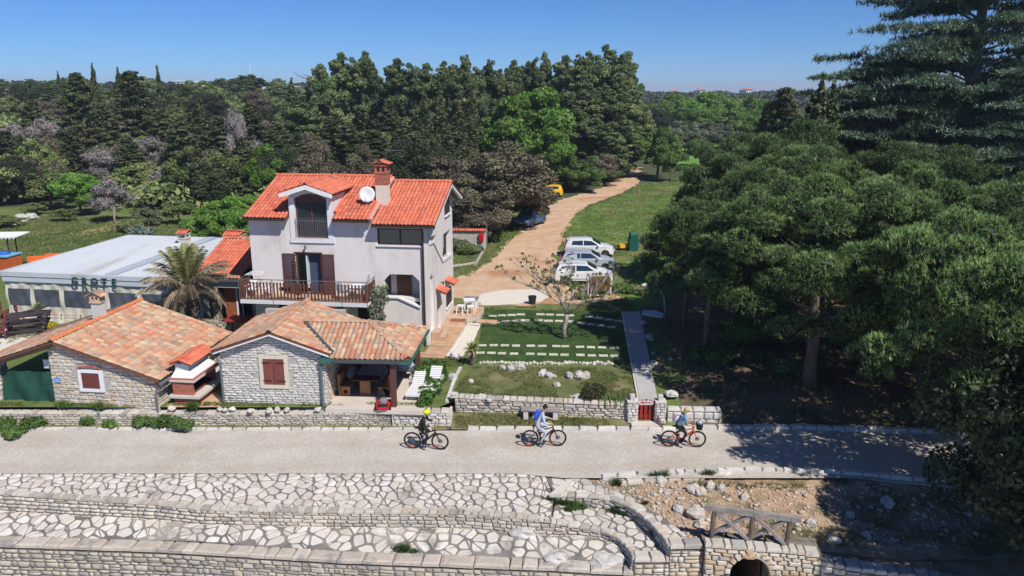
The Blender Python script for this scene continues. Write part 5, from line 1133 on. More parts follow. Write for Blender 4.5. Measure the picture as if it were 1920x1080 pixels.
# ============================================================ wooden railing on the bridge
RL=thing('wooden_railing','weathered grey timber railing with crossed braces on the bridge wall','railing',(0,0,0))
m_oldwood=M('weathered_wood',(.20,.17,.155),(.34,.31,.29),scale=6,rough=.9,bump=.01,bscale=20,stretch=(.4,1,1));m_oldwood_d=M('dark_weathered_wood',(.11,.075,.06),(.19,.15,.13),scale=6,rough=.9)
ra_,rb_=Vector((6.46,22.3,.02)),Vector((8.72,21.8,.0));mid=ra_.lerp(rb_,.515)
for p in(ra_,mid,rb_):
 b=MB();b.tube([p-Vector((0,0,.1)),p+Vector((.05,0,.98))],.085,8);b.obj('post',m_oldwood_d,RL)
d=(rb_-ra_).normalized();b=MB();b.beam(ra_-d*.32+Vector((.05,0,1.0)),rb_+d*.30+Vector((.05,0,.96)),.16,.17);b.obj('handrail',m_oldwood,RL)
for p,q in((ra_,mid),(mid,rb_)):
 for a,c,o_ in((p+Vector((0,0,.08)),q+Vector((0,0,.90)),.04),(p+Vector((.1,0,.92)),q+Vector((-.05,0,.06)),-.05)):
  n_=Vector((-d.y,d.x,0))*o_;b=MB();b.beam(a+n_,c+n_,.13,.09);b.obj('brace',m_oldwood,RL)
  # ============================================================ furniture
m_wood=M('orange_pine',(.36,.16,.06),(.44,.21,.09),scale=5,rough=.6,stretch=(1,1,.3));m_plastic=M('white_plastic',(.74,.74,.75),rough=.4)
def on_mid(x,y,z=.05):return wmat(MH)@Vector((x,y,z))
t=thing('dining_table','heavy pine table with a bluish cloth under the porch','table',on_mid(3.62,2.0),MR)
b=MB();b.box(-.62,.62,-.9,1.0,.70,.76);b.obj('tabletop',m_darkbrown,t);b=MB();b.box(-.25,.22,-.82,-.74,0,.70);b.obj('leg',m_wood,t);b=MB();b.box(-.25,.22,.8,.88,0,.70);b.obj('leg',m_wood,t)
b=MB();V=[];N=12
for i in range(N+1):
 for j in range(N+1):
  x,y=-.55+1.25*i/N,-.35+1.3*j/N;ed=max(0,x-.6)*2.2;V.append((min(x,.65),y,.785-ed+.018*math.sin(x*14)*math.cos(y*11)))
b.add(V,[(i*(N+1)+j,(i+1)*(N+1)+j,(i+1)*(N+1)+j+1,i*(N+1)+j+1)for i in range(N)for j in range(N)]);o=b.obj('tablecloth',M('blue_grey_cloth',(.30,.34,.46),(.38,.40,.5),scale=3,rough=.9),None,smooth=True);tag(o,'crumpled blue-grey cloth lying over the porch table','cloth');o.location=t.location;o.rotation_euler=t.rotation_euler
def bench(x,y,lab,back):
 t=thing('bench',lab,'bench',on_mid(x,y),MR);b=MB();b.box(-.24,.24,-.75,.75,.42,.47);b.obj('seat',m_wood,t)
 for yy in(-.7,.62):
  b=MB();b.box(-.2,-.1,yy,yy+.07,0,.42);b.box(.1,.2,yy,yy+.07,0,.42);b.box(-.1,.1,yy,yy+.07,.02,.12);b.box(-.1,.1,yy,yy+.07,.3,.42);b.obj('leg_frame',m_wood,t)
 b=MB();sx=back*.24;b.beam((sx,-.72,0),(sx+back*.06,-.72,1.05),.06,.06);b.beam((sx,.7,0),(sx+back*.06,.7,1.05),.06,.06);b.box(min(sx,sx+back*.06),max(sx,sx+back*.06)+.02,-.7,.7,.62,.98);b.obj('backrest',m_wood,t)
bench(2.75,1.75,'pine bench on the left side of the porch table',-1);bench(4.45,1.75,'pine bench with tall back on the right side of the porch table',1)
t=thing('cushion_heap','pale bedding heap on the left porch bench','cushions',on_mid(2.72,2.2,.52),MR);b=MB();b.ell((0,0,.25),(.22,.5,.32),12,8,jit=.15,rnd=rr);b.obj('cushion',M('dusty_cloth',(.30,.26,.30),(.2,.17,.2),scale=3,rough=.95),t,smooth=True);b=MB();b.ell((.05,.5,.1),(.18,.25,.2),10,6,jit=.15,rnd=rr);b.obj('cushion',M('dusty_cloth'),t,smooth=True)
t=thing('covered_cart','grey cloth covered cart at the back of the porch','cart',on_mid(5.0,3.3),MR)
b=MB();b.box(-.4,.4,-.3,.3,.5,.62);b.box(-.38,.38,-.28,.28,.62,.66);b.obj('tray',m_zinc,t);b=MB();b.ell((0,0,.72),(.45,.35,.16),12,6,jit=.12,rnd=rr);b.obj('cover',M('blue_grey_cloth'),t,smooth=True)
for x in(-.36,.36):
 for y in(-.26,.26):b=MB();b.tube([(x,y,0),(x,y,.5)],.025,6);b.obj('leg',m_zinc,t)
 # lawn mower
t=thing('lawn_mower','red and black petrol lawn mower parked at the porch post','lawn mower',on_mid(4.72,-.12),MR+rad(8))
b=MB();b.ext([(-.26,-.4,.10),(.26,-.4,.10),(.3,-.2,.10),(.3,.35,.10),(-.3,.35,.10),(-.3,-.2,.10)],(0,0,.14));b.box(-.2,.2,-.44,-.36,.08,.2);b.obj('deck',M('mower_red',(.55,.02,.03),rough=.35),t);b=MB();b.lathe([(.17,0),(.18,.05),(.16,.16),(.1,.2),(.0,.21)],(0,0,.24),14);b.box(-.12,.12,.1,.25,.24,.38);b.obj('engine',M('engine_grey',(.3,.32,.34),rough=.4,metal=.4),t)
b=MB();b.box(-.22,.22,-.42,-.22,.2,.26);b.obj('front_guard',m_dark,t)
for x in(-.31,.31):
 for y in(-.3,.32):b=MB();b.torus((x,y,.1),.07,.035,12,6,Matrix.Rotation(math.pi/2,4,'Z'));b.obj('wheel',m_dark,t)
b=MB();b.tube([(-.22,.3,.25),(-.2,1.0,.95),(.2,1.0,.95),(.22,.3,.25)],.014,6);b.obj('handle',m_darkbrown,t);b=MB();b.ell((0,.62,.4),(.24,.28,.2),10,6);b.obj('grass_bag',m_dark,t,smooth=True)
def lounger(x,y,lab):
 t=thing('sun_lounger',lab,'sun lounger',on_mid(x,y),MR-rad(2))
 b=MB();b.box(-.31,-.26,-.95,.95,.24,.32);b.box(.26,.31,-.95,.95,.24,.32);b.box(-.26,.26,-.97,-.92,.24,.31);b.box(-.26,.26,.9,.95,.24,.31);b.obj('frame',m_plastic,t)
 it=[(PLS,Matrix.Translation((0,-.86+k*.105,.30)))for k in range(10)]+[(PLS,Matrix.Translation((0,.20+k*.095,.32+k*.055))@Matrix.Rotation(rad(30),4,'X'))for k in range(8)]
 pieces(t,'slat',it)
 for sx in(-1,1):
  for y_ in(-.8,.75):b=MB();b.ext([(sx*.29-.02,y_-.06,0),(sx*.29-.02,y_+.06,0),(sx*.29-.02,y_+.09,.24),(sx*.29-.02,y_-.09,.24)],(.04,0,0));b.obj('leg',m_plastic,t)
PLS=MB().cbox((0,0,0),(.52,.085,.02)).mesh('slat',m_plastic)
lounger(5.85,1.55,'white plastic sun lounger beside the porch, nearer the post');lounger(6.5,2.3,'white plastic sun lounger at the outer side of the porch patio')
# plastic stools by the house corner
def plastic_table(p,w_,h,lab,cat='stool',legs=True,name='stool'):
 t=thing(name,lab,cat,p,HR+rr.uniform(-.3,.3));b=MB();b.cbox((0,0,h),(w_,w_,.035));b.cbox((0,0,h-.05),(w_*.9,w_*.9,.06));b.obj('seat' if cat!='table' else 'tabletop',m_plastic,t)
 for sx in(-1,1):
  for sy in(-1,1):b=MB();b.beam((sx*w_*.48,sy*w_*.48,0),(sx*w_*.40,sy*w_*.40,h),.05,.05);b.obj('leg',m_plastic,t)
 return t
plastic_table(on_house((.75,5.0,.36)),.42,.5,'white plastic stool in front of the white table by the house corner');plastic_table(on_house((1.15,5.7,.36)),.7,.68,'white square plastic table by the back corner of the house','table',name='garden_table');plastic_table(on_house((1.35,5.0,.36)),.4,.48,'white plastic stool on the outer edge of the tiled step')
t=thing('storage_box','grey plastic storage box behind the white table at the house corner','box',on_house((1.1,6.6,.2)),HR);b=MB();b.box(-.4,.4,-.3,.3,0,.65);b.obj('body',m_plastic,t);b=MB();b.box(-.43,.43,-.33,.33,.65,.72);b.obj('lid',M('slate_grey',(.16,.18,.21),rough=.5),t)
b=MB();b.box(-.4,.4,-.25,.25,0,.02);o=b.obj('doormat',M('brown_mat',(.25,.10,.05),rough=.95),None);o.location=on_house((.75,3.9,.27));o.rotation_euler=(0,0,HR);tag(o,'reddish brown doormat on the tiled path','doormat')
def pot(p,r,h,lab,col=(.42,.17,.09)):
 t=thing('flower_pot',lab,'flower pot',p);b=MB();b.lathe([(r*.7,0),(r*.95,h*.8),(r*1.05,h*.82),(r*1.05,h),(r*.9,h),(r*.85,h*.85),(0,h*.85)],n=16);b.obj('pot',M('terracotta_pot',col,(.5,.22,.12),scale=4,rough=.85),t,smooth=False);return t
pot(on_house((-.75,-1.15,0)),.34,.34,'wide terracotta pot at the front corner of the house')
# balcony contents
def on_bal(x,y,z=2.62):return on_house((x,y,z))
t=thing('drying_rack','folded white laundry rack on the left end of the balcony','drying rack',on_bal(-9.15,-.7),HR);b=MB()
for k in range(7):b.tube([(-.35,-.4+k*.13,1.25),(.35,-.4+k*.13,1.25)],.01,4)
b.tube([(-.35,-.4,1.25),(-.35,.4,1.25),(.35,.4,1.25),(.35,-.4,1.25),(-.35,-.4,1.25)],.014,4);b.obj('rack',m_plastic,t);b=MB();b.beam((-.3,-.3,0),(.3,.3,1.25),.03,.03);b.beam((.3,-.3,0),(-.3,.3,1.25),.03,.03);b.obj('leg_frame',m_plastic,t)
plastic_table(on_bal(-3.6,-.75),.8,.72,'white plastic table with a lace cloth on the right end of the balcony','table',name='balcony_table')
def chair(p,rz,mat,lab):
 t=thing('chair',lab,'chair',p,rz);b=MB();b.box(-.22,.22,-.22,.22,.42,.46);b.obj('seat',mat,t);b=MB();b.ext([(-.22,.2,.46),(.22,.2,.46),(.2,.28,.88),(-.2,.28,.88)],(0,.03,0));b.obj('backrest',mat,t)
 for sx in(-1,1):
  for sy in(-1,1):b=MB();b.beam((sx*.22,sy*.22,0),(sx*.19,sy*.19,.42),.04,.04);b.obj('leg',mat,t)
 b=MB();b.box(-.26,-.22,-.2,.24,.62,.65);b.box(.22,.26,-.2,.24,.62,.65);b.obj('armrest',mat,t)
chair(on_bal(-4.35,-.8),HR+1.4,M('grey_plastic',(.20,.24,.30),rough=.5),'grey plastic chair left of the balcony table');chair(on_bal(-9.3,-.9),HR,m_plastic,'white plastic chair at the left end of the balcony');chair(on_bal(-8.5,-.8),HR-.4,m_plastic,'white plastic chair between the balcony end and the shutters')
t=thing('easel_panel','small blue framed panel leaning on the right balcony rail','panel',on_bal(-3.0,-.9,3.5),HR);b=MB();b.beam((0,0,0),(.12,0,.55),.4,.03);b.obj('panel',M('pale_blue_board'),t)
t=thing('gas_bottle','red bottle standing at the right end of the balcony','bottle',on_bal(-3.05,-1.15),HR);b=MB();b.lathe([(.09,0),(.1,.04),(.1,.34),(.05,.42),(.03,.48)],n=12);b.obj('bottle',M('glossy_red',(.5,.01,.02),rough=.3),t,smooth=True)
for k,x in enumerate((-7.3,-6.2)):
 b=MB();b.box(-.3,.3,-.1,.1,0,.16);o=b.obj('planter_box',m_darkbrown,None);o.location=on_bal(x,-1.2,3.12);o.rotation_euler=(0,0,HR);tag(o,'dark flower box hung inside the balcony rail, '+('left' if k==0 else 'right')+' of the two','flower box')
t=thing('air_conditioner','white air conditioning unit on the wall under the balcony','air conditioner',on_house((-4.6,-.2,1.75)),HR);b=MB();b.box(-.4,.4,-.14,.14,0,.5);b.obj('casing',m_plastic,t);b=MB();b.lathe([(.0,.0),(.2,0),(.2,.02),(0,.02)],(0,0,0),14,mat=Matrix.Translation((-.1,-.15,.25))@Matrix.Rotation(math.pi/2,4,'X'));b.obj('fan_grille',m_zinc,t)
# bench by the verge
t=thing('bench','old grey plank bench against the retaining wall behind the second cyclist','bench',(1.25,31.0,.28),rad(-3));b=MB();b.box(-.85,.85,-.2,.2,.38,.45);b.obj('seat',m_oldwood,t)
for x in(-.65,.62):b=MB();b.box(x-.1,x+.1,-.17,.17,0,.38);b.obj('stone_leg',m_stone_w,t)
# curved roadside bits
t=thing('handrail','thin grey pipe handrail descending beside the garden path top','railing');P_=[at(1226,524,1.3),at(1238,545,1.5),at(1245,560,1.6),at(1247,585,1.6)];b=MB();b.tube(P_,.045,6);b.obj('rail',m_zinc,t)
for p in(P_[0],P_[3]):b=MB();b.tube([p,(p.x,p.y,.75)],.04,6);b.obj('post',m_zinc,t)
b=MB();b.ext([at(1203,590,1.3),at(1222,594,1.3),at(1243,597,1.3),at(1244,590,1.3),at(1228,584,1.3),at(1205,585,1.3)],(0,0,.08));t=b.obj('stone_table',M('blue_white_slab',(.5,.54,.6),rough=.5),None);tag(t,'pale bluish slab table top at the upper end of the garden path','table')
c_=at(1224,590,1.3)
for dx in(-.5,.5):b=MB();b.box(c_.x+dx-.1,c_.x+dx+.1,c_.y-.1,c_.y+.1,.78,1.3);b.obj('leg',m_oldwood_d,t)
# black tub, mailbox wall, log edging, sign post
t=thing('tub','black plastic tub on the gravel patch beside the lawn','tub',at(998,570));b=MB();b.lathe([(.20,0),(.27,.5),(.28,.52),(.25,.52),(.18,.05),(0,.05)],n=18);b.obj('body',M('black_plastic',(.03,.03,.035),rough=.5),t,smooth=False)
WT=thing('boundary_wall','whitewashed wall with red tile coping beside the dark bushes','wall',at(852,466),rad(-1));b=MB();b.box(-1.2,2.75,0,.3,0,1.55);b.obj('wall',M('old_whitewash',(.48,.45,.40),(.36,.33,.29),scale=2,rough=.95),WT)
tile_field(WT,'roof_tile',T_RED,(-1.2,-.12,1.55),(1,0,0),(0,.36,.12),[(0,0),(3.95,0),(3.95,.38),(0,.38)],.21,.38,rr);tile_field(WT,'roof_tile',T_RED,(2.75,.5,1.5),(-1,0,0),(0,-.3,.14),[(0,0),(3.95,0),(3.95,.33),(0,.33)],.21,.33,rr);b=MB();b.tube([(2.8,.1,0),(2.8,.1,2.1)],.05,6);b.obj('post',m_zinc,WT)
t=thing('mailbox','bright red letter box on the end of the whitewashed wall','letter box',wmat(WT)@Vector((2.35,-.14,.75)),rad(-1));b=MB();b.box(-.2,.2,-.12,.12,0,.5);b.obj('box',M('glossy_red'),t);b=MB();b.tube([(-.2,0,.5),(.2,0,.5)],.12,10);b.obj('lid',M('glossy_red'),t)
for i,(a,c)in enumerate([((846,500),(876,496)),((876,496),(892,493)),((891,496),(906,470)),((906,470),(912,452))]):
 p,q=at(*a,.9),at(*c,.9);b=MB();b.tube([p,q],.13,7);o=b.obj('log',m_bark_g,None);tag(o,['long log edging the grass corner beside the house','short middle log of the grass corner edging','log running back along the track from the edging corner','farthest log of the track edging near the whitewashed wall'][i],'log')
t=thing('trail_post','small wooden waymark post beside the dirt track','post',at(1198,373));b=MB();b.tube([(0,0,0),(0,0,1.1)],.06,6);b.obj('post',m_wood,t);b=MB();b.cbox((0,0,1.1),(.3,.1,.2));b.obj('head',m_wood,t)
b=MB();b.ell((0,0,.2),(.5,.2,.22),12,6);o=b.obj('orange_bag',M('orange_red_cloth',(.75,.09,.02),rough=.7),None,smooth=True);o.location=at(1251,519);tag(o,'orange red bundle lying on the grass under the pine edge','bag')
# green container
t=thing('waste_container','tall dark green container with domed lid and blue side beyond the cars','container',at(1186,470),rad(8));m_dg=M('deep_green_plastic',(.01,.09,.065),rough=.45)
b=MB();b.box(-.38,.38,-.35,.35,0,1.1);b.obj('body',m_dg,t);b=MB();b.box(-.28,.33,-.33,.33,1.1,1.3);b.tube([(-.28,0,1.35),(.35,0,1.35)],.33,14);b.obj('lid',m_dg,t);b=MB();b.box(.385,.42,-.3,.3,.1,.95);b.obj('side_panel',M('panel_blue',(.05,.12,.45),rough=.5),t)
t=thing('wheelbarrow','yellow wheelbarrow tipped beside the green container','wheelbarrow',at(1167,469),.3);b=MB();b.ext([(-.35,-.25,.25),(.4,-.3,.2),(.45,.3,.2),(-.35,.25,.25)],(0,0,.3));b.obj('tray',M('yellow_paint',(.75,.42,.02),rough=.5),t);b=MB();b.torus((.6,0,.18),.13,.05,14,6);b.obj('wheel',m_dark,t);b=MB();b.tube([(-.9,-.25,.4),(.6,-.05,.18),(.6,.05,.18),(-.9,.25,.4)],.025,6);b.obj('handle',m_dark,t)
# firewood rack with white hoops
t=thing('firewood_rack','white hooped metal rack filled with cut logs and twigs in front of the white car','log rack',at(1122,551),rad(4))
b=MB()
for k in range(7):z=.42+k*.16;r_=.75-.035*k;b.tube([(-r_,-.3,z),(-r_-.03,0,z+.05),(-r_,.3,z)],.028,5);b.tube([(r_,-.3,z),(r_+.03,0,z+.05),(r_,.3,z)],.028,5)
for k in range(4):z=1.18+k*.09;r_=.62-k*.12;b.tube([(r_*math.cos(a),.3,z+.25*math.sin(a))for a in[math.pi*i/10 for i in range(11)]],.024,5)
b.tube([(.76,-.32,0),(.76,-.32,1.5)],.045,6);b.tube([(-.76,-.32,0),(-.76,-.32,1.5)],.035,6);b.tube([(.76,.32,0),(.76,.32,1.5)],.035,6);b.tube([(-.76,.32,0),(-.76,.32,1.5)],.035,6);b.obj('frame',m_plastic,t)
LOGM=MB().tube([(0,-.5,0),(0,.5,0)],.5,8).mesh('cut_log',M('log_bark',palette=[(.20,.08,.045),(.28,.12,.06),(.14,.075,.05),(.34,.17,.09)],rough=.9));it=[]
for j in range(8):
 for k in range(9):d_=rr.uniform(.09,.15);it.append((LOGM,Matrix.Translation((-.62+k*.155+(j%2)*.05,rr.uniform(-.05,.05),.3+j*.115))@Matrix.Rotation(rr.uniform(-.1,.1),4,'Z')@Matrix.Diagonal((d_,.7,d_,1))))
pieces(t,'cut_log',it)
# left edge: stacked furniture, kiosk
t=thing('pallet_stack','heap of dark wooden pallet furniture at the left edge','pallets',at(52,627),rad(20));m_dkw=M('charcoal_wood',(.045,.035,.045),(.07,.055,.06),scale=5,rough=.8)
for i in range(3):
 zb=i*.42
 b=MB()
 for k in range(5):b.box(-1.0+i*.1,1.0+i*.1,-.6+k*.27,-.48+k*.27,zb+.30,zb+.34)
 b.box(-1.0+i*.1,-.9+i*.1,-.6,.6,zb+.2,zb+.3);b.box(.9+i*.1,1.0+i*.1,-.6,.6,zb+.2,zb+.3);b.obj('deck',m_dkw,t)
 b=MB();[b.box(x-.04,x+.04,y-.04,y+.04,zb,zb+.2)for x in(-.9+i*.1,.9+i*.1)for y in(-.5,.5)];b.obj('legs',m_dkw,t)
b=MB();b.beam((-1.1,-.7,.9),(1.0,-.5,1.45),.08,.1);b.beam((-.9,.6,1.0),(1.2,.2,1.5),.08,.1);b.obj('loose_beam',m_dkw,t)
m_rb=M('red_brown_frame',(.20,.05,.04),rough=.6)
for i,(px,py)in enumerate([(8,600),(25,604),(52,600),(66,598),(14,628),(2,636)]):
 t=thing('chair','red-brown wooden chair %s'%['standing against the left edge behind the pallets','upturned beside the leftmost chair','tilted behind the dark pallets','standing nearest the little palm','low in front of the chair pile','cut by the left edge of the view'][i],'chair',at(px,py),rr.uniform(0,6));b=MB();b.box(-.25,.25,-.25,.25,.45,.5);b.obj('seat',m_rb,t);b=MB();b.box(-.25,-.19,.2,.26,.5,1.1);b.box(.19,.25,.2,.26,.5,1.1);b.box(-.19,.19,.21,.25,.9,1.02);b.box(-.19,.19,.21,.25,.65,.75);b.obj('backrest',m_rb,t)
 for sx in(-1,1):
  for sy in(-1,1):b=MB();b.box(sx*.22-.03,sx*.22+.03,sy*.22-.03,sy*.22+.03,0,.45);b.obj('leg',m_rb,t)
t=thing('kiosk','orange painted bar counter with blue top at the left edge behind the hall','counter',at(8,512)+Vector((-1.0,0,0)),rad(-8));b=MB();b.box(-2,1.55,0,1.4,0,1.25);b.obj('counter',M('orange_boards',(.52,.13,.03),(.42,.09,.03),scale=4,rough=.7),t);b=MB();b.box(-2.1,1.62,-.1,1.5,1.25,1.33);b.obj('top',M('light_blue_top',(.18,.42,.62),rough=.5),t);b=MB();b.ell((.6,.7,1.4),(.6,.5,.14),12,6);b.obj('blue_tarp',M('tarp_blue',(.02,.13,.5),rough=.5),t,smooth=True)
b=MB();[b.tube([(x,y,0),(x,y,2.5)],.05,6)for x in(-1.8,.9)for y in(1.0,1.8)];b.obj('poles',m_darkbrown,t);b=MB();b.ext([(-2,.7,2.45),(1.9,.7,2.6),(1.9,2.2,2.75),(-2,2.2,2.6)],(0,0,.06))
for k in range(12):b.ext([(-2+k*.325,.69,2.47+k*.0125),(-1.68+k*.325,.69,2.48+k*.0125),(-1.84+k*.325,.69,2.33+k*.0125)],(0,.02,0))
b.obj('awning',m_white,t)
for i,(px,py,w_)in enumerate([(75,486,1.7),(100,481,1.1)]):
 b=MB();b.box(-w_/2,w_/2,-.25,.25,0,.35);o=b.obj('orange_boat',M('bright_orange',(.85,.16,.02),rough=.6),None);o.location=at(px,py+3);o.rotation_euler=(0,0,rad(12));tag(o,('longer' if i==0 else 'shorter')+' bright orange box on the grass behind the white roof','box')
for i,(px,py,s)in enumerate([(40,414,1.7),(58,411,1.6),(22,424,1.0)]):rock(at(px,py),s,['larger boulder of the grey pair on the left meadow','right boulder of the grey pair on the left meadow','pale boulder left of the grey pair'][i],flat=.6)
# ============================================================ cars
def car(lab,loc,rz,paint,style='wagon',name='parked_car',L=4.3,cat='car'):
 t=thing(name,lab,cat,loc,rz);k=L/4.3
 roofs={'wagon':[(-2.12,.62),(-2.10,.98),(-1.98,1.10),(-1.72,1.42),(-1.45,1.47),(-.4,1.50),(.22,1.47),(1.02,1.02),(1.62,.90),(2.0,.74),(2.13,.58)],'van':[(-2.12,.62),(-2.12,1.1),(-2.02,1.72),(-1.8,1.80),(.3,1.82),(.75,1.74),(1.35,1.16),(1.8,1.02),(2.05,.85),(2.13,.6)],'hatch':[(-2.1,.6),(-2.1,.95),(-1.9,1.4),(-1.6,1.47),(-.2,1.52),(.2,1.46),(1.0,1.0),(1.65,.9),(2.0,.75),(2.12,.58)]}[style]
 WX,WR=(-1.32,1.32),.36
 lower=[(2.14,.40),(2.08,.24)]
 for wx in WX[::-1]:lower+=[(wx+WR*math.cos(a),max(.22,.31+WR*math.sin(a)))for a in[math.pi*i/8 for i in range(9)]]
 lower+=[(-2.06,.24),(-2.13,.40)]
 prof=roofs+lower;hw=.88
 bm=bmesh.new();N=len(prof);f0=[bm.verts.new((x*k,-hw,z))for x,z in prof];f1=[bm.verts.new((x*k,hw,z))for x,z in prof]
 for i in range(N):bm.faces.new((f0[i],f0[(i+1)%N],f1[(i+1)%N],f1[i]))
 for fs,rev in((f0,False),(f1,True)):
  for tr in tessellate_polygon([[Vector((v.co.x,v.co.z,0))for v in fs]]):
   try:bm.faces.new([fs[i]for i in(tr if not rev else tr[::-1])])
   except ValueError:pass
 for z in(.45,.62,.78,.92,1.05,1.25):bmesh.ops.bisect_plane(bm,geom=bm.verts[:]+bm.edges[:]+bm.faces[:],plane_co=(0,0,z),plane_no=(0,0,1))
 for x in(-1.9,-1.6,-1.0,-.4,.2,.8,1.4,1.75,1.95):bmesh.ops.bisect_plane(bm,geom=bm.verts[:]+bm.edges[:]+bm.faces[:],plane_co=(x*k,0,0),plane_no=(1,0,0))
 for y in(-.6,-.3,0,.3,.6):bmesh.ops.bisect_plane(bm,geom=bm.verts[:]+bm.edges[:]+bm.faces[:],plane_co=(0,y,0),plane_no=(0,1,0))
 def wid(x,z):
  x/=k;f=1.0
  if z>.92:f-=.30*(z-.92)
  if z<.45:f-=.10*(.45-z)
  f-=.20*smooth((abs(x)-1.35)/.85)**1.4*(1 if x>0 else .6)
  return f
 zt_=lambda x:float(np.interp(x/k,[p[0]for p in roofs],[p[1]for p in roofs]))
 for v in bm.verts:
  yy=v.co.y;v.co.y*=wid(v.co.x,v.co.z)
  if v.co.z>.5 and abs(v.co.z-zt_(v.co.x))<.03:v.co.z-=.05*(yy/hw)**4
  if abs(v.co.x)>1.9*k:v.co.x*=1-.05*(yy/hw)**2
 bmesh.ops.recalc_face_normals(bm,faces=bm.faces);me=bpy.data.meshes.new('body');bm.to_mesh(me);bm.free();me.materials.append(paint)
 me.polygons.foreach_set('use_smooth',[True]*len(me.polygons));link('body',me,t)
 body=t.children[0]
 try:me.set_sharp_from_angle(angle=rad(35))
 except Exception:pass
 side_w={'wagon':[[(-1.72,1.04),(-1.55,1.33),(-.62,1.38),(-.62,1.0)],[(-.55,1.0),(-.55,1.385),(.18,1.36),(.72,1.02)]],'van':[[(-1.8,1.15),(-1.75,1.6),(-.7,1.66),(-.7,1.12)],[(-.62,1.12),(-.62,1.66),(.55,1.6),(1.1,1.14)]],'hatch':[[(-1.5,1.05),(-1.4,1.35),(-.55,1.4),(-.55,1.0)],[(-.48,1.0),(-.48,1.4),(.16,1.36),(.75,1.02)]]}[style]
 for sy in(-1,1):
  for wp in side_w:
   b=MB();V=[(x*k,sy*(hw*wid(x*k,z)+.006),z)for x,z in wp];b.add(V,[(0,1,2,3)]);b.obj('side_window',m_carglass,t)
  b=MB();b.box(-1.0*k,.9*k,sy*.86-.01+sy*.012,sy*.86+.01+sy*.012,.42,.46);b.obj('trim_strip',m_dark,t)
  b=MB();b.cbox((.72*k,sy*.97,1.02),(.14,.16,.12));b.obj('mirror',paint,t)
  if style=='wagon':b=MB();b.tube([(-1.6*k,sy*.6,1.49),(-.5*k,sy*.62,1.545),(.15*k,sy*.6,1.5)],.018,5);b.obj('roof_rail',m_zinc,t)
 def panel(a,c,fr,mat,nm,lift=.008):
  (xa,za),(xc,zc)=a,c;n_=Vector((-(zc-za),0,(xc-xa)));n_=n_.normalized()*(1 if n_.z>0 else-1)*lift;P=[]
  for(x,z),q in((a,fr[0]),(c,fr[1])):
   for s_ in(-1,1):P.append((x*k+n_.x,s_*hw*wid(x*k,z)*q,z+n_.z))
  b=MB();b.add([P[0],P[1],P[3],P[2]],[(0,1,2,3)]);b.obj(nm,mat,t)
 ws={'wagon':((.96,1.06),(.28,1.44)),'van':((1.28,1.22),(.82,1.69)),'hatch':((.94,1.04),(.27,1.42))}[style];rw={'wagon':((-2.0,1.10),(-1.76,1.38)),'van':((-2.1,1.2),(-2.03,1.66)),'hatch':((-2.08,1.0),(-1.93,1.35))}[style]
 panel(*ws,(.86,.84),m_carglass,'windscreen',.012);panel(*rw,(.84,.8),m_carglass,'rear_window',.012)
 for sy in(-1,1):
  b=MB();b.cbox((1.93*k,sy*.58,.68),(.22,.26,.13));b.obj('headlight',M('headlight',(.45,.48,.52),rough=.15,spec=.9),t)
  b=MB();b.cbox((-2.08*k,sy*.66,.86),(.13,.2,.22));b.obj('tail_light',M('tail_red',(.45,.01,.015),rough=.25),t)
 b=MB();b.cbox((2.10*k,0,.42),(.08,1.2,.14));b.obj('grille',m_dark,t)
 b=MB();b.cbox((2.12*k,0,.5),(.06,.45,.1));b.obj('number_plate',m_white,t);b=MB();b.cbox((-2.13*k,0,.55),(.04,.45,.1));b.obj('number_plate',m_white,t)
 for wx in WX:
  for sy in(-1,1):
   b=MB();b.torus((0,0,0),.245,.085,24,8,flat=1.1);wl=b.obj('wheel',M('tyre',(.02,.02,.021),rough=.85),t,smooth=True);wl.location=(wx*k,sy*.76,.325)
   b=MB();mt=Matrix.Rotation(math.pi/2*sy,4,'X')
   b.lathe([(0,.05),(.05,.06),(.05,.03)],n=10,mat=mt,cap=False);b.torus((0,sy*.05,0),.19,.018,20,5)
   for q in range(7):
    a=2*math.pi*q/7;b.beam((0,sy*.055,0),(.19*math.cos(a),sy*.06,.19*math.sin(a)),.03,.02)
   b.obj('rim',M('alloy',(.5,.51,.53),rough=.3,metal=.7),wl);b=MB();b.lathe([(.2,-.02),(.2,.02)],n=16,mat=mt);b.obj('brake_disc',m_dark,wl)
 return t
m_carglass=M('car_glass',(.02,.035,.055),rough=.05,spec=.9)
m_pw=M('white_car_paint',(.74,.75,.77),rough=.25,spec=.5,coat=.5);m_ps=M('silver_car_paint',(.55,.58,.64),rough=.3,spec=.5,metal=.25,coat=.5);m_pb=M('blue_car_paint',(.05,.10,.22),rough=.3,coat=.5);m_py=M('yellow_car_paint',(.80,.46,.01),rough=.35,coat=.4)
car('white estate car parked nearest the lawn, behind the log rack',(5.05,53.4,.8),rad(-1),m_pw,'wagon')
car('silver estate car parked in the middle of the three',(5.75,57.6,.8),rad(-2),m_ps,'wagon',L=4.25)
car('white hatchback parked farthest of the three',(6.35,62.6,.8),rad(-3),m_pw,'hatch',L=4.2)
car('dark blue van half hidden under the big brown bush',(1.9,77.5,.8),rad(-118),m_pb,'van',cat='van')
car('small yellow car whose rear shows beyond the brown bush',(4.6,99.5,.8),rad(182),m_py,'hatch',L=3.9)
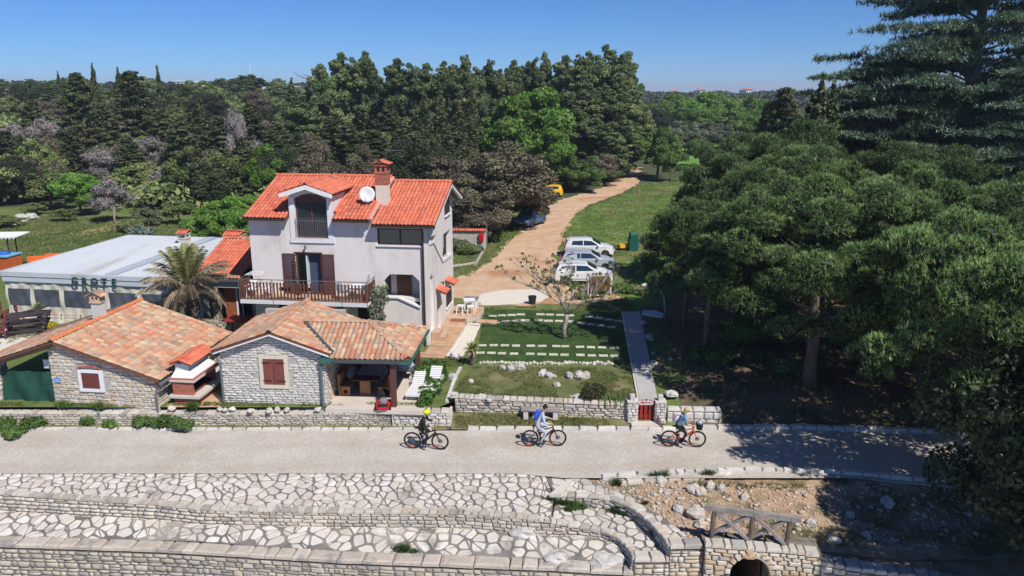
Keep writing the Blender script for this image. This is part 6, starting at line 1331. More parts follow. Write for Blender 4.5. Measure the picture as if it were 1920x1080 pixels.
# ============================================================ people and bicycles
def skin_body(name,verts,edges,radii,mats,matfn,parent,sub=2,rootv=0):
 """one continuous skinned figure; verts/edges skeleton, radii per vertex; matfn(co) -> material slot"""
 me=bpy.data.meshes.new('sk');me.from_pydata(verts,edges,[]);o=bpy.data.objects.new('sk',me);COL.objects.link(o)
 md=o.modifiers.new('s','SKIN');md.use_smooth_shade=True;sv=me.skin_vertices[0].data
 for i,r_ in enumerate(radii):sv[i].radius=(r_,r_)if not isinstance(r_,tuple)else r_;sv[i].use_root=(i==rootv)
 sb=o.modifiers.new('u','SUBSURF');sb.levels=sub;sb.render_levels=sub
 dg=bpy.context.evaluated_depsgraph_get();dg.update();m2=bpy.data.meshes.new_from_object(o.evaluated_get(dg));bpy.data.objects.remove(o)
 m2.materials.clear();[m2.materials.append(m)for m in mats]
 for p in m2.polygons:p.material_index=matfn(p.center);p.use_smooth=True
 return link(name,m2,parent)
def ik(a,c,l1,l2,bend):
 """middle joint of a two-bone limb from a to c bending towards 'bend'"""
 a,c,bend=Vector(a),Vector(c),Vector(bend);d=c-a;L=min(d.length,(l1+l2)*.999);d.normalize();x=(l1*l1-l2*l2+L*L)/(2*L);h=math.sqrt(max(0,l1*l1-x*x));n=(bend-d*bend.dot(d)).normalized();return a+d*x+n*h
m_skin=M('skin',(.52,.30,.21),(.56,.34,.25),scale=8,rough=.55)
def person(lab,loc,rz,hip,sh,head,hands,feet,top,pants,shoe,hair,shoes_h=.0,sc=1.0,headdir=(1,0,-.15),sleeve=1.0,trouser=1.0):
 t=thing('person',lab,'person',loc,rz);hip,sh,head=Vector(hip),Vector(sh),Vector(head);V=[];E=[];R_=[];K=[]
 def v(p,r_,kind,prev=None):
  V.append(tuple(p));R_.append(r_);K.append(kind)
  if prev is not None:E.append((prev,len(V)-1))
  return len(V)-1
 pel=v(hip,(.155*sc,.135*sc),'pants');wa_=v(hip.lerp(sh,.35)+Vector((-.015,0,0)),(.145*sc,.125*sc),'top',pel);chst=v(hip.lerp(sh,.78)+Vector((-.02,0,0)),(.165*sc,.14*sc),'top',wa_)
 nb=v(sh+Vector((0,0,.02)),.06*sc,'top',chst);nk=v(sh.lerp(head,.45),.05*sc,'skin',nb);hb=v(sh.lerp(head,.8),.07*sc,'skin',nk);ht=v(head+Vector((0,0,.03)),.088*sc,'skin',hb);v(head+Vector((-.01,0,.105*sc)),.06*sc,'skin',ht)
 hd=Vector(headdir).normalized();nose=v(head+hd*.085*sc-Vector((0,0,.01)),.022,'skin',ht)
 side_j={}
 for s_ in(-1,1):
  shj=sh+Vector((0,s_*.185*sc,-.03));hd_=Vector(hands[0]if s_<0 else hands[1]);el=ik(shj,hd_,.29*sc,.27*sc,(-.35,s_*.6,-1))
  a=v(shj,.070*sc,'top',chst);e_=v(el,.052*sc,'top' if sleeve>.5 else 'skin',a);fo=v(el.lerp(hd_,.6),.038*sc,'top' if sleeve>.9 else 'skin',e_);wr=v(el.lerp(hd_,.9),.028*sc,'skin',fo)
  fdir=(hd_-el).normalized();palm_=v(hd_+fdir*.02,(.036,.022),'skin',wr)
  for q in range(4):
   off=Vector((0,1,0))*((q-1.5)*.020);f1=v(hd_+fdir*.065+off+Vector((.012,0,.006)),.0085,'skin',palm_);f2=v(hd_+fdir*.075+off+Vector((.028,0,-.028-.004*(q in(1,2)))),.008,'skin',f1);v(hd_+fdir*.05+off+Vector((.014,0,-.05)),.007,'skin',f2)
  th=v(hd_+fdir*.03+Vector((0,-s_*.035,-.008)),.010,'skin',palm_);v(hd_+fdir*.06+Vector((.01,-s_*.04,-.03)),.009,'skin',th)
  hj=hip+Vector((.02,s_*.095*sc,-.05));ft=Vector(feet[0]if s_<0 else feet[1]);an=ft+Vector((-.05,0,.09));kn=ik(hj,an,.43*sc,.42*sc,(1,s_*.12,.35))
  h_=v(hj,.098*sc,'pants',pel);k_=v(kn,.070*sc,'pants' if trouser>.5 else 'skin',h_);c_=v(kn.lerp(an,.35),.056*sc,'pants' if trouser>.5 else 'skin',k_);an_=v(an,.038*sc,'pants' if trouser>.9 else 'skin',c_);heel=v(ft+Vector((-.05,0,.035)),.036,'shoe',an_);v(ft+Vector((.13,0,.02)),.030,'shoe',heel)
 pts=[Vector(p)for p in V];slots={'skin':0,'top':1,'pants':2,'shoe':3}
 def mf(c):
  best=9e9;k_=0
  for(i,j)in E:
   a,b_=pts[i],pts[j];d=b_-a;t_=max(0,min(1,(c-a).dot(d)/max(1e-9,d.length_squared)));q=(a+d*t_-c).length-(R_[j]if not isinstance(R_[j],tuple)else R_[j][0])*.6
   if q<best:best=q;k_=slots[K[j]if t_>.25 or K[i]==K[j]else K[i]]
  return k_
 skin_body('body',V,E,R_,[m_skin,top,pants,shoe],mf,t)
 if hair:
  b=MB();mat,kind=hair;mt=Matrix.Rotation(0,4,'Z')
  if kind=='helmet':
   b.ell((head.x,head.y,head.z+.06),(.15,.115,.11),16,9);hb_=b.obj('helmet',mat,t,smooth=True);b=MB()
   for k in(-.05,0,.05):b.tube([(head.x-.13,k,head.z+.08),(head.x-.03,k*1.1,head.z+.175),(head.x+.1,k,head.z+.13)],.012,5)
   b.obj('helmet_ribs',M('helmet_dark',(.25,.24,.02),rough=.5),hb_)
  else:
   b.ell((head.x-.018,head.y,head.z+.055),(.108,.098,.105),14,9,jit=.05,rnd=random.Random(2));
   if kind=='long':b.ell((head.x-.075,head.y,head.z-.045),(.06,.085,.13),12,7,jit=.08,rnd=random.Random(3))
   b.obj('hair',mat,t,smooth=True)
 b=MB()
 for s_ in(-1,1):b.ell(tuple(head+hd*.078+Vector((0,s_*.032,.025))),(.012,.012,.01),6,4)
 b.obj('eyes',m_dark,t);b=MB()
 for s_ in(-1,1):b.ell(tuple(head+Vector((-.005,s_*.088,.01))),(.022,.012,.03),7,5)
 b.obj('ears',m_skin,t,smooth=True)
 b=MB();b.ell(tuple(head+hd*.083+Vector((0,0,-.045))),(.008,.024,.006),8,4);b.obj('mouth',M('lip',(.35,.12,.10)),t)
 return t
WR_,WB=.362,1.13
m_tyre=M('tyre',(.02,.02,.021),rough=.85)
def bicycle(lab,loc,rz,frame_m,accent,lower=0.0,seat_z=.93,bar=(.36,1.02),basket=None):
 t=thing('bicycle',lab,'bicycle',loc,rz);rh,fh,bb=Vector((-WB/2,0,WR_)),Vector((WB/2,0,WR_)),Vector((-.10,0,.30));st_top=Vector((-.27,0,.72));hd_t,hd_b=Vector((.36,0,.86)),Vector((.40,0,.72))
 b=MB();b.tube([bb,st_top],.022,7);b.tube([hd_b+Vector((-.01,0,.02)),bb+Vector((.04,0,.03))],.040,8);b.tube([hd_t-Vector((0,0,.04)),st_top-Vector((0,0,.05))],.026,7);b.tube([hd_b,hd_t],.028,8)
 for s_ in(-1,1):b.tube([bb,rh+Vector((0,s_*.06,0))],.013,5);b.tube([st_top-Vector((0,0,.06)),rh+Vector((0,s_*.06,0))],.011,5)
 b.cbox(bb+Vector((.02,0,.0)),(.2,.09,.15));b.obj('frame',frame_m,t,smooth=False)
 b=MB();b.tube([hd_b+Vector((0,0,.0)),hd_b+Vector((.02,0,-.06))],.03,7)
 for s_ in(-1,1):b.tube([hd_b+Vector((.02,s_*.06,-.05)),fh+Vector((-.01,s_*.06,0))],.017,6)
 b.cbox(hd_b+Vector((.02,0,-.05)),(.05,.15,.04));b.obj('fork',accent if basket else m_dark,t)
 bz=Vector((bar[0],0,bar[1]));b=MB();b.tube([hd_t,bz],.017,6);b.tube([bz+Vector((-.05,-.33,.0)),bz+Vector((0,-.08,0)),bz+Vector((0,.08,0)),bz+Vector((-.05,.33,0))],.013,6);b.obj('handlebar',m_dark,t)
 for s_ in(-1,1):b=MB();b.tube([bz+Vector((-.05,s_*.33,0)),bz+Vector((-.03,s_*.21,0))],.02,7);b.obj('grip',m_dark,t)
 b=MB();b.tube([st_top,(-.31,0,seat_z-.04)],.015,6);b.obj('seatpost',m_zinc,t);b=MB();b.ell((-.34,0,seat_z-.02),(.14,.075,.03),12,6);b.ell((-.22,0,seat_z-.02),(.1,.03,.022),8,5);b.obj('saddle',m_dark,t,smooth=True)
 for c in(rh,fh):
  b=MB();b.torus((0,0,0),WR_-.032,.030,40,8);wl=b.obj('wheel',m_tyre,t,smooth=True);wl.location=c
  b=MB();b.torus((0,0,0),WR_-.066,.012,36,5);b.obj('rim',m_dark,wl)
  b=MB();a0=3.5 if c is fh else 4.2
  for k in range(5):a=a0+k*.14;b.beam(((WR_-.07)*math.cos(a),0,(WR_-.07)*math.sin(a)),((WR_-.07)*math.cos(a+.15),0,(WR_-.07)*math.sin(a+.15)),.035,.03)
  b.obj('rim_stripe',M('orange_stripe',(.60,.09,.03),rough=.5),wl)
  b=MB()
  for k in range(16):a=2*math.pi*k/16;b.tube([(.02*math.cos(a+.6),.02,.02*math.sin(a+.6)),((WR_-.07)*math.cos(a),0,(WR_-.07)*math.sin(a))],.0025,3,cap=False)
  b.obj('spokes',m_zinc,wl);b=MB();b.tube([(0,-.05,0),(0,.05,0)],.028,8);b.lathe([(.09,-.003),(.09,.003)],n=14,mat=Matrix.Translation((0,.035,0))@Matrix.Rotation(math.pi/2,4,'X'));b.obj('hub',m_zinc,wl)
 a=rad(-75+lower);b=MB();P1=bb+Vector((.17*math.cos(a),-.10,.17*math.sin(a)));P2=bb+Vector((-.17*math.cos(a),.10,-.17*math.sin(a)));b.beam(bb+Vector((0,-.08,0)),P1,.022,.015);b.beam(bb+Vector((0,.08,0)),P2,.022,.015);b.lathe([(.09,-.004),(.09,.004)],n=16,mat=Matrix.Translation(bb+Vector((0,-.06,0)))@Matrix.Rotation(math.pi/2,4,'X'));b.obj('crank',m_dark,t)
 for p,s_ in((P1,-1),(P2,1)):b=MB();b.cbox(p+Vector((0,s_*.05,0)),(.09,.09,.02));b.obj('pedal',m_dark,t)
 if basket:
  b=MB();c_=Vector((.62,0,.80))
  V=[]
  for z,w_ in((0,.12),(.14,.14),(.27,.155)):
   for k in range(12):q=2*math.pi*k/12;V.append(c_+Vector((w_*math.cos(q),w_*1.1*math.sin(q),z)))
  b.add(V,[(i*12+k,i*12+(k+1)%12,(i+1)*12+(k+1)%12,(i+1)*12+k)for i in range(2)for k in range(12)]+[tuple(range(12))[::-1]]);b.obj('basket',m_dark,t)
 return t,P1,P2,bz
def foot(P,s_):return P+Vector((-.02,s_*.05,.035))
jk1=M('black_suit',(.018,.016,.022),rough=.7);hi=M('hi_vis_yellow',(.78,.80,.02),rough=.5)
# first rider: black suit, yellow helmet
B1=at(799.5,842,0);B1=Vector((B1.x,B1.y,0));t1,P1,P2,bz=bicycle('black mountain bike with orange rim stripes ridden by the yellow-helmeted cyclist on the left',B1,rad(-6),M('black_frame',(.02,.02,.022),rough=.35),None,20,bar=(.37,1.08))
p1=person('cyclist in a black suit and bright yellow helmet, leftmost of the three riders',B1,rad(-6),(-.24,0,.98),(-.04,0,1.40),(.05,0,1.56),(bz+Vector((-.06,-.27,.03)),bz+Vector((-.06,.27,.03))),(foot(P1,-1),foot(P2,1)),jk1,jk1,M('blue_shoe',(.10,.15,.30),rough=.6),(hi,'helmet'),headdir=(1,-.1,-.45),sc=.98)
b=MB();b.ell((.06,-.235,1.22),(.04,.025,.04),8,5);b.ell((.22,-.27,1.10),(.03,.04,.03),8,5);b.beam((-.02,-.16,.90),(.02,-.17,.68),.012,.03);b.beam((-.10,-.155,1.28),(-.02,-.17,1.15),.012,.03);b.obj('reflective_patches',hi,p1)
# second rider
B2=at(1019.5,836.5,0);B2=Vector((B2.x,B2.y,0));t2,P1,P2,bz=bicycle('dark mountain bike with orange rear rim stripe ridden by the cyclist in grey',B2,rad(1),M('plum_frame',(.045,.02,.03),rough=.35),None,0,bar=(.33,1.06))
gj=M('light_grey_jersey',(.44,.50,.58),(.38,.44,.52),scale=9,rough=.9)
p2=person('cyclist in light grey tracksuit with a blue backpack, middle rider without helmet',B2,rad(1),(-.30,0,.99),(-.05,0,1.46),(.06,0,1.66),(bz+Vector((-.06,-.27,.03)),bz+Vector((-.06,.27,.03))),(foot(P1,-1),foot(P2,1)),gj,M('grey_trousers',(.42,.44,.48),rough=.9),M('dark_blue_shoe',(.03,.05,.11)),(M('dark_hair',(.018,.012,.010),rough=.8),'short'),headdir=(1,-.1,-.3),sc=1.06)
def backpack(rider,p,lab,mat,s=1.0,tilt=.45):
 t=thing('backpack',lab,'backpack',rider.location,rider.rotation_euler[2]);m_=Matrix.Translation(p)@Matrix.Rotation(tilt,4,'Y');b=MB();b.ell((0,0,0),(.10*s,.15*s,.23*s),14,9,mat=m_.to_3x3().to_4x4());b.v=[tuple(Vector(q)+Vector(p))for q in b.v];b.obj('bag',mat,t,smooth=True)
 b=MB();b.ell((-.08*s,0,-.05),(.05*s,.11*s,.12*s),10,7,mat=m_.to_3x3().to_4x4());b.v=[tuple(Vector(q)+Vector(p))for q in b.v];b.obj('pocket',M(mat.name+'_pocket',(.55,.60,.72),rough=.8),t,smooth=True)
 b=MB()
 for s_ in(-1,1):b.tube([Vector(p)+Vector((.04,s_*.10,.18)),Vector(p)+Vector((.19,s_*.13,.17)),Vector(p)+Vector((.24,s_*.13,-.02)),Vector(p)+Vector((.06,s_*.11,-.16))],.016,5)
 b.obj('strap',mat,t)
backpack(p2,(-.33,0,1.37),'bright blue backpack worn by the cyclist in grey',M('backpack_blue',(.03,.10,.62),rough=.7))
# third rider
B3=at(1280,838,0);B3=Vector((B3.x,B3.y,0));t3,P1,P2,bz=bicycle('orange framed mountain bike with a front basket ridden by the blonde cyclist',B3,rad(-3),M('orange_frame',(.50,.08,.03),rough=.4),M('orange_frame'),30,bar=(.36,1.03),basket=True)
p3=person('blonde cyclist in a denim blue top and black leggings, rightmost rider',B3,rad(-3),(-.29,0,.98),(-.02,0,1.40),(.09,0,1.58),(bz+Vector((-.06,-.27,.03)),bz+Vector((-.06,.27,.03))),(foot(P1,-1),foot(P2,1)),M('denim_blue',(.06,.17,.33),(.09,.21,.38),scale=9,rough=.9),M('black_leggings',(.015,.013,.018),rough=.8),M('lilac_shoe',(.42,.36,.50),rough=.6),(M('blonde_hair',(.55,.38,.16),rough=.7),'long'),headdir=(1,-.1,-.3),sc=.98,sleeve=.7)
backpack(p3,(-.31,0,1.28),'small pale pink backpack worn by the blonde cyclist',M('pale_pink',(.72,.55,.62),rough=.8),.85,.5)
t=thing('helmet','grey and white cycling helmet resting in the front basket','helmet',B3,rad(-3));b=MB();b.ell((.62,0,1.08),(.15,.14,.11),14,8);b.obj('shell',M('grey_white_shell',(.50,.52,.56),(.12,.13,.15),scale=14,rough=.4),t,smooth=True)
for tt in(t1,t2,t3):pass
# woman leaning in the side opening of the house
pw=person('person in dark top leaning on the stair sill inside the side opening of the house',on_house((-.55,5.1,2.7)),HR,(0,0,.95),(.10,0,1.42),(.18,0,1.62),(Vector((.42,-.12,1.15)),Vector((.42,.25,1.15))),(Vector((0,-.12,0)),Vector((0,.12,0))),M('dark_blue_top',(.03,.03,.07),rough=.8),M('maroon_trousers',(.18,.03,.03),rough=.8),m_dark,(M('dark_hair'),'short'))
# ============================================================ vegetation
def rotbasis(Nm):
 a=np.where(np.abs(Nm[:,2:3])<.9,np.array([[0,0,1.]]),np.array([[1.,0,0]]));U=np.cross(a,Nm);U/=np.linalg.norm(U,axis=1,keepdims=True)+1e-9;return U,np.cross(Nm,U)
def sphere(n,r,zmin=-1.0):
 v=r.normal(size=(n*2+50,3));v/=np.linalg.norm(v,axis=1,keepdims=True);v=v[v[:,2]>zmin]
 while len(v)<n:v=np.concatenate([v,v])
 return v[:n]
def leaf_cloud(lobes,n,size,r,aspect=1.6,jit=.7,zmin=-.6,shell=.4,up=0.0,tilt=None):
 """returns V (4n,3) of kite-shaped leaves spread through the outer part of each lobe"""
 Lb=np.array(lobes,dtype=float);A=(Lb[:,3]*Lb[:,4]+Lb[:,3]*Lb[:,5]+Lb[:,4]*Lb[:,5]);idx=r.choice(len(Lb),n,p=A/A.sum());d=sphere(n,r,zmin)
 q=1-shell*r.random((n,1))**1.6;C=Lb[idx,:3]+d*Lb[idx,3:6]*q
 Nm=d/Lb[idx,3:6];Nm/=np.linalg.norm(Nm,axis=1,keepdims=True);Nm=Nm+r.normal(size=(n,3))*jit;Nm[:,2]+=up;Nm/=np.linalg.norm(Nm,axis=1,keepdims=True)
 U,W=rotbasis(Nm);a=r.random(n)*2*np.pi;ca,sa=np.cos(a)[:,None],np.sin(a)[:,None];P=U*ca+W*sa;Q=-U*sa+W*ca
 s=size*(.6+.8*r.random((n,1)));V=np.stack([C-P*s*aspect*.5,C-Q*s*.5/1.0,C+P*s*aspect*.5,C+Q*s*.5],axis=1)
 return V.reshape(-1,3)
def needle_tufts(C,Nm,k,ln,wd,r,spread=.75):
 """k thin triangles bursting from each centre"""
 n=len(C);D=np.repeat(Nm,k,axis=0)+r.normal(size=(n*k,3))*spread;D/=np.linalg.norm(D,axis=1,keepdims=True);B=np.repeat(C,k,axis=0);U,_=rotbasis(D)
 l=ln*(.7+.6*r.random((n*k,1)));V=np.stack([B-U*wd,B+U*wd,B+D*l],axis=1);return V.reshape(-1,3)
def cloud_mesh(name,Vq,mat,k=4):return npmesh(name,Vq,np.arange(len(Vq),dtype=np.int32).reshape(-1,k),mat)
def limb(b,p,q,r0,r1,rnd,n=5,bend=.08):
 p,q=Vector(p),Vector(q);L=(q-p).length;pts=[p.lerp(q,t/4)+Vector((rnd.uniform(-1,1),rnd.uniform(-1,1),rnd.uniform(-.5,.5)))*L*bend*(0 if t in(0,4)else 1)for t in range(5)]
 b.tube(pts,[r0+(r1-r0)*t/4 for t in range(5)],n)
G1=[(.018,.030,.014),(.040,.058,.022),(.070,.090,.034)]
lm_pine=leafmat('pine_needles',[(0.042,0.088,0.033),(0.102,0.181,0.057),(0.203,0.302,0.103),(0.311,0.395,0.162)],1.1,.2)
lm_aleppo=leafmat('conifer_green',[(0.036,0.062,0.026),(0.082,0.125,0.045),(0.155,0.202,0.073),(0.228,0.252,0.112)],.35,.15)
lm_cyp=leafmat('cypress_green',[(0.026,0.044,0.022),(0.059,0.085,0.033),(0.11,0.136,0.055),(0.157,0.138,0.082)],.5,.12)
lm_bright=leafmat('fresh_green',[(0.068,0.149,0.027),(0.135,0.257,0.047),(0.216,0.365,0.068)],.4,.3)
lm_mid=leafmat('mid_green',[(0.054,0.108,0.027),(0.108,0.189,0.045),(0.18,0.27,0.072)],.4,.25)
lm_olive=leafmat('olive_green',[(0.078,0.104,0.058),(0.143,0.169,0.104),(0.221,0.247,0.169)],.4,.2)
lm_brown=leafmat('brown_green',[(0.067,0.061,0.042),(0.133,0.114,0.08),(0.218,0.175,0.125),(0.19,0.209,0.095)],.45,.2)
lm_grey=leafmat('grey_twigs',[(.14,.12,.11),(.24,.21,.20),(.34,.31,.30)],.5,.1)
lm_cedar=leafmat('cedar_blue',[(0.065,0.099,0.067),(0.134,0.195,0.125),(0.252,0.344,0.235),(0.39,0.5,0.352)],.9,.15)
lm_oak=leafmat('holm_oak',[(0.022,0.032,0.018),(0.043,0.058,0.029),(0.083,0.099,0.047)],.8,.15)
lm_scrub=leafmat('scrub_green',[(0.063,0.099,0.032),(0.126,0.176,0.054),(0.21,0.264,0.09),(0.231,0.22,0.117)],.25,.2)
PR={}
def proto(kind,H,W,crowns,trunks):PR[kind]=(H,W,crowns,trunks)
def trunk_mesh(name,H,r0,mat,rnd,limbs=7,spread=.3,zlo=.3,zhi=.85,topr=.25):
 b=MB();pts=[Vector((0,0,-.3))];x=y=0
 for k in range(1,7):x+=rnd.uniform(-1,1)*H*.012;y+=rnd.uniform(-1,1)*H*.012;pts.append(Vector((x,y,H*k/6*.92)))
 b.tube(pts,[r0*(1.25 if k==0 else 1-(1-topr)*k/6)for k in range(7)],8)
 for k in range(limbs):
  z=H*rnd.uniform(zlo,zhi);a=rnd.uniform(0,6.28);L=H*spread*rnd.uniform(.6,1.1);i=min(5,int(z/(H*.92)*6));p=pts[i].lerp(pts[i+1],.5);limb(b,(p.x,p.y,z),(p.x+L*math.cos(a),p.y+L*math.sin(a),z+L*rnd.uniform(.25,.7)),r0*.38,r0*.08,rnd)
 return b.mesh(name,mat,smooth=True)
def lobes_blob(n,R_,zc,rz,lo,hi,rnd,zmin=-.6,fill=.3,flat=.85):
 L=[]
 for k in range(n):
  while True:
   v=Vector((rnd.gauss(0,1),rnd.gauss(0,1),rnd.gauss(0,1))).normalized()
   if v.z>zmin:break
  q=rnd.uniform(.62,.9)if rnd.random()>fill else rnd.uniform(.1,.6);s=rnd.uniform(lo,hi);L.append((v.x*R_*q,v.y*R_*q,zc+v.z*rz*q,s,s,s*flat))
 return L
def build_protos():
# broadleaf round crowns
 for kind,mat,n,sz,ns in(('bright',lm_bright,20000,.20,46),('mid',lm_mid,15000,.21,40),('brown',lm_brown,22000,.16,60),('olive',lm_olive,8000,.18,24),('scrub',lm_scrub,11000,.20,34),('oak',lm_oak,30000,.125,60)):
  cr,tk=[],[]
  for v in range(3 if kind in('scrub','mid')else 2):
   rnd=random.Random(hash(kind)%97 if False else sum(map(ord,kind))+v);r=np.random.default_rng(sum(map(ord,kind))+v)
   L=lobes_blob(ns,3.3,4.4,3.4,.45,1.25,rnd,zmin=-.85);cr.append(cloud_mesh('crown',leaf_cloud(L,n,sz,r),mat));tk.append(trunk_mesh('trunk',6.0,.22,m_bark,rnd,7,.35,.25,.7))
  proto(kind,8.2,8.0,cr,tk)
  # columnar cypress
 cr,tk=[],[]
 for v in range(3):
  rnd=random.Random(50+v);r=np.random.default_rng(50+v);L=[]
  for k in range(46):
   t=k/45;z=.6+11.2*t;R_=1.15*(math.sin(math.pi*min(1,.12+t*.93))**.6)*(1-.55*t)+.12;a=rnd.uniform(0,6.28);q=rnd.uniform(.1,.5)*R_
   L.append((math.cos(a)*q,math.sin(a)*q,z,R_*.62,R_*.62,R_*.95+.15))
  cr.append(cloud_mesh('crown',leaf_cloud(L,13000,.15,r,aspect=2.4,zmin=-.9,shell=.3),lm_cyp));tk.append(trunk_mesh('trunk',10,.18,m_bark,rnd,3,.05))
 proto('cypress',12.4,2.5,cr,tk)
 # broad dark conifer with tiers
 cr,tk=[],[]
 for v in range(3):
  rnd=random.Random(80+v);r=np.random.default_rng(80+v);L=[]
  for k in range(110):
   t=(k/109)**.85;z=.8+11.4*t;R_=3.0*(1-t)**.62+.25;a=k*2.4+rnd.uniform(-.4,.4);q=rnd.uniform(.3,.95)*R_;s=rnd.uniform(.38,.8)*(1.15-.6*t)
   L.append((math.cos(a)*q,math.sin(a)*q,z,s*1.25,s*1.25,s*.55))
  cr.append(cloud_mesh('crown',leaf_cloud(L,20000,.16,r,aspect=2.3),lm_cyp));tk.append(trunk_mesh('trunk',11.4,.25,m_bark,rnd,6,.12))
 proto('conifer',12.6,7.0,cr,tk)
 # tall aleppo pine: clumps piled on a loose trunk
 cr,tk=[],[]
 for v in range(4):
  rnd=random.Random(110+v);r=np.random.default_rng(110+v);L=[]
  for k in range(95):
   t=rnd.random()**.95;z=2.2+11.6*t;R_=4.2*(1-(max(0,t-.35)/.65)**2.6*.62);a=rnd.uniform(0,6.28);q=rnd.uniform(.2,.98)*R_;s=rnd.uniform(.4,1.05)
   L.append((math.cos(a)*q,math.sin(a)*q,z,s,s,s*.8))
  for ld in range(4):
   a=ld*1.7+rnd.uniform(0,1);q=rnd.uniform(.3,2.3)if ld else .2;lx,ly,zt=math.cos(a)*q,math.sin(a)*q,(16.6 if ld==0 else rnd.uniform(13.8,16.4))
   for k in range(13):u=k/12;s=rnd.uniform(.5,1.0)*(1.1-.5*u);L.append((lx+rnd.uniform(-1,1)*(1.7-1.25*u),ly+rnd.uniform(-1,1)*(1.7-1.25*u),zt-3.6+3.2*u,s,s,s*.75))
  cr.append(cloud_mesh('crown',leaf_cloud(L,30000,.17,r,aspect=2.3,zmin=-.7),lm_aleppo));tk.append(trunk_mesh('trunk',15.5,.32,m_bark,rnd,12,.2,.25,.9))
 proto('aleppo',17.4,9.0,cr,tk)
 # leafless grey shrub
 cr,tk=[],[]
 for v in range(2):
  rnd=random.Random(140+v);r=np.random.default_rng(140+v);L=lobes_blob(16,2.2,3.0,2.4,.7,1.1,rnd)
  V=leaf_cloud(L,4200,.10,r,aspect=7.0,shell=.8,jit=.5);cr.append(cloud_mesh('crown',V,lm_grey));tk.append(trunk_mesh('trunk',4.5,.12,m_bark_g,rnd,16,.5,.1,.9))
 proto('bare',6.0,6.2,cr,tk)
 # stone pine: needle tufts on clumps, inner leaves in dark oak green as painted shade for the gaps
 cr,tk=[],[]
 for v in range(3):
  rnd=random.Random(170+v);r=np.random.default_rng(170+v);L=[]
  for k in range(112):
   while True:
    d=Vector((rnd.gauss(0,1),rnd.gauss(0,1),rnd.gauss(0,1))).normalized()
    if d.z>-.62:break
   q=rnd.uniform(.70,.98)if k>22 else rnd.uniform(.2,.65);s=rnd.uniform(.5,1.0);L.append((d.x*5.1*q,d.y*5.1*q,5.7+d.z*4.1*q,s,s,s*.66))
  La=np.array(L);n=13500;A=La[:,3]**2;idx=r.choice(len(La),n,p=A/A.sum());d=sphere(n,r,-.25);C=La[idx,:3]+d*La[idx,3:6]*(1-.22*r.random((n,1))**2);Nm=d*.8+np.array([[0,0,.55]]);Nm/=np.linalg.norm(Nm,axis=1,keepdims=True)
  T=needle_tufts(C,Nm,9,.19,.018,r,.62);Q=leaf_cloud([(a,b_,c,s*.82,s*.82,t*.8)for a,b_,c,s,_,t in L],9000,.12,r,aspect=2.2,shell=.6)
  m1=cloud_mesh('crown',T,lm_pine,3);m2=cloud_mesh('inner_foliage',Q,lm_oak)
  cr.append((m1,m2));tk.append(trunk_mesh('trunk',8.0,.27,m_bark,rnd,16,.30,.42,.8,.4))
 proto('stonepine',10.2,11.4,cr,tk)
 # cedar: spreading flat tiers
 cr,tk=[],[]
 for v in range(2):
  rnd=random.Random(200+v);r=np.random.default_rng(200+v);b=MB();b.tube([(0,0,-.3),(.1,0,5),(0,.1,10),(.1,0,14.6)],[.5,.38,.22,.04],8);Cs=[];Ns=[];
  for k in range(120):
   t=(k+.5)/120;z=1.6+12.6*t+rnd.uniform(-.3,.3);a=k*2.4+rnd.uniform(-.5,.5);sl=rnd.uniform(.2,.62);L_=(6.4*(1-t)**.5+.8)*rnd.uniform(.5,1.15);pts=[]
   for j in range(9):
    u=j/8;pts.append(Vector((math.cos(a)*L_*u,math.sin(a)*L_*u,z+L_*(sl*u-.32*u*u)+rnd.uniform(-.05,.05))))
   b.tube(pts,[.085*(1-t*.5)*(1-.85*j/8)+.008 for j in range(9)],4)
   side=Vector((-math.sin(a),math.cos(a),0))
   for j in range(2,9):
    for s_ in(-1,1):
     w_=(.9+.9*(1-abs(j/8-.6)))*rnd.uniform(.5,1.05)*(.55+.45*(1-t));q0=pts[j];out=Vector((math.cos(a),math.sin(a),0))*w_*.7
     e=q0+side*s_*w_+out+Vector((0,0,-.14*w_));m_=max(3,int(w_*9))
     b.tube([q0,e],[.014,.004],3,cap=False)
     for i in range(m_):p=q0.lerp(e,(i+rnd.random())/m_);Cs.append((p.x,p.y,p.z+.03));Ns.append(((e-q0).normalized()*.7+Vector((0,0,.25))))
    Cs.append(tuple(pts[j]));Ns.append(Vector((0,0,1)))
  C=np.array(Cs);Nm=np.array([tuple(q)for q in Ns]);C=np.repeat(C,2,axis=0)+r.normal(size=(len(C)*2,3))*np.array([[.10,.10,.05]]);Nm=np.repeat(Nm,2,axis=0)
  cr.append(cloud_mesh('crown',needle_tufts(C,Nm,9,.25,.030,r,.5),lm_cedar,3));tk.append(b.mesh('trunk',m_bark_g))
 proto('cedar',15.0,14.5,cr,tk)
build_protos()
TN={'bright':'broadleaf_tree','mid':'broadleaf_tree','brown':'evergreen_bush','olive':'olive_tree','scrub':'scrub_bush','oak':'holm_oak','cypress':'cypress_tree','conifer':'conifer_tree','aleppo':'pine_tree','bare':'bare_shrub','stonepine':'stone_pine','cedar':'cedar_tree'}
tr_r=random.Random(99)
def tree(kind,x,y,h,w_,label,group=None,z=None,v=None,cat=None,rz=None,name=None):
 H0,W0,cr,tk=PR[kind];v=tr_r.randrange(len(cr))if v is None else v%len(cr);z=gz(x,y)if z is None else z
 t=thing(name or TN[kind],label,cat or('bush' if kind in('scrub','brown','bare')else 'tree'),(x,y,z-.05),tr_r.uniform(0,6.28)if rz is None else rz,group);t.scale=(w_/W0,w_/W0,h/H0)
 c=cr[v]
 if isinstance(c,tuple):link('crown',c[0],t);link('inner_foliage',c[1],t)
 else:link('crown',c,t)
 link('trunk',tk[v],t);return t
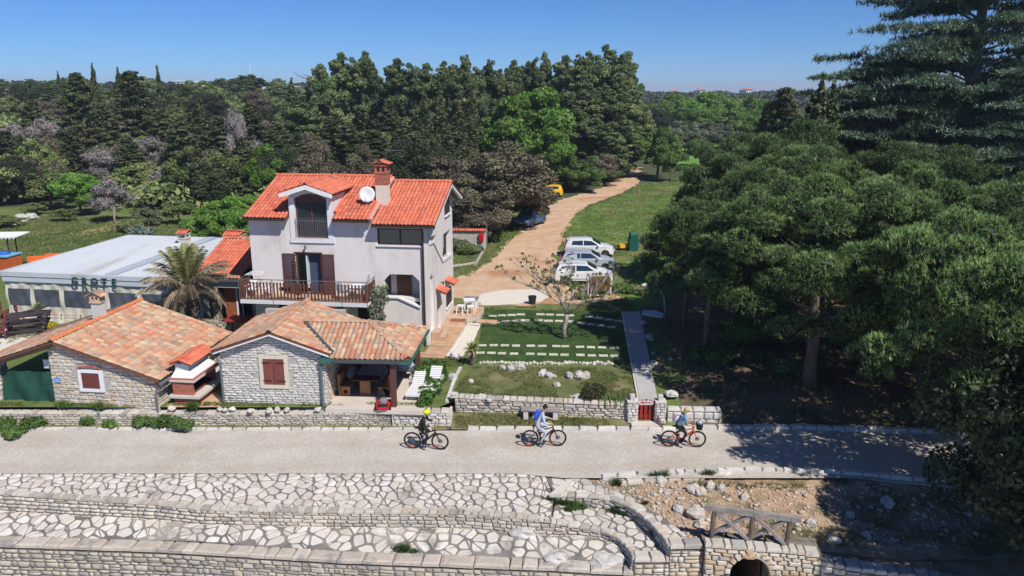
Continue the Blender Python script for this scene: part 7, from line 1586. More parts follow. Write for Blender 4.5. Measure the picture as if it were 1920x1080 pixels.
def T(kind,px,top,D,w_,label,group=None,hmin=1.5,**k):
 zt=atD(px,top,D);return tree(kind,zt.x,D,max(hmin,zt.z-gz(zt.x,D)),w_,label,group,**k)
 # ---- foreground pines on the right
PN='stone pines massed on the right'
for i,(x,y,h,w_,v,l)in enumerate([(13.7,33.4,10.0,12.4,0,'big stone pine nearest the road with its thick trunk standing in the litter'),(14.9,36.4,9.2,7.5,1,'stone pine with a slim pale trunk just behind the thick one'),(13.6,42.4,9.4,9.6,2,'stone pine at the left edge of the grove overhanging the garden'),(18.8,33.4,8.0,9.6,1,'stone pine whose low boughs hang over the right end of the road'),(17.0,45.0,10.4,10.5,0,'tall stone pine in the middle of the grove'),(15.7,51.0,11.4,10.5,1,'tall stone pine at the back left of the grove beside the meadow'),(20.3,40.0,9.9,10.5,2,'stone pine in the right half of the grove'),(25.5,37.5,9.6,10.5,0,'stone pine at the right edge of the view'),(18.5,51.5,11.6,11.5,2,'tall stone pine at the back of the grove below the cedar'),(25.5,48.5,11.0,11.5,1,'stone pine at the back right of the grove'),(9.95,42.6,7.6,6.0,0,'small rounded stone pine leaning out over the meadow'),(23.5,30.5,9.5,8.5,2,'stone pine beyond the right end of the road')]):
 tree('stonepine',x,y,h,w_,l,PN,v=v,cat='pine tree')
tree('oak',17.0,22.6,8.8,8.2,'dense dark holm oak filling the lower right corner',z=-1.4,v=0);tree('oak',18.6,18.8,9.5,9.0,'dark holm oak nearest the camera cut by the right edge',z=-1.8,v=1)
tree('stonepine',10.2,38.4,8.6,8.0,'lower stone pine whose boughs hang over the rocks right of the garden path',PN,v=1,cat='pine tree')
tree('stonepine',17.0,25.4,11.6,11.5,'tall stone pine standing behind the dark holm oak',PN,z=-.8,cat='pine tree');tree('stonepine',18.2,15.6,14.0,10.5,'tall stone pine rising at the extreme right edge in front',PN,z=-2.5,cat='pine tree')
# ---- cedars and dark cypresses right
T('cedar',1872,-170,60,27,'great cedar with flat tiers rising out of the top right corner',cat='cedar',v=0,rz=.5);T('cedar',1672,92,58,22,'blue-green cedar with drooping boughs left of the great cedar',cat='cedar',v=1,rz=2.0)
T('cedar',1960,110,52,19,'blue cedar boughs at the right edge below the great cedar',cat='cedar',v=1,rz=.2)
T('cypress',1545,120,53,3.0,'left spire of the twin cypress beside the cedar',v=0);T('cypress',1566,126,53.6,3.0,'right spire of the twin cypress beside the cedar',v=1)
T('conifer',1540,165,55,5.5,'broad dark conifer under the twin cypress');T('conifer',1475,158,88,8,'dark conifer left of the twin cypress');T('conifer',1445,185,92,7,'lower dark conifer at the meadow corner');T('aleppo',1600,205,75,12,'dark pine between the twin cypress and the cedar')
T('aleppo',1690,215,70,11,'dark pine filling the gap under the left cedar');T('aleppo',1800,200,66,11,'dark pine under the middle of the great cedar');T('aleppo',1900,210,64,11,'dark pine at the right edge under the great cedar')
T('cypress',1790,105,66,3.2,'dark spire showing through the cedar boughs')
# ---- big pines in the middle
MG='tall pines massed behind the house'
for px,top,D,w_,l in[(598,108,124,9,'tall pine at the left end of the wood behind the house'),(642,86,128,10,'tallest pine of the left clump behind the house'),(688,84,130,9,'pine on the right of the left clump'),(560,165,118,9,'shorter pine at the left foot of the wood'),(748,98,128,11,'wide topped pine right of the notch in the skyline'),(800,108,132,10,'pine between the notch and the pointed top'),(832,104,138,9,'slim pine in the middle of the skyline'),(872,88,130,8,'pine with a square dark top above the twin cypresses'),(918,98,138,8,'small topped pine left of the bright green tree'),(960,102,140,9,'pine behind the left side of the bright green tree'),(990,104,142,8,'pine behind the bright green tree'),(1021,86,138,7,'pine with a single raised tuft'),(1065,92,136,11,'broad pine left of the highest pine'),(1105,84,134,10,'pine just left of the highest pine'),(1142,68,136,12,'highest pine of the whole wood'),(1186,112,130,7,'pointed pine at the right end of the wood'),(1175,150,126,11,'lower pine at the right flank of the wood'),(1130,150,122,13,'dark pine under the highest pine'),(1085,190,118,11,'dark pine right of the bright green tree'),(1120,215,114,11,'low boughed pine above the bend of the track'),(1165,225,122,9,'pine shading the far end of the track')]:
 T('aleppo',px,top,D,w_,l,MG,cat='pine tree')
T('bright',1003,150,113,14.5,'large bright green broadleaf tree in front of the pines',v=0);T('bright',958,172,110,12,'bright green tree forming the left half of the fresh green mass',v=1);T('bright',1035,235,106,9,'bright green tree low on the right above the yellow car',v=1)
T('brown',945,262,75,11.5,'big rounded brownish evergreen bush beside the track',v=0);T('brown',885,318,71,9,'brownish evergreen bush joined to the left of the big one',v=1);T('brown',905,375,68.5,6,'low brownish bush behind the whitewashed wall',v=0);T('brown',985,330,79,7,'brownish bush above the dark blue van',v=1)
T('mid',1238,232,121,8.6,'round dark green tree right of the far bend of the track',v=0);T('mid',1262,262,116,5.5,'small green tree attached to the right of the round tree',v=1);T('mid',1100,300,103,6,'dark shrub beside the far stretch of the track');T('oak',1075,290,107,8,'dark holm oak in the shade behind the yellow car');T('oak',1140,295,117,7,'dark holm oak at the inside of the bend');T('brown',1120,280,112,7,'grey brown shrub at the bend of the track')
for px,top,D,w_,l in[(796,168,97,4.2,'left of the twin columnar cypresses behind the house'),(826,172,98,4.2,'right of the twin columnar cypresses behind the house'),(838,215,93,3.6,'pale green columnar cypress right of the twin ones'),(545,136,128,4.4,'lone slender cypress left of the tall pines'),(293,115,120,3.0,'slenderest cypress spire on the left slope'),(171,110,152,3.0,'far cypress spire above the skyline, leftmost'),(219,118,150,3.6,'cypress spire between the two broad conifers'),(372,178,112,5.5,'broad cypress above the bright hedge'),(368,262,86,3.6,'brownish dark cypress rising behind the bright hedge, left'),(403,290,86,3.4,'dark cypress rising behind the bright hedge, right'),(37,248,104,4,'dark cypress at the far left above the meadow'),(590,262,100,4,'cypress with a reddish patch left of the house ridge'),(107,130,190,2.5,'tiny cypress on the left skyline'),(885,150,108,4,'dark cypress left of the bright green tree'),(862,185,100,5,'dark cypress behind the right end of the house')]:
 T('cypress',px,top,D,w_,l,'columnar cypresses on the slope')
for px,top,D,w_,l in[(60,185,122,8,'dark conifer left of the tall broad one'),(410,215,106,7,'dark conifer between the broad cypress and the grey tree'),(470,190,112,7,'dark conifer right of the tall grey tree'),(520,225,104,7,'dark conifer above the fresh green bush'),(20,290,98,6,'dark conifer at the left edge of the slope'),(130,240,104,6,'dark conifer below the tall broad pair'),(235,250,100,6,'low dark conifer in the middle of the left slope'),(140,132,118,9.5,'tall broad dark conifer, left of the two big ones on the slope'),(243,128,120,10,'tall broad dark conifer, right of the two big ones on the slope'),(190,190,112,7,'shorter dark conifer between the two broad ones'),(300,200,108,7,'dark conifer right of the slender spire'),(335,215,104,7,'dark conifer in the middle of the slope'),(655,230,98,8,'spreading dark conifer behind the house ridge'),(700,240,95,9,'dark layered conifer behind the red chimney'),(760,230,96,8,'dark conifer between the chimney and the twin cypresses'),(620,215,104,8,'dark conifer left of the house chimney'),(730,190,108,8,'dark conifer high behind the chimney')]:
 T('conifer',px,top,D,w_,l,'dark conifers on the slope')
for px,top,D,w_,kind,l in[(140,316,84,6.5,'bright','light green small tree at the back of the left meadow'),(85,308,88,7.5,'scrub','yellow-green rounded pine bush left of the light green tree'),(440,185,100,4.5,'bare','tall leafless grey poplar-like tree right of the cypresses'),(300,305,92,8,'bare','wide leafless grey shrub behind the meadow'),(82,212,118,8,'bare','pale leafless tree on the left slope'),(175,268,104,6,'bare','pinkish leafless shrub on the left slope'),(205,330,79,5.5,'bare','orange-brown lichened bare tree standing in the meadow'),(480,250,96,6,'bare','grey fallen branches above the green bush'),(580,305,88,5,'bare','pale bare branches left of the house roof'),(690,245,98,5,'bare','bare grey treetop behind the roof ridge'),(500,262,92,6.5,'bright','fresh green bush left of the house roof'),(275,384,77,3.6,'olive','pale round bush at the meadow edge'),(331,362,78,3.8,'scrub','dark green round bush right of the pale one'),(60,380,84,3.5,'scrub','low dark bush behind the boulders'),(8,422,76,4.2,'scrub','flat topped bush at the left edge of the meadow'),(120,405,80,3,'scrub','low bush in the shade under the light green tree'),(1318,252,140,5.5,'mid','small round tree alone in the bright field')]:
 T(kind,px,top,D,w_,l)
for px,top,D,w_ in[(372,385,64,4),(400,368,65,4.5),(430,362,64.5,4.5),(458,358,65,4.5),(482,362,66,4.5),(420,385,60,3.5),(455,392,58.5,3.5)]:
 T('bright',px,top,D,w_,'bright green hedge shrub behind the annex, '+{372:'lowest and leftmost',400:'second from the left',430:'in the middle of the back row',458:'highest, left of the house corner',482:'touching the house corner',420:'in front of the middle',455:'nearest the annex roof'}[px],'bright green shrubs behind the annex',cat='bush',name='hedge_shrub')
BT=[(1232,176,210,13,'mid'),(1262,172,235,14,'bright'),(1292,178,205,13,'bright'),(1322,168,225,15,'bright'),(1350,172,240,15,'bright'),(1378,180,215,13,'bright'),(1405,174,235,14,'mid'),(1432,182,205,13,'bright'),(1340,200,185,11,'bright'),(1372,212,178,10,'mid'),(1402,206,182,11,'bright'),(1430,216,172,10,'bright'),(1238,200,180,9,'oak'),(1285,198,192,10,'mid')]
ON=['first','second','third','fourth','fifth','sixth','seventh','eighth']
for i,(px,top,D,w_,kd)in enumerate(BT):
 T(kd,px,top,D,w_,('%s green tree, %s from the left in the back belt beyond the field'%('dull' if kd=='mid' else 'fresh',ON[i]))if i<8 else '%s tree in the front belt beyond the field, %s'%({'mid':'dull green','bright':'fresh green','oak':'dark'}[kd],['above the lone round tree','right of the lone round tree','third counted from the pines','nearest the pines','behind the round tree at the bend','behind the olive row'][i-8]),'green trees beyond the bright field')
 # ---- filler wood: individuals of the slope and far bushes
fr=random.Random(5)
def filler(n,pxr,Dr,toppx,kinds,label,group,wr,jit=14,taper=None):
 for k in range(n):
  D=fr.uniform(*Dr);px=fr.uniform(*pxr);kd=fr.choice(kinds);x=atD(px,300,D).x;h=fr.uniform(*toppx)
  if taper and not taper(px,D):continue
  tree(kd,x,D,h,fr.uniform(*wr),label,group)
filler(46,(-60,470),(90,135),(4.5,8),['scrub','scrub','oak','brown','conifer','bare'],'evergreen scrub tree in the thicket on the left slope','evergreen scrub on the left slope',(6,9.5))
filler(60,(-80,560),(135,230),(5,8.5),['scrub','scrub','oak','brown','conifer'],'scrub tree high on the left slope','scrub trees high on the left slope',(8,13))
filler(34,(470,880),(84,112),(5,9),['scrub','brown','conifer','oak','conifer'],'undergrowth tree in the wood behind the house','undergrowth behind the house',(6,9))
filler(16,(540,1190),(128,150),(9,13),['aleppo','oak','scrub'],'dark tree filling the depth of the pine wood','trees deep in the pine wood',(9,12))
filler(22,(1205,1500),(180,250),(4.5,7.5),['bright','mid','scrub','bright'],'bushy tree beyond the bright field','bushy trees beyond the bright field',(9,14))
filler(26,(1200,1640),(250,380),(5,8),['scrub','mid','brown','bright'],'distant bushy tree on the right plain','distant bushy trees on the right',(12,20))
for k in range(9):T('olive',1262+k*13,222+(k%3)*3,166+(k%2)*6,8,'grey-green olive tree in the row beyond the field','olive trees beyond the field',cat='olive tree')
filler(10,(1330,1460),(105,165),(3.5,6),['mid','bright','scrub'],'bush bordering the bright field on the right','bushes beside the field',(6,9))
filler(16,(-40,560),(240,420),(8,11),['scrub','aleppo','mid'],'far tree on the left ridge','far trees on the left ridge',(14,20))
# far wood: one mass
def mass(name,pts,n,size,mat,hr,wr,seed):
 r=np.random.default_rng(seed);L=[];rd=random.Random(seed)
 for x,y in pts:h=rd.uniform(*hr);w_=rd.uniform(*wr);z=gz(x,min(y,900));L.append((x,y,z+h*.55,w_,w_,h*.5))
 link(name,cloud_mesh(name,leaf_cloud(L,n,size,r,aspect=1.3,zmin=-.2),mat),None,'stuff')
rd=random.Random(8);lm_far=leafmat('far_wood_green',[(.022,.034,.022),(.042,.056,.034),(.065,.080,.045)],.05,.1)
mass('far_wood',[(atD(rd.uniform(-150,600),200,D).x,D)for D in[rd.uniform(480,760)for _ in range(230)]],60000,2.6,lm_far,(12,17),(9,14),3)
mass('far_wood',[(atD(rd.uniform(560,2100),200,D).x,D)for D in[rd.uniform(420,800)for _ in range(260)]],60000,2.4,lm_far,(6,10),(9,15),4)
mass('far_scrub',[(atD(rd.uniform(-200,2100),200,D).x,D)for D in[rd.uniform(230,480)for _ in range(420)]],90000,1.1,lm_scrub,(2.5,5),(5,9),6)
mass('far_scrub',[(atD(rd.uniform(-60,900),200,D).x,D)for D in[rd.uniform(86,240)for _ in range(300)]],60000,.45,lm_scrub,(1.5,3.2),(2.5,4.5),7)
# far buildings
def far_building(px0,px1,ytop,D,h,lab,roofc=None):
 a,c=atD(px0,ytop,D),atD(px1,ytop,D);w_=c.x-a.x;t=thing('far_building',lab,'building',(a.x,D,a.z-h-(2.6 if roofc else 0)));b=MB();b.box(0,w_,0,20,0,h);b.obj('wall',m_white,t)
 n=max(3,int(w_/5));
 for k in range(n):b=MB();b.box(w_*(k+.25)/n,w_*(k+.75)/n,-.1,-.02,h*.3,h*.7);b.obj('window',m_glass,t)
 b=MB();b.box(-.5,w_+.5,-.5,20.5,h,h+.6)if not roofc else b.ext([(-.5,-.5,h),(w_+.5,-.5,h),(w_+.5,10,h+1.2),(-.5,10,h+1.2)],(0,0,.3));b.obj('roof',roofc or m_white,t)
far_building(474,522,161,470,5,'long low white building on the left horizon');far_building(328,350,153,560,6,'small white building glimpsed on the left horizon');far_building(355,366,155,560,5,'tiny white shed on the left horizon');far_building(522,545,163,460,4,'low white wing right of the long white building')
m_rr=M('far_red_roof',(.5,.2,.13));far_building(1313,1323,163,640,5,'small red roofed house on the right horizon, left one',m_rr);far_building(1400,1412,162,640,5,'small red roofed house on the right horizon, right one',m_rr);far_building(1262,1270,166,700,4,'pale house on the right horizon',m_rr)
for px,top,l in((468,120,'thin radio mast on the left horizon'),):
 a=atD(px,top,700);t=thing('radio_mast',l,'mast',(a.x,700,gz(a.x,700)));b=MB();b.tube([(0,0,0),(0,0,a.z-gz(a.x,700))],.35,4);b.obj('pole',m_white,t)
 # ---- hero garden plants
def bare_tree():
 t=thing('fig_tree','pale barked almost leafless tree standing on the striped lawn','tree',at(1058,636));o=t.location.copy();D0=o.y;rnd=random.Random(12);b=MB();tips=[]
 def P(px,py,dy=0):return atD(px,py,D0+dy)-o
 def go(pts,r0,r1):
  n=len(pts);b.tube(pts,[r0+(r1-r0)*i/(n-1)for i in range(n)],7)
 def twig(p,d,L,r,lvl):
  d=d.normalized();q=p+d*L*.5+Vector((rnd.uniform(-1,1),rnd.uniform(-1,1),rnd.uniform(-.3,1)))*L*.08;e=q+(d+Vector((0,0,.25))).normalized()*L*.5;b.tube([p,q,e],[r,r*.75,r*.5],4 if lvl else 5,cap=False)
  if lvl>=3:tips.append(e);return
  for s_ in range(3 if lvl<2 else 2):
   nd_=d+Vector((rnd.uniform(-1,1),rnd.uniform(-1,1),rnd.uniform(-.35,.9)))*.75;twig(q if s_==0 else e,nd_,L*rnd.uniform(.55,.8),r*.55,lvl+1)
 go([Vector((0,0,-.1)),P(1058,615),P(1062,600),P(1063,589)],.14,.10)
 arms=[[P(1063,589),P(1052,570,.3),P(1030,555,.5),P(1002,540,.6),P(978,530,.4)],[P(1063,589),P(1056,572,-.4),P(1046,552,-.7),P(1040,535,-.9)],[P(1063,589),P(1070,565,.5),P(1072,545,.8),P(1069,528,1.0)],[P(1063,589),P(1080,578,-.3),P(1098,565,-.5),P(1112,552,-.4),P(1120,543,-.3)],[P(1098,565,-.5),P(1118,566,-.9),P(1138,556,-1.1)],[P(1030,555,.5),P(1022,535,1.0),P(1000,520,1.3)]]
 for a in arms:
  go(a,.065,.025)
  for i in range(1,len(a)):
   for s_ in range(3):d=(a[i]-a[i-1]).normalized()+Vector((rnd.uniform(-.8,.8),rnd.uniform(-.8,.8),rnd.uniform(0,.9)));twig(a[i].lerp(a[i-1],rnd.random()*.6),d,rnd.uniform(.45,.8),.026,1)
  twig(a[-1],(a[-1]-a[-2]),.8,.028,1)
 b.obj('trunk',m_bark_g,t,smooth=True);r=np.random.default_rng(3);C=np.array([tuple(q)for q in tips]);C=C[r.random(len(C))<.55];L=[(c[0],c[1],c[2],.09,.09,.09)for c in C]
 link('leaves',cloud_mesh('leaves',leaf_cloud(L,1400,.085,r),leafmat('young_leaves',[(.14,.19,.04),(.24,.28,.08),(.3,.26,.1)],1,.3)),t)
bare_tree()
def frond_mesh(L=2.7,n=34,droop=1.0,mat=None,seed=0):
 r=random.Random(seed);pts=[]
 for i in range(n+1):u=i/n;pts.append(Vector((L*(u-.12*u*u),0,L*(.50*u-.62*droop*u*u))))
 b=MB();b.tube(pts[::3]+[pts[-1]],[.035*(1-i/(len(pts[::3])+.5))+.006 for i in range(len(pts[::3])+1)],4)
 for i in range(4,n+1):
  u=i/n;ll=.52*math.sin(math.pi*min(1,.12+.85*u))**.7+.06
  for s_ in(-1,1):
   for q in range(2):
    p=pts[i].lerp(pts[i-1],q*.5);d=Vector((.55,s_*.75,-.45+r.uniform(-.35,.25))).normalized()*ll*r.uniform(.7,1.1);w_=Vector((.028,0,0));m_=p+d*.5+Vector((0,0,.03));b.add([p-w_,p+w_,m_+w_*.8,p+d+Vector((0,0,-.06)),m_-w_*.8],[(0,1,2,4),(4,2,3)])
 return b.mesh('frond',mat)
def palm():
 base=atD(352,545,40);h=base.z-.8;t=thing('date_palm','large ragged date palm with arching brownish green fronds behind the left stone house','palm',(base.x,40,.8));b=MB()
 b.tube([(0,0,-.1),(0,0,h*.5),(0,0,h),(0,0,h+.3)],[.34,.30,.36,.2],12)
 for k in range(60):a=k*2.4;z=.1+k*h/60;b.beam((.28*math.cos(a),.28*math.sin(a),z),(.45*math.cos(a),.45*math.sin(a),z+.22),.12,.05)
 b.obj('trunk',m_bark,t);r=random.Random(4);fm=leafmat('palm_frond',[(.16,.13,.08),(.30,.24,.16),(.46,.38,.29)],1.5,.2);fg=leafmat('palm_frond_green',[(.13,.16,.05),(.26,.27,.10),(.40,.36,.20)],1.5,.2);ms=[frond_mesh(2.7,34,.95,fm,1),frond_mesh(2.4,32,1.35,fm,2),frond_mesh(2.5,32,.5,fg,3)];it=[]
 for k in range(46):el=r.uniform(-.45,1.25);a=k*2.4+r.uniform(-.2,.2);it.append((ms[2]if el>.75 else(ms[1]if el<0 else ms[0]),Matrix.Translation((0,0,h+.15))@Matrix.Rotation(a,4,'Z')@Matrix.Rotation(-el,4,'Y')@Matrix.Translation((.1,0,0))))
 pieces(t,'frond',it)
palm()
def spiky(p,h,n,L,lab,cat,name,mat,dead=None,trunk_r=.12,w_=.03):
 t=thing(name,lab,cat,p);b=MB();b.tube([(0,0,-.1),(.02,0,h*.5),(0,.02,h)],[trunk_r*1.1,trunk_r,trunk_r*.9],9)
 for k in range(int(h*28)):a=k*2.4;z=k/28;b.beam((trunk_r*.8*math.cos(a),trunk_r*.8*math.sin(a),z),(trunk_r*1.3*math.cos(a),trunk_r*1.3*math.sin(a),z+.08),.05,.03)
 b.obj('trunk',m_bark,t);r=random.Random(int(p.x*10));b=MB();bd=MB()
 for k in range(n):
  el=r.uniform(-.5,1.4);a=k*2.4;d=Vector((math.cos(a)*math.cos(el),math.sin(a)*math.cos(el),math.sin(el)));s_=Vector((-math.sin(a),math.cos(a),0))*w_;o=Vector((0,0,h));l=L*r.uniform(.8,1.1);m_=o+d*l*.55;e=o+d*l-Vector((0,0,.12*l))
  (bd if(dead and el<-.05)else b).add([o-s_,o+s_,m_+s_,e,m_-s_],[(0,1,2,4),(4,2,3)])
 b.obj('leaves',mat,t)
 if bd.v:bd.obj('dead_leaves',dead,t)
lm_yu=leafmat('yucca_green',[(.12,.18,.04),(.22,.30,.08),(.34,.36,.14)],1,.2);lm_dead=leafmat('dead_frond',[(.28,.19,.10),(.40,.30,.18)],1,.1)
spiky(at(886,684),.85,90,.55,'small shaggy palm with a dry frond at the corner of the lawn','palm','dwarf_palm',lm_yu,lm_dead,.15)
spiky(at(78,616),1.15,90,.55,'small fan palm in front of the cream banners at the left','palm','dwarf_palm',lm_yu,lm_dead,.13)
def bush(p,R_,h,mat,lab,n=2500,sz=.07,cat='bush',name='bush',asp=1.6):
 t=thing(name,lab,cat,p);rnd=random.Random(int(p.x*37+p.y*11));r=np.random.default_rng(abs(int(p.x*37+p.y*11)));L=[(rnd.uniform(-.55,.55)*R_,rnd.uniform(-.55,.55)*R_,h*rnd.uniform(.35,.62),R_*.5,R_*.5,h*.40)for _ in range(9)]
 link('foliage',cloud_mesh('foliage',leaf_cloud(L,n,sz,r,aspect=asp,zmin=-.8),mat),t);b=MB()
 for k in range(7):a=k*.9;b.tube([(0,0,0),(math.cos(a)*R_*.5,math.sin(a)*R_*.5,h*.6)],[.025,.01],4)
 b.obj('stems',m_bark,t);return t
bush(at(1112,752),.62,.72,leafmat('dark_bush',[(.035,.04,.02),(.075,.08,.035),(.13,.11,.06)],1.5,.2),'round dark bush on the lower lawn beside the rock',4200,.06)
bush(at(93,622),.42,.6,leafmat('yellow_leaf',[(.35,.30,.02),(.55,.48,.03),(.25,.27,.04)],2,.2),'round bright yellow flowering bush by the cream banners',2200,.06);bush(at(86,634),.22,.25,MC['yellow_leaf'],'small yellow clump below the yellow bush',500,.05)
bush(at(268,446),1.1,1.1,leafmat('agave_blue',[(.10,.16,.13),(.20,.28,.23),(.32,.40,.34)],1.5,.1),'blue-green agave clump behind the white roof',900,.16,asp=4)
bush(at(240,436),1.3,1.2,lm_scrub,'low scrub beside the bare strip of soil on the left meadow',2500,.12)
def iris(p,lab):
 t=thing('iris_clump',lab,'plant',p);r=random.Random(3);b=MB()
 for k in range(150):
  x,y=r.gauss(0,.42),r.gauss(0,.22);a=r.uniform(0,3.14);h=r.uniform(.3,.55);s_=Vector((math.cos(a),math.sin(a),0))*.025;o=Vector((x,y,0));l=Vector((r.uniform(-.12,.12),r.uniform(-.12,.12),0));b.add([o-s_,o+s_,o+s_*.8+l*.4+Vector((0,0,h*.6)),o+l+Vector((0,0,h)),o-s_*.8+l*.4+Vector((0,0,h*.6))],[(0,1,2,4),(4,2,3)])
 b.obj('leaves',leafmat('iris_leaf',[(.08,.15,.05),(.15,.24,.09),(.24,.33,.15)],2,.25),t)
iris(at(1152,756),'clump of upright iris leaves between the dark bush and the gate')
# climbing shrub on the loggia
t=thing('oleander','tall loose shrub growing against the house beside the balcony','shrub',on_house((-2.75,-.7,0)));b=MB();r_=random.Random(6);L=[]
for k in range(9):
 a=r_.uniform(0,6.28);p=Vector((0,0,0));e=Vector((math.cos(a)*.55,math.sin(a)*.35,r_.uniform(2.6,3.7)));b.tube([p,p.lerp(e,.5)+Vector((r_.uniform(-.2,.2),0,0)),e],[.035,.022,.01],5)
 for j in range(4):q=p.lerp(e,r_.uniform(.35,1));L.append((q.x+r_.uniform(-.2,.2),q.y+r_.uniform(-.15,.15),q.z+r_.uniform(-.1,.15),.2,.2,.26))
b.obj('stems',m_bark_g,t);link('leaves',cloud_mesh('leaves',leaf_cloud(L,1300,.075,np.random.default_rng(9),aspect=2.4),lm_olive),t)
# flower bed beside the porch, hedge before the whitewashed wall
def bed(name,poly,n,h,mats,seed,kind='stuff',asp=1.8,sz=.09):
 rd_=random.Random(seed);r=np.random.default_rng(seed);x0,x1=min(p.x for p in poly),max(p.x for p in poly);y0,y1=min(p.y for p in poly),max(p.y for p in poly);L=[]
 while len(L)<n:
  x,y=rd_.uniform(x0,x1),rd_.uniform(y0,y1)
  if inside((x,y),[(p.x,p.y)for p in poly]):hh=h*rd_.uniform(.4,1.1);L.append((x,y,.8+hh*.5,rd_.uniform(.12,.24),rd_.uniform(.12,.24),hh*.55))
 V=leaf_cloud(L,n*60,sz,r,aspect=asp,zmin=-.3);o=link(name,cloud_mesh(name,V,mats),None,kind);return o
bed('flower_bed',PX([(775,692),(835,686),(838,700),(825,735),(800,762),(785,764),(792,735),(786,712)]),150,.42,leafmat('bed_green',[(.03,.07,.015),(.07,.14,.03),(.13,.20,.05)],2,.25),5)
bed('white_flowers',PX([(790,700),(830,695),(825,730),(795,755)]),3,.4,leafmat('petals',[(.6,.55,.55),(.7,.65,.6)],2,.2),6,sz=.05)
for i,(a,c)in enumerate([((864,690),(855,706)),((855,706),(848,724)),((848,724),(838,754))]):
 p,q=at(*a,.82),at(*c,.82);b=MB();b.beam(p,q,.14,.16);o=b.obj('edging_stone',m_stone_w,None);o['label']='long pale edging stone of the planted bed, '+['farthest from','middle one before','nearest to'][i]+' the garden wall';o['category']='stone'
for px,py,R_,h,mt,l in[(862,470,1.1,1.0,lm_olive,'loose shrub before the whitewashed wall, left'),(878,476,1.0,.9,lm_scrub,'leafy shrub before the whitewashed wall, middle'),(893,474,.8,.7,lm_olive,'small shrub beside the red letter box'),(922,452,1.2,1.2,lm_mid,'green shrub behind the end of the whitewashed wall'),(1090,560,.5,.4,lm_mid,'weedy clump left of the log rack'),(1165,548,.8,.6,lm_mid,'weedy clump right of the log rack')]:
 bush(at(px,py),R_,h,mt,l,2600,.10)
 # undergrowth and low boughs under the pines
for i,(px,py,R_,h,l)in enumerate([(1400,640,1.4,1.2,'shaded shrub in the grove left of the trunks'),(1450,600,1.2,1.4,'leafy shrub catching light in the grove'),(1660,690,1.6,1.5,'young pine shrub in the grove right of the trunks'),(1590,650,1.2,1.2,'dark shrub behind the thick trunk'),(1330,680,1.0,.8,'low shrub near the garden rocks'),(1800,760,1.6,1.8,'young pine shrub near the right end of the road'),(1480,700,.8,.6,'small shrub in the pine litter')]):
 bush(at(px,py),R_,h,lm_pine if 'pine' in l else lm_mid,l,3500,.10,asp=2.2)
 # ---- weeds on walls, verge bushes
def weed(p,s,lab,mat=None):
 t=thing('weed',lab,'weed',p);r=np.random.default_rng(abs(int(p.x*71+p.y*13)));C=r.normal(size=(26,3))*np.array([[s*.32,s*.2,.01]]);C[:,2]=.0;link('leaves',cloud_mesh('leaves',needle_tufts(C,np.tile([[0,0,1.]],(26,1)),12,s*.8,.012,r,.45),mat or lm_mid,3),t)
cw=lambda x,y,z=-.1:at(1020+x/5.4,880+y/5.4,z)
for i,(x,y,z,s)in enumerate([(735,150,-.1,.35),(1085,70,-.05,.25),(1190,75,-.05,.38),(1660,60,-.05,.35),(60,330,-.3,.34),(110,335,-.3,.32),(205,350,-.35,.3),(320,390,-.4,.36),(380,385,-.4,.22),(250,420,-.4,.24),(725,440,-.5,.38),(840,460,-.5,.46),(950,520,-.5,.26),(1110,670,-.5,.24),(1255,780,-.5,.28),(1030,350,-.1,.18),(130,640,-.8,.18),(270,370,-.4,.3)]):
 weed(cw(x,y,z),s,['bushy weed below the kerb start','upright weed at the broken kerb, left','tall upright weed at the broken kerb, right','green weed in the kerb above the rubble','weed at the foot of the slab step, left','weed at the foot of the slab step, right','weed in the joint right of the slab step','largest weed on the upper ramp','low weed beside the largest one','small weed beside the grey patch of the ramp','weed against the curved wall, left','biggest weed against the curved wall','weed low on the curved wall','weed halfway down the curved wall','weed at the bottom of the curved wall','tiny weed at the outer paving edge','tiny weed on the middle wall face','weed trailing in the upper ramp joint'][i],lm_mid)
weed(at(757,1032,-1.0),.42,'green weed growing in the lower paving');weed(at(776,1036,-1.0),.2,'tiny weed right of the one in the lower paving');weed(at(868,985,-.8),.22,'small weed at the foot of the middle wall');weed(at(430,983,-.8),.16,'tiny weed on the middle wall ledge')
for i,(px,py,R_,h)in enumerate([(8,800,.55,.5),(62,796,.55,.45),(75,792,.5,.5),(170,792,.4,.45),(205,796,.4,.35),(268,795,.5,.5),(290,798,.45,.45),(325,795,.6,.62),(345,800,.5,.5),(20,812,.6,.35)]):
 bush(at(px,py+4,.05),R_,h,lm_mid,['leafy verge bush at the left edge','verge bush right of the edge one','verge bush in front of the pillar','verge bush under the left window','low verge bush under the left window','verge bush left of the barbecue','second verge bush left of the barbecue','biggest verge bush, at the right end of the row','low bush at the foot of the biggest verge bush','pale low bush at the road edge far left'][i],1300,.07,name='verge_bush')
for px,py,l in[(185,766,'grass tuft under the maroon window'),(120,763,'small tuft at the left corner of the stone house'),(362,766,'weeds in front of the barbecue')]:weed(at(px,py,.78),.45,l)
for i,(px,py)in enumerate([(322,768),(412,768),(422,770),(436,769),(505,771),(520,770),(538,770),(596,770),(470,772)]):rock(at(px,py,.74),rr.uniform(.22,.36),'small white stone at the foot of the stone houses, %s'%['left of the barbecue','at the downpipe','right of the downpipe','left of the shuttered window','below the shuttered window, left','below the shuttered window','below the shuttered window, right','at the porch downpipe','left under the white gable'][i],True)
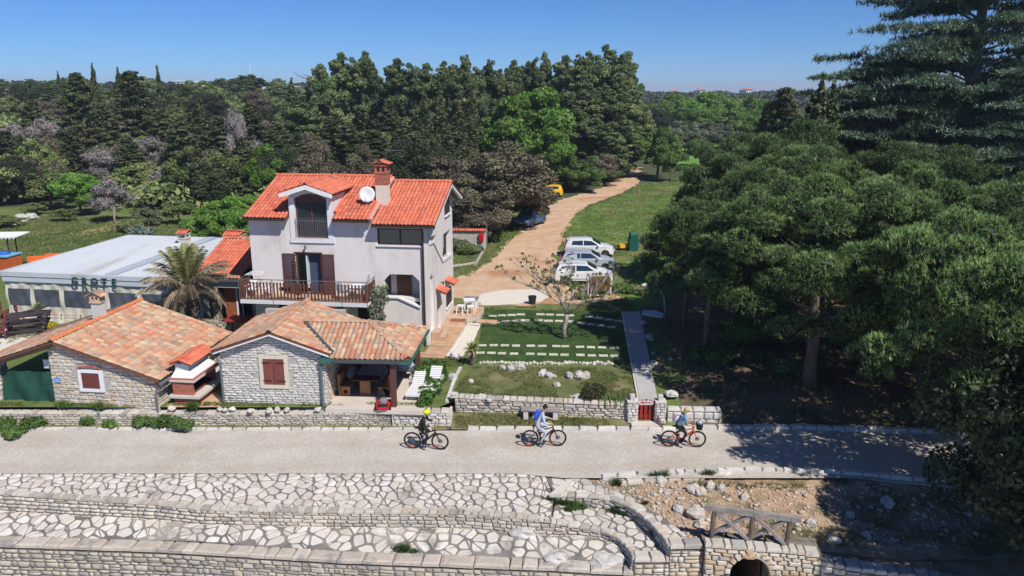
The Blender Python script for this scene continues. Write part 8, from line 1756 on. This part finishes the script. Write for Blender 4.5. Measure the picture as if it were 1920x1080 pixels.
# ---- grass: blades as real geometry
def blades(name,poly,n,h,mat,seed,zf=gz,wd=.012,k=5,zoff=0,dens=None):
 rd_=random.Random(seed);r=np.random.default_rng(seed);P2=[(p[0],p[1])for p in poly];x0,x1=min(p[0]for p in P2),max(p[0]for p in P2);y0,y1=min(p[1]for p in P2),max(p[1]for p in P2);C=[]
 tries=0
 while len(C)<n and tries<n*12:
  tries+=1;x,y=rd_.uniform(x0,x1),rd_.uniform(y0,y1)
  if not inside((x,y),P2):continue
  q=noise.noise(Vector((x*.55,y*.55,seed)))+.5*noise.noise(Vector((x*2,y*2,seed)))
  if dens is not None and q<dens:continue
  C.append((x,y,zf(x,y)+zoff))
 link(name,cloud_mesh(name,needle_tufts(np.array(C),np.tile([[0,0,1.]],(len(C),1)),k,h,wd,r,.5),mat,3),None,'stuff')
lm_gr=leafmat('grass_blades',[(0.085,0.153,0.034),(0.17,0.255,0.06),(0.306,0.34,0.119),(0.442,0.391,0.204)],.7,.3);lm_gl=leafmat('lawn_blades',[(0.031,0.075,0.015),(0.062,0.138,0.025),(0.112,0.188,0.044)],.9,.3);lm_gd=leafmat('dry_grass_blades',[(0.18,0.216,0.072),(0.324,0.324,0.144),(0.54,0.468,0.27)],.9,.3)
lp=[(p.x,p.y)for p in lawn_poly]
def nslab(x,y):return .82
blades('lawn_grass',lp,9000,.055,lm_gl,1,lambda x,y:.81,.008)
ll=[(p.x,p.y)for p in PX([(890,688),(1187,690),(1192,752),(1100,748),(960,743),(850,740),(862,715)])]
blades('lower_lawn_grass',ll,6500,.10,lm_gr,2,lambda x,y:.8,.009,dens=-.15)
blades('verge_grass',[(-2.5,30.5),(5.0,30.5),(5.0,30.9),(-2.5,31.35)],4200,.13,lm_gd,3,lambda x,y:.03+.34*smooth((y-30.4)/1.0),.010,dens=-.2)
blades('verge_grass',[(-26,30.45),(-2.8,30.45),(-2.8,30.66),(-26,30.72)],3600,.09,lm_gd,4,lambda x,y:.05,.010,dens=-.15)
blades('garden_grass',[(-24,31.1),(-3,31.1),(-3,31.45),(-24,31.5)],2600,.09,lm_gr,5,gz,.010,dens=-.1)
mp=[(p.x,p.y)for p in PX([(880,520),(935,478),(960,450),(985,425),(905,440),(850,470),(850,510)])];blades('track_side_grass',mp,3000,.16,lm_gr,6,gz,.018)
mp=[(p.x,p.y)for p in PX([(1050,440),(1085,395),(1170,360),(1203,346),(1290,335),(1290,540),(1240,580),(1060,580),(1170,540),(1180,480),(1060,480)])];blades('meadow_grass',mp,12000,.20,lm_gr,7,gz,.022,dens=-.3)
mp=[(p.x,p.y)for p in PX([(0,500),(0,420),(200,405),(440,420),(440,448),(250,446),(120,478)])];blades('meadow_grass',mp,9000,.22,lm_gr,8,gz,.028,dens=-.25)
mp=[(p.x,p.y)for p in PX([(850,585),(905,580),(1180,582),(1180,560),(1040,575),(880,575),(850,560)])];blades('track_side_grass',mp,3500,.12,lm_gd,9,gz,.013,dens=-.25)
mp=[(p.x,p.y)for p in PX([(780,662),(830,672),(870,672),(868,688),(790,686)])];blades('garden_grass',mp,1200,.08,lm_gr,10,gz,.009)
blades('forest_weeds',[(7,31),(24,31),(24,40),(9,46)],2600,.22,lm_gd,11,gz,.012,dens=.05)
blades('bank_weeds',[(8.5,22.4),(18,22.2),(18,25.6),(6.0,26.2)],2600,.14,lm_gd,12,bankz,.010,dens=.12)
blades('left_garden_grass',[(-26,37),(-19,38.5),(-20,43),(-29,43.5)],2500,.14,lm_gr,13,gz,.013,dens=-.1)
# thin air so that the far ridge fades
hz=MB();hz.box(-4100,4100,-70,7600,-9,60);hm_=bpy.data.materials.new('haze');hm_.use_nodes=True;hm_.node_tree.nodes.clear();ho=hm_.node_tree.nodes.new('ShaderNodeOutputMaterial');pv=hm_.node_tree.nodes.new('ShaderNodeVolumePrincipled');pv.inputs['Density'].default_value=.00025;pv.inputs['Color'].default_value=(.75,.85,1,1);hm_.node_tree.links.new(pv.outputs[0],ho.inputs['Volume']);hz.obj('haze',hm_,None,kind='stuff')
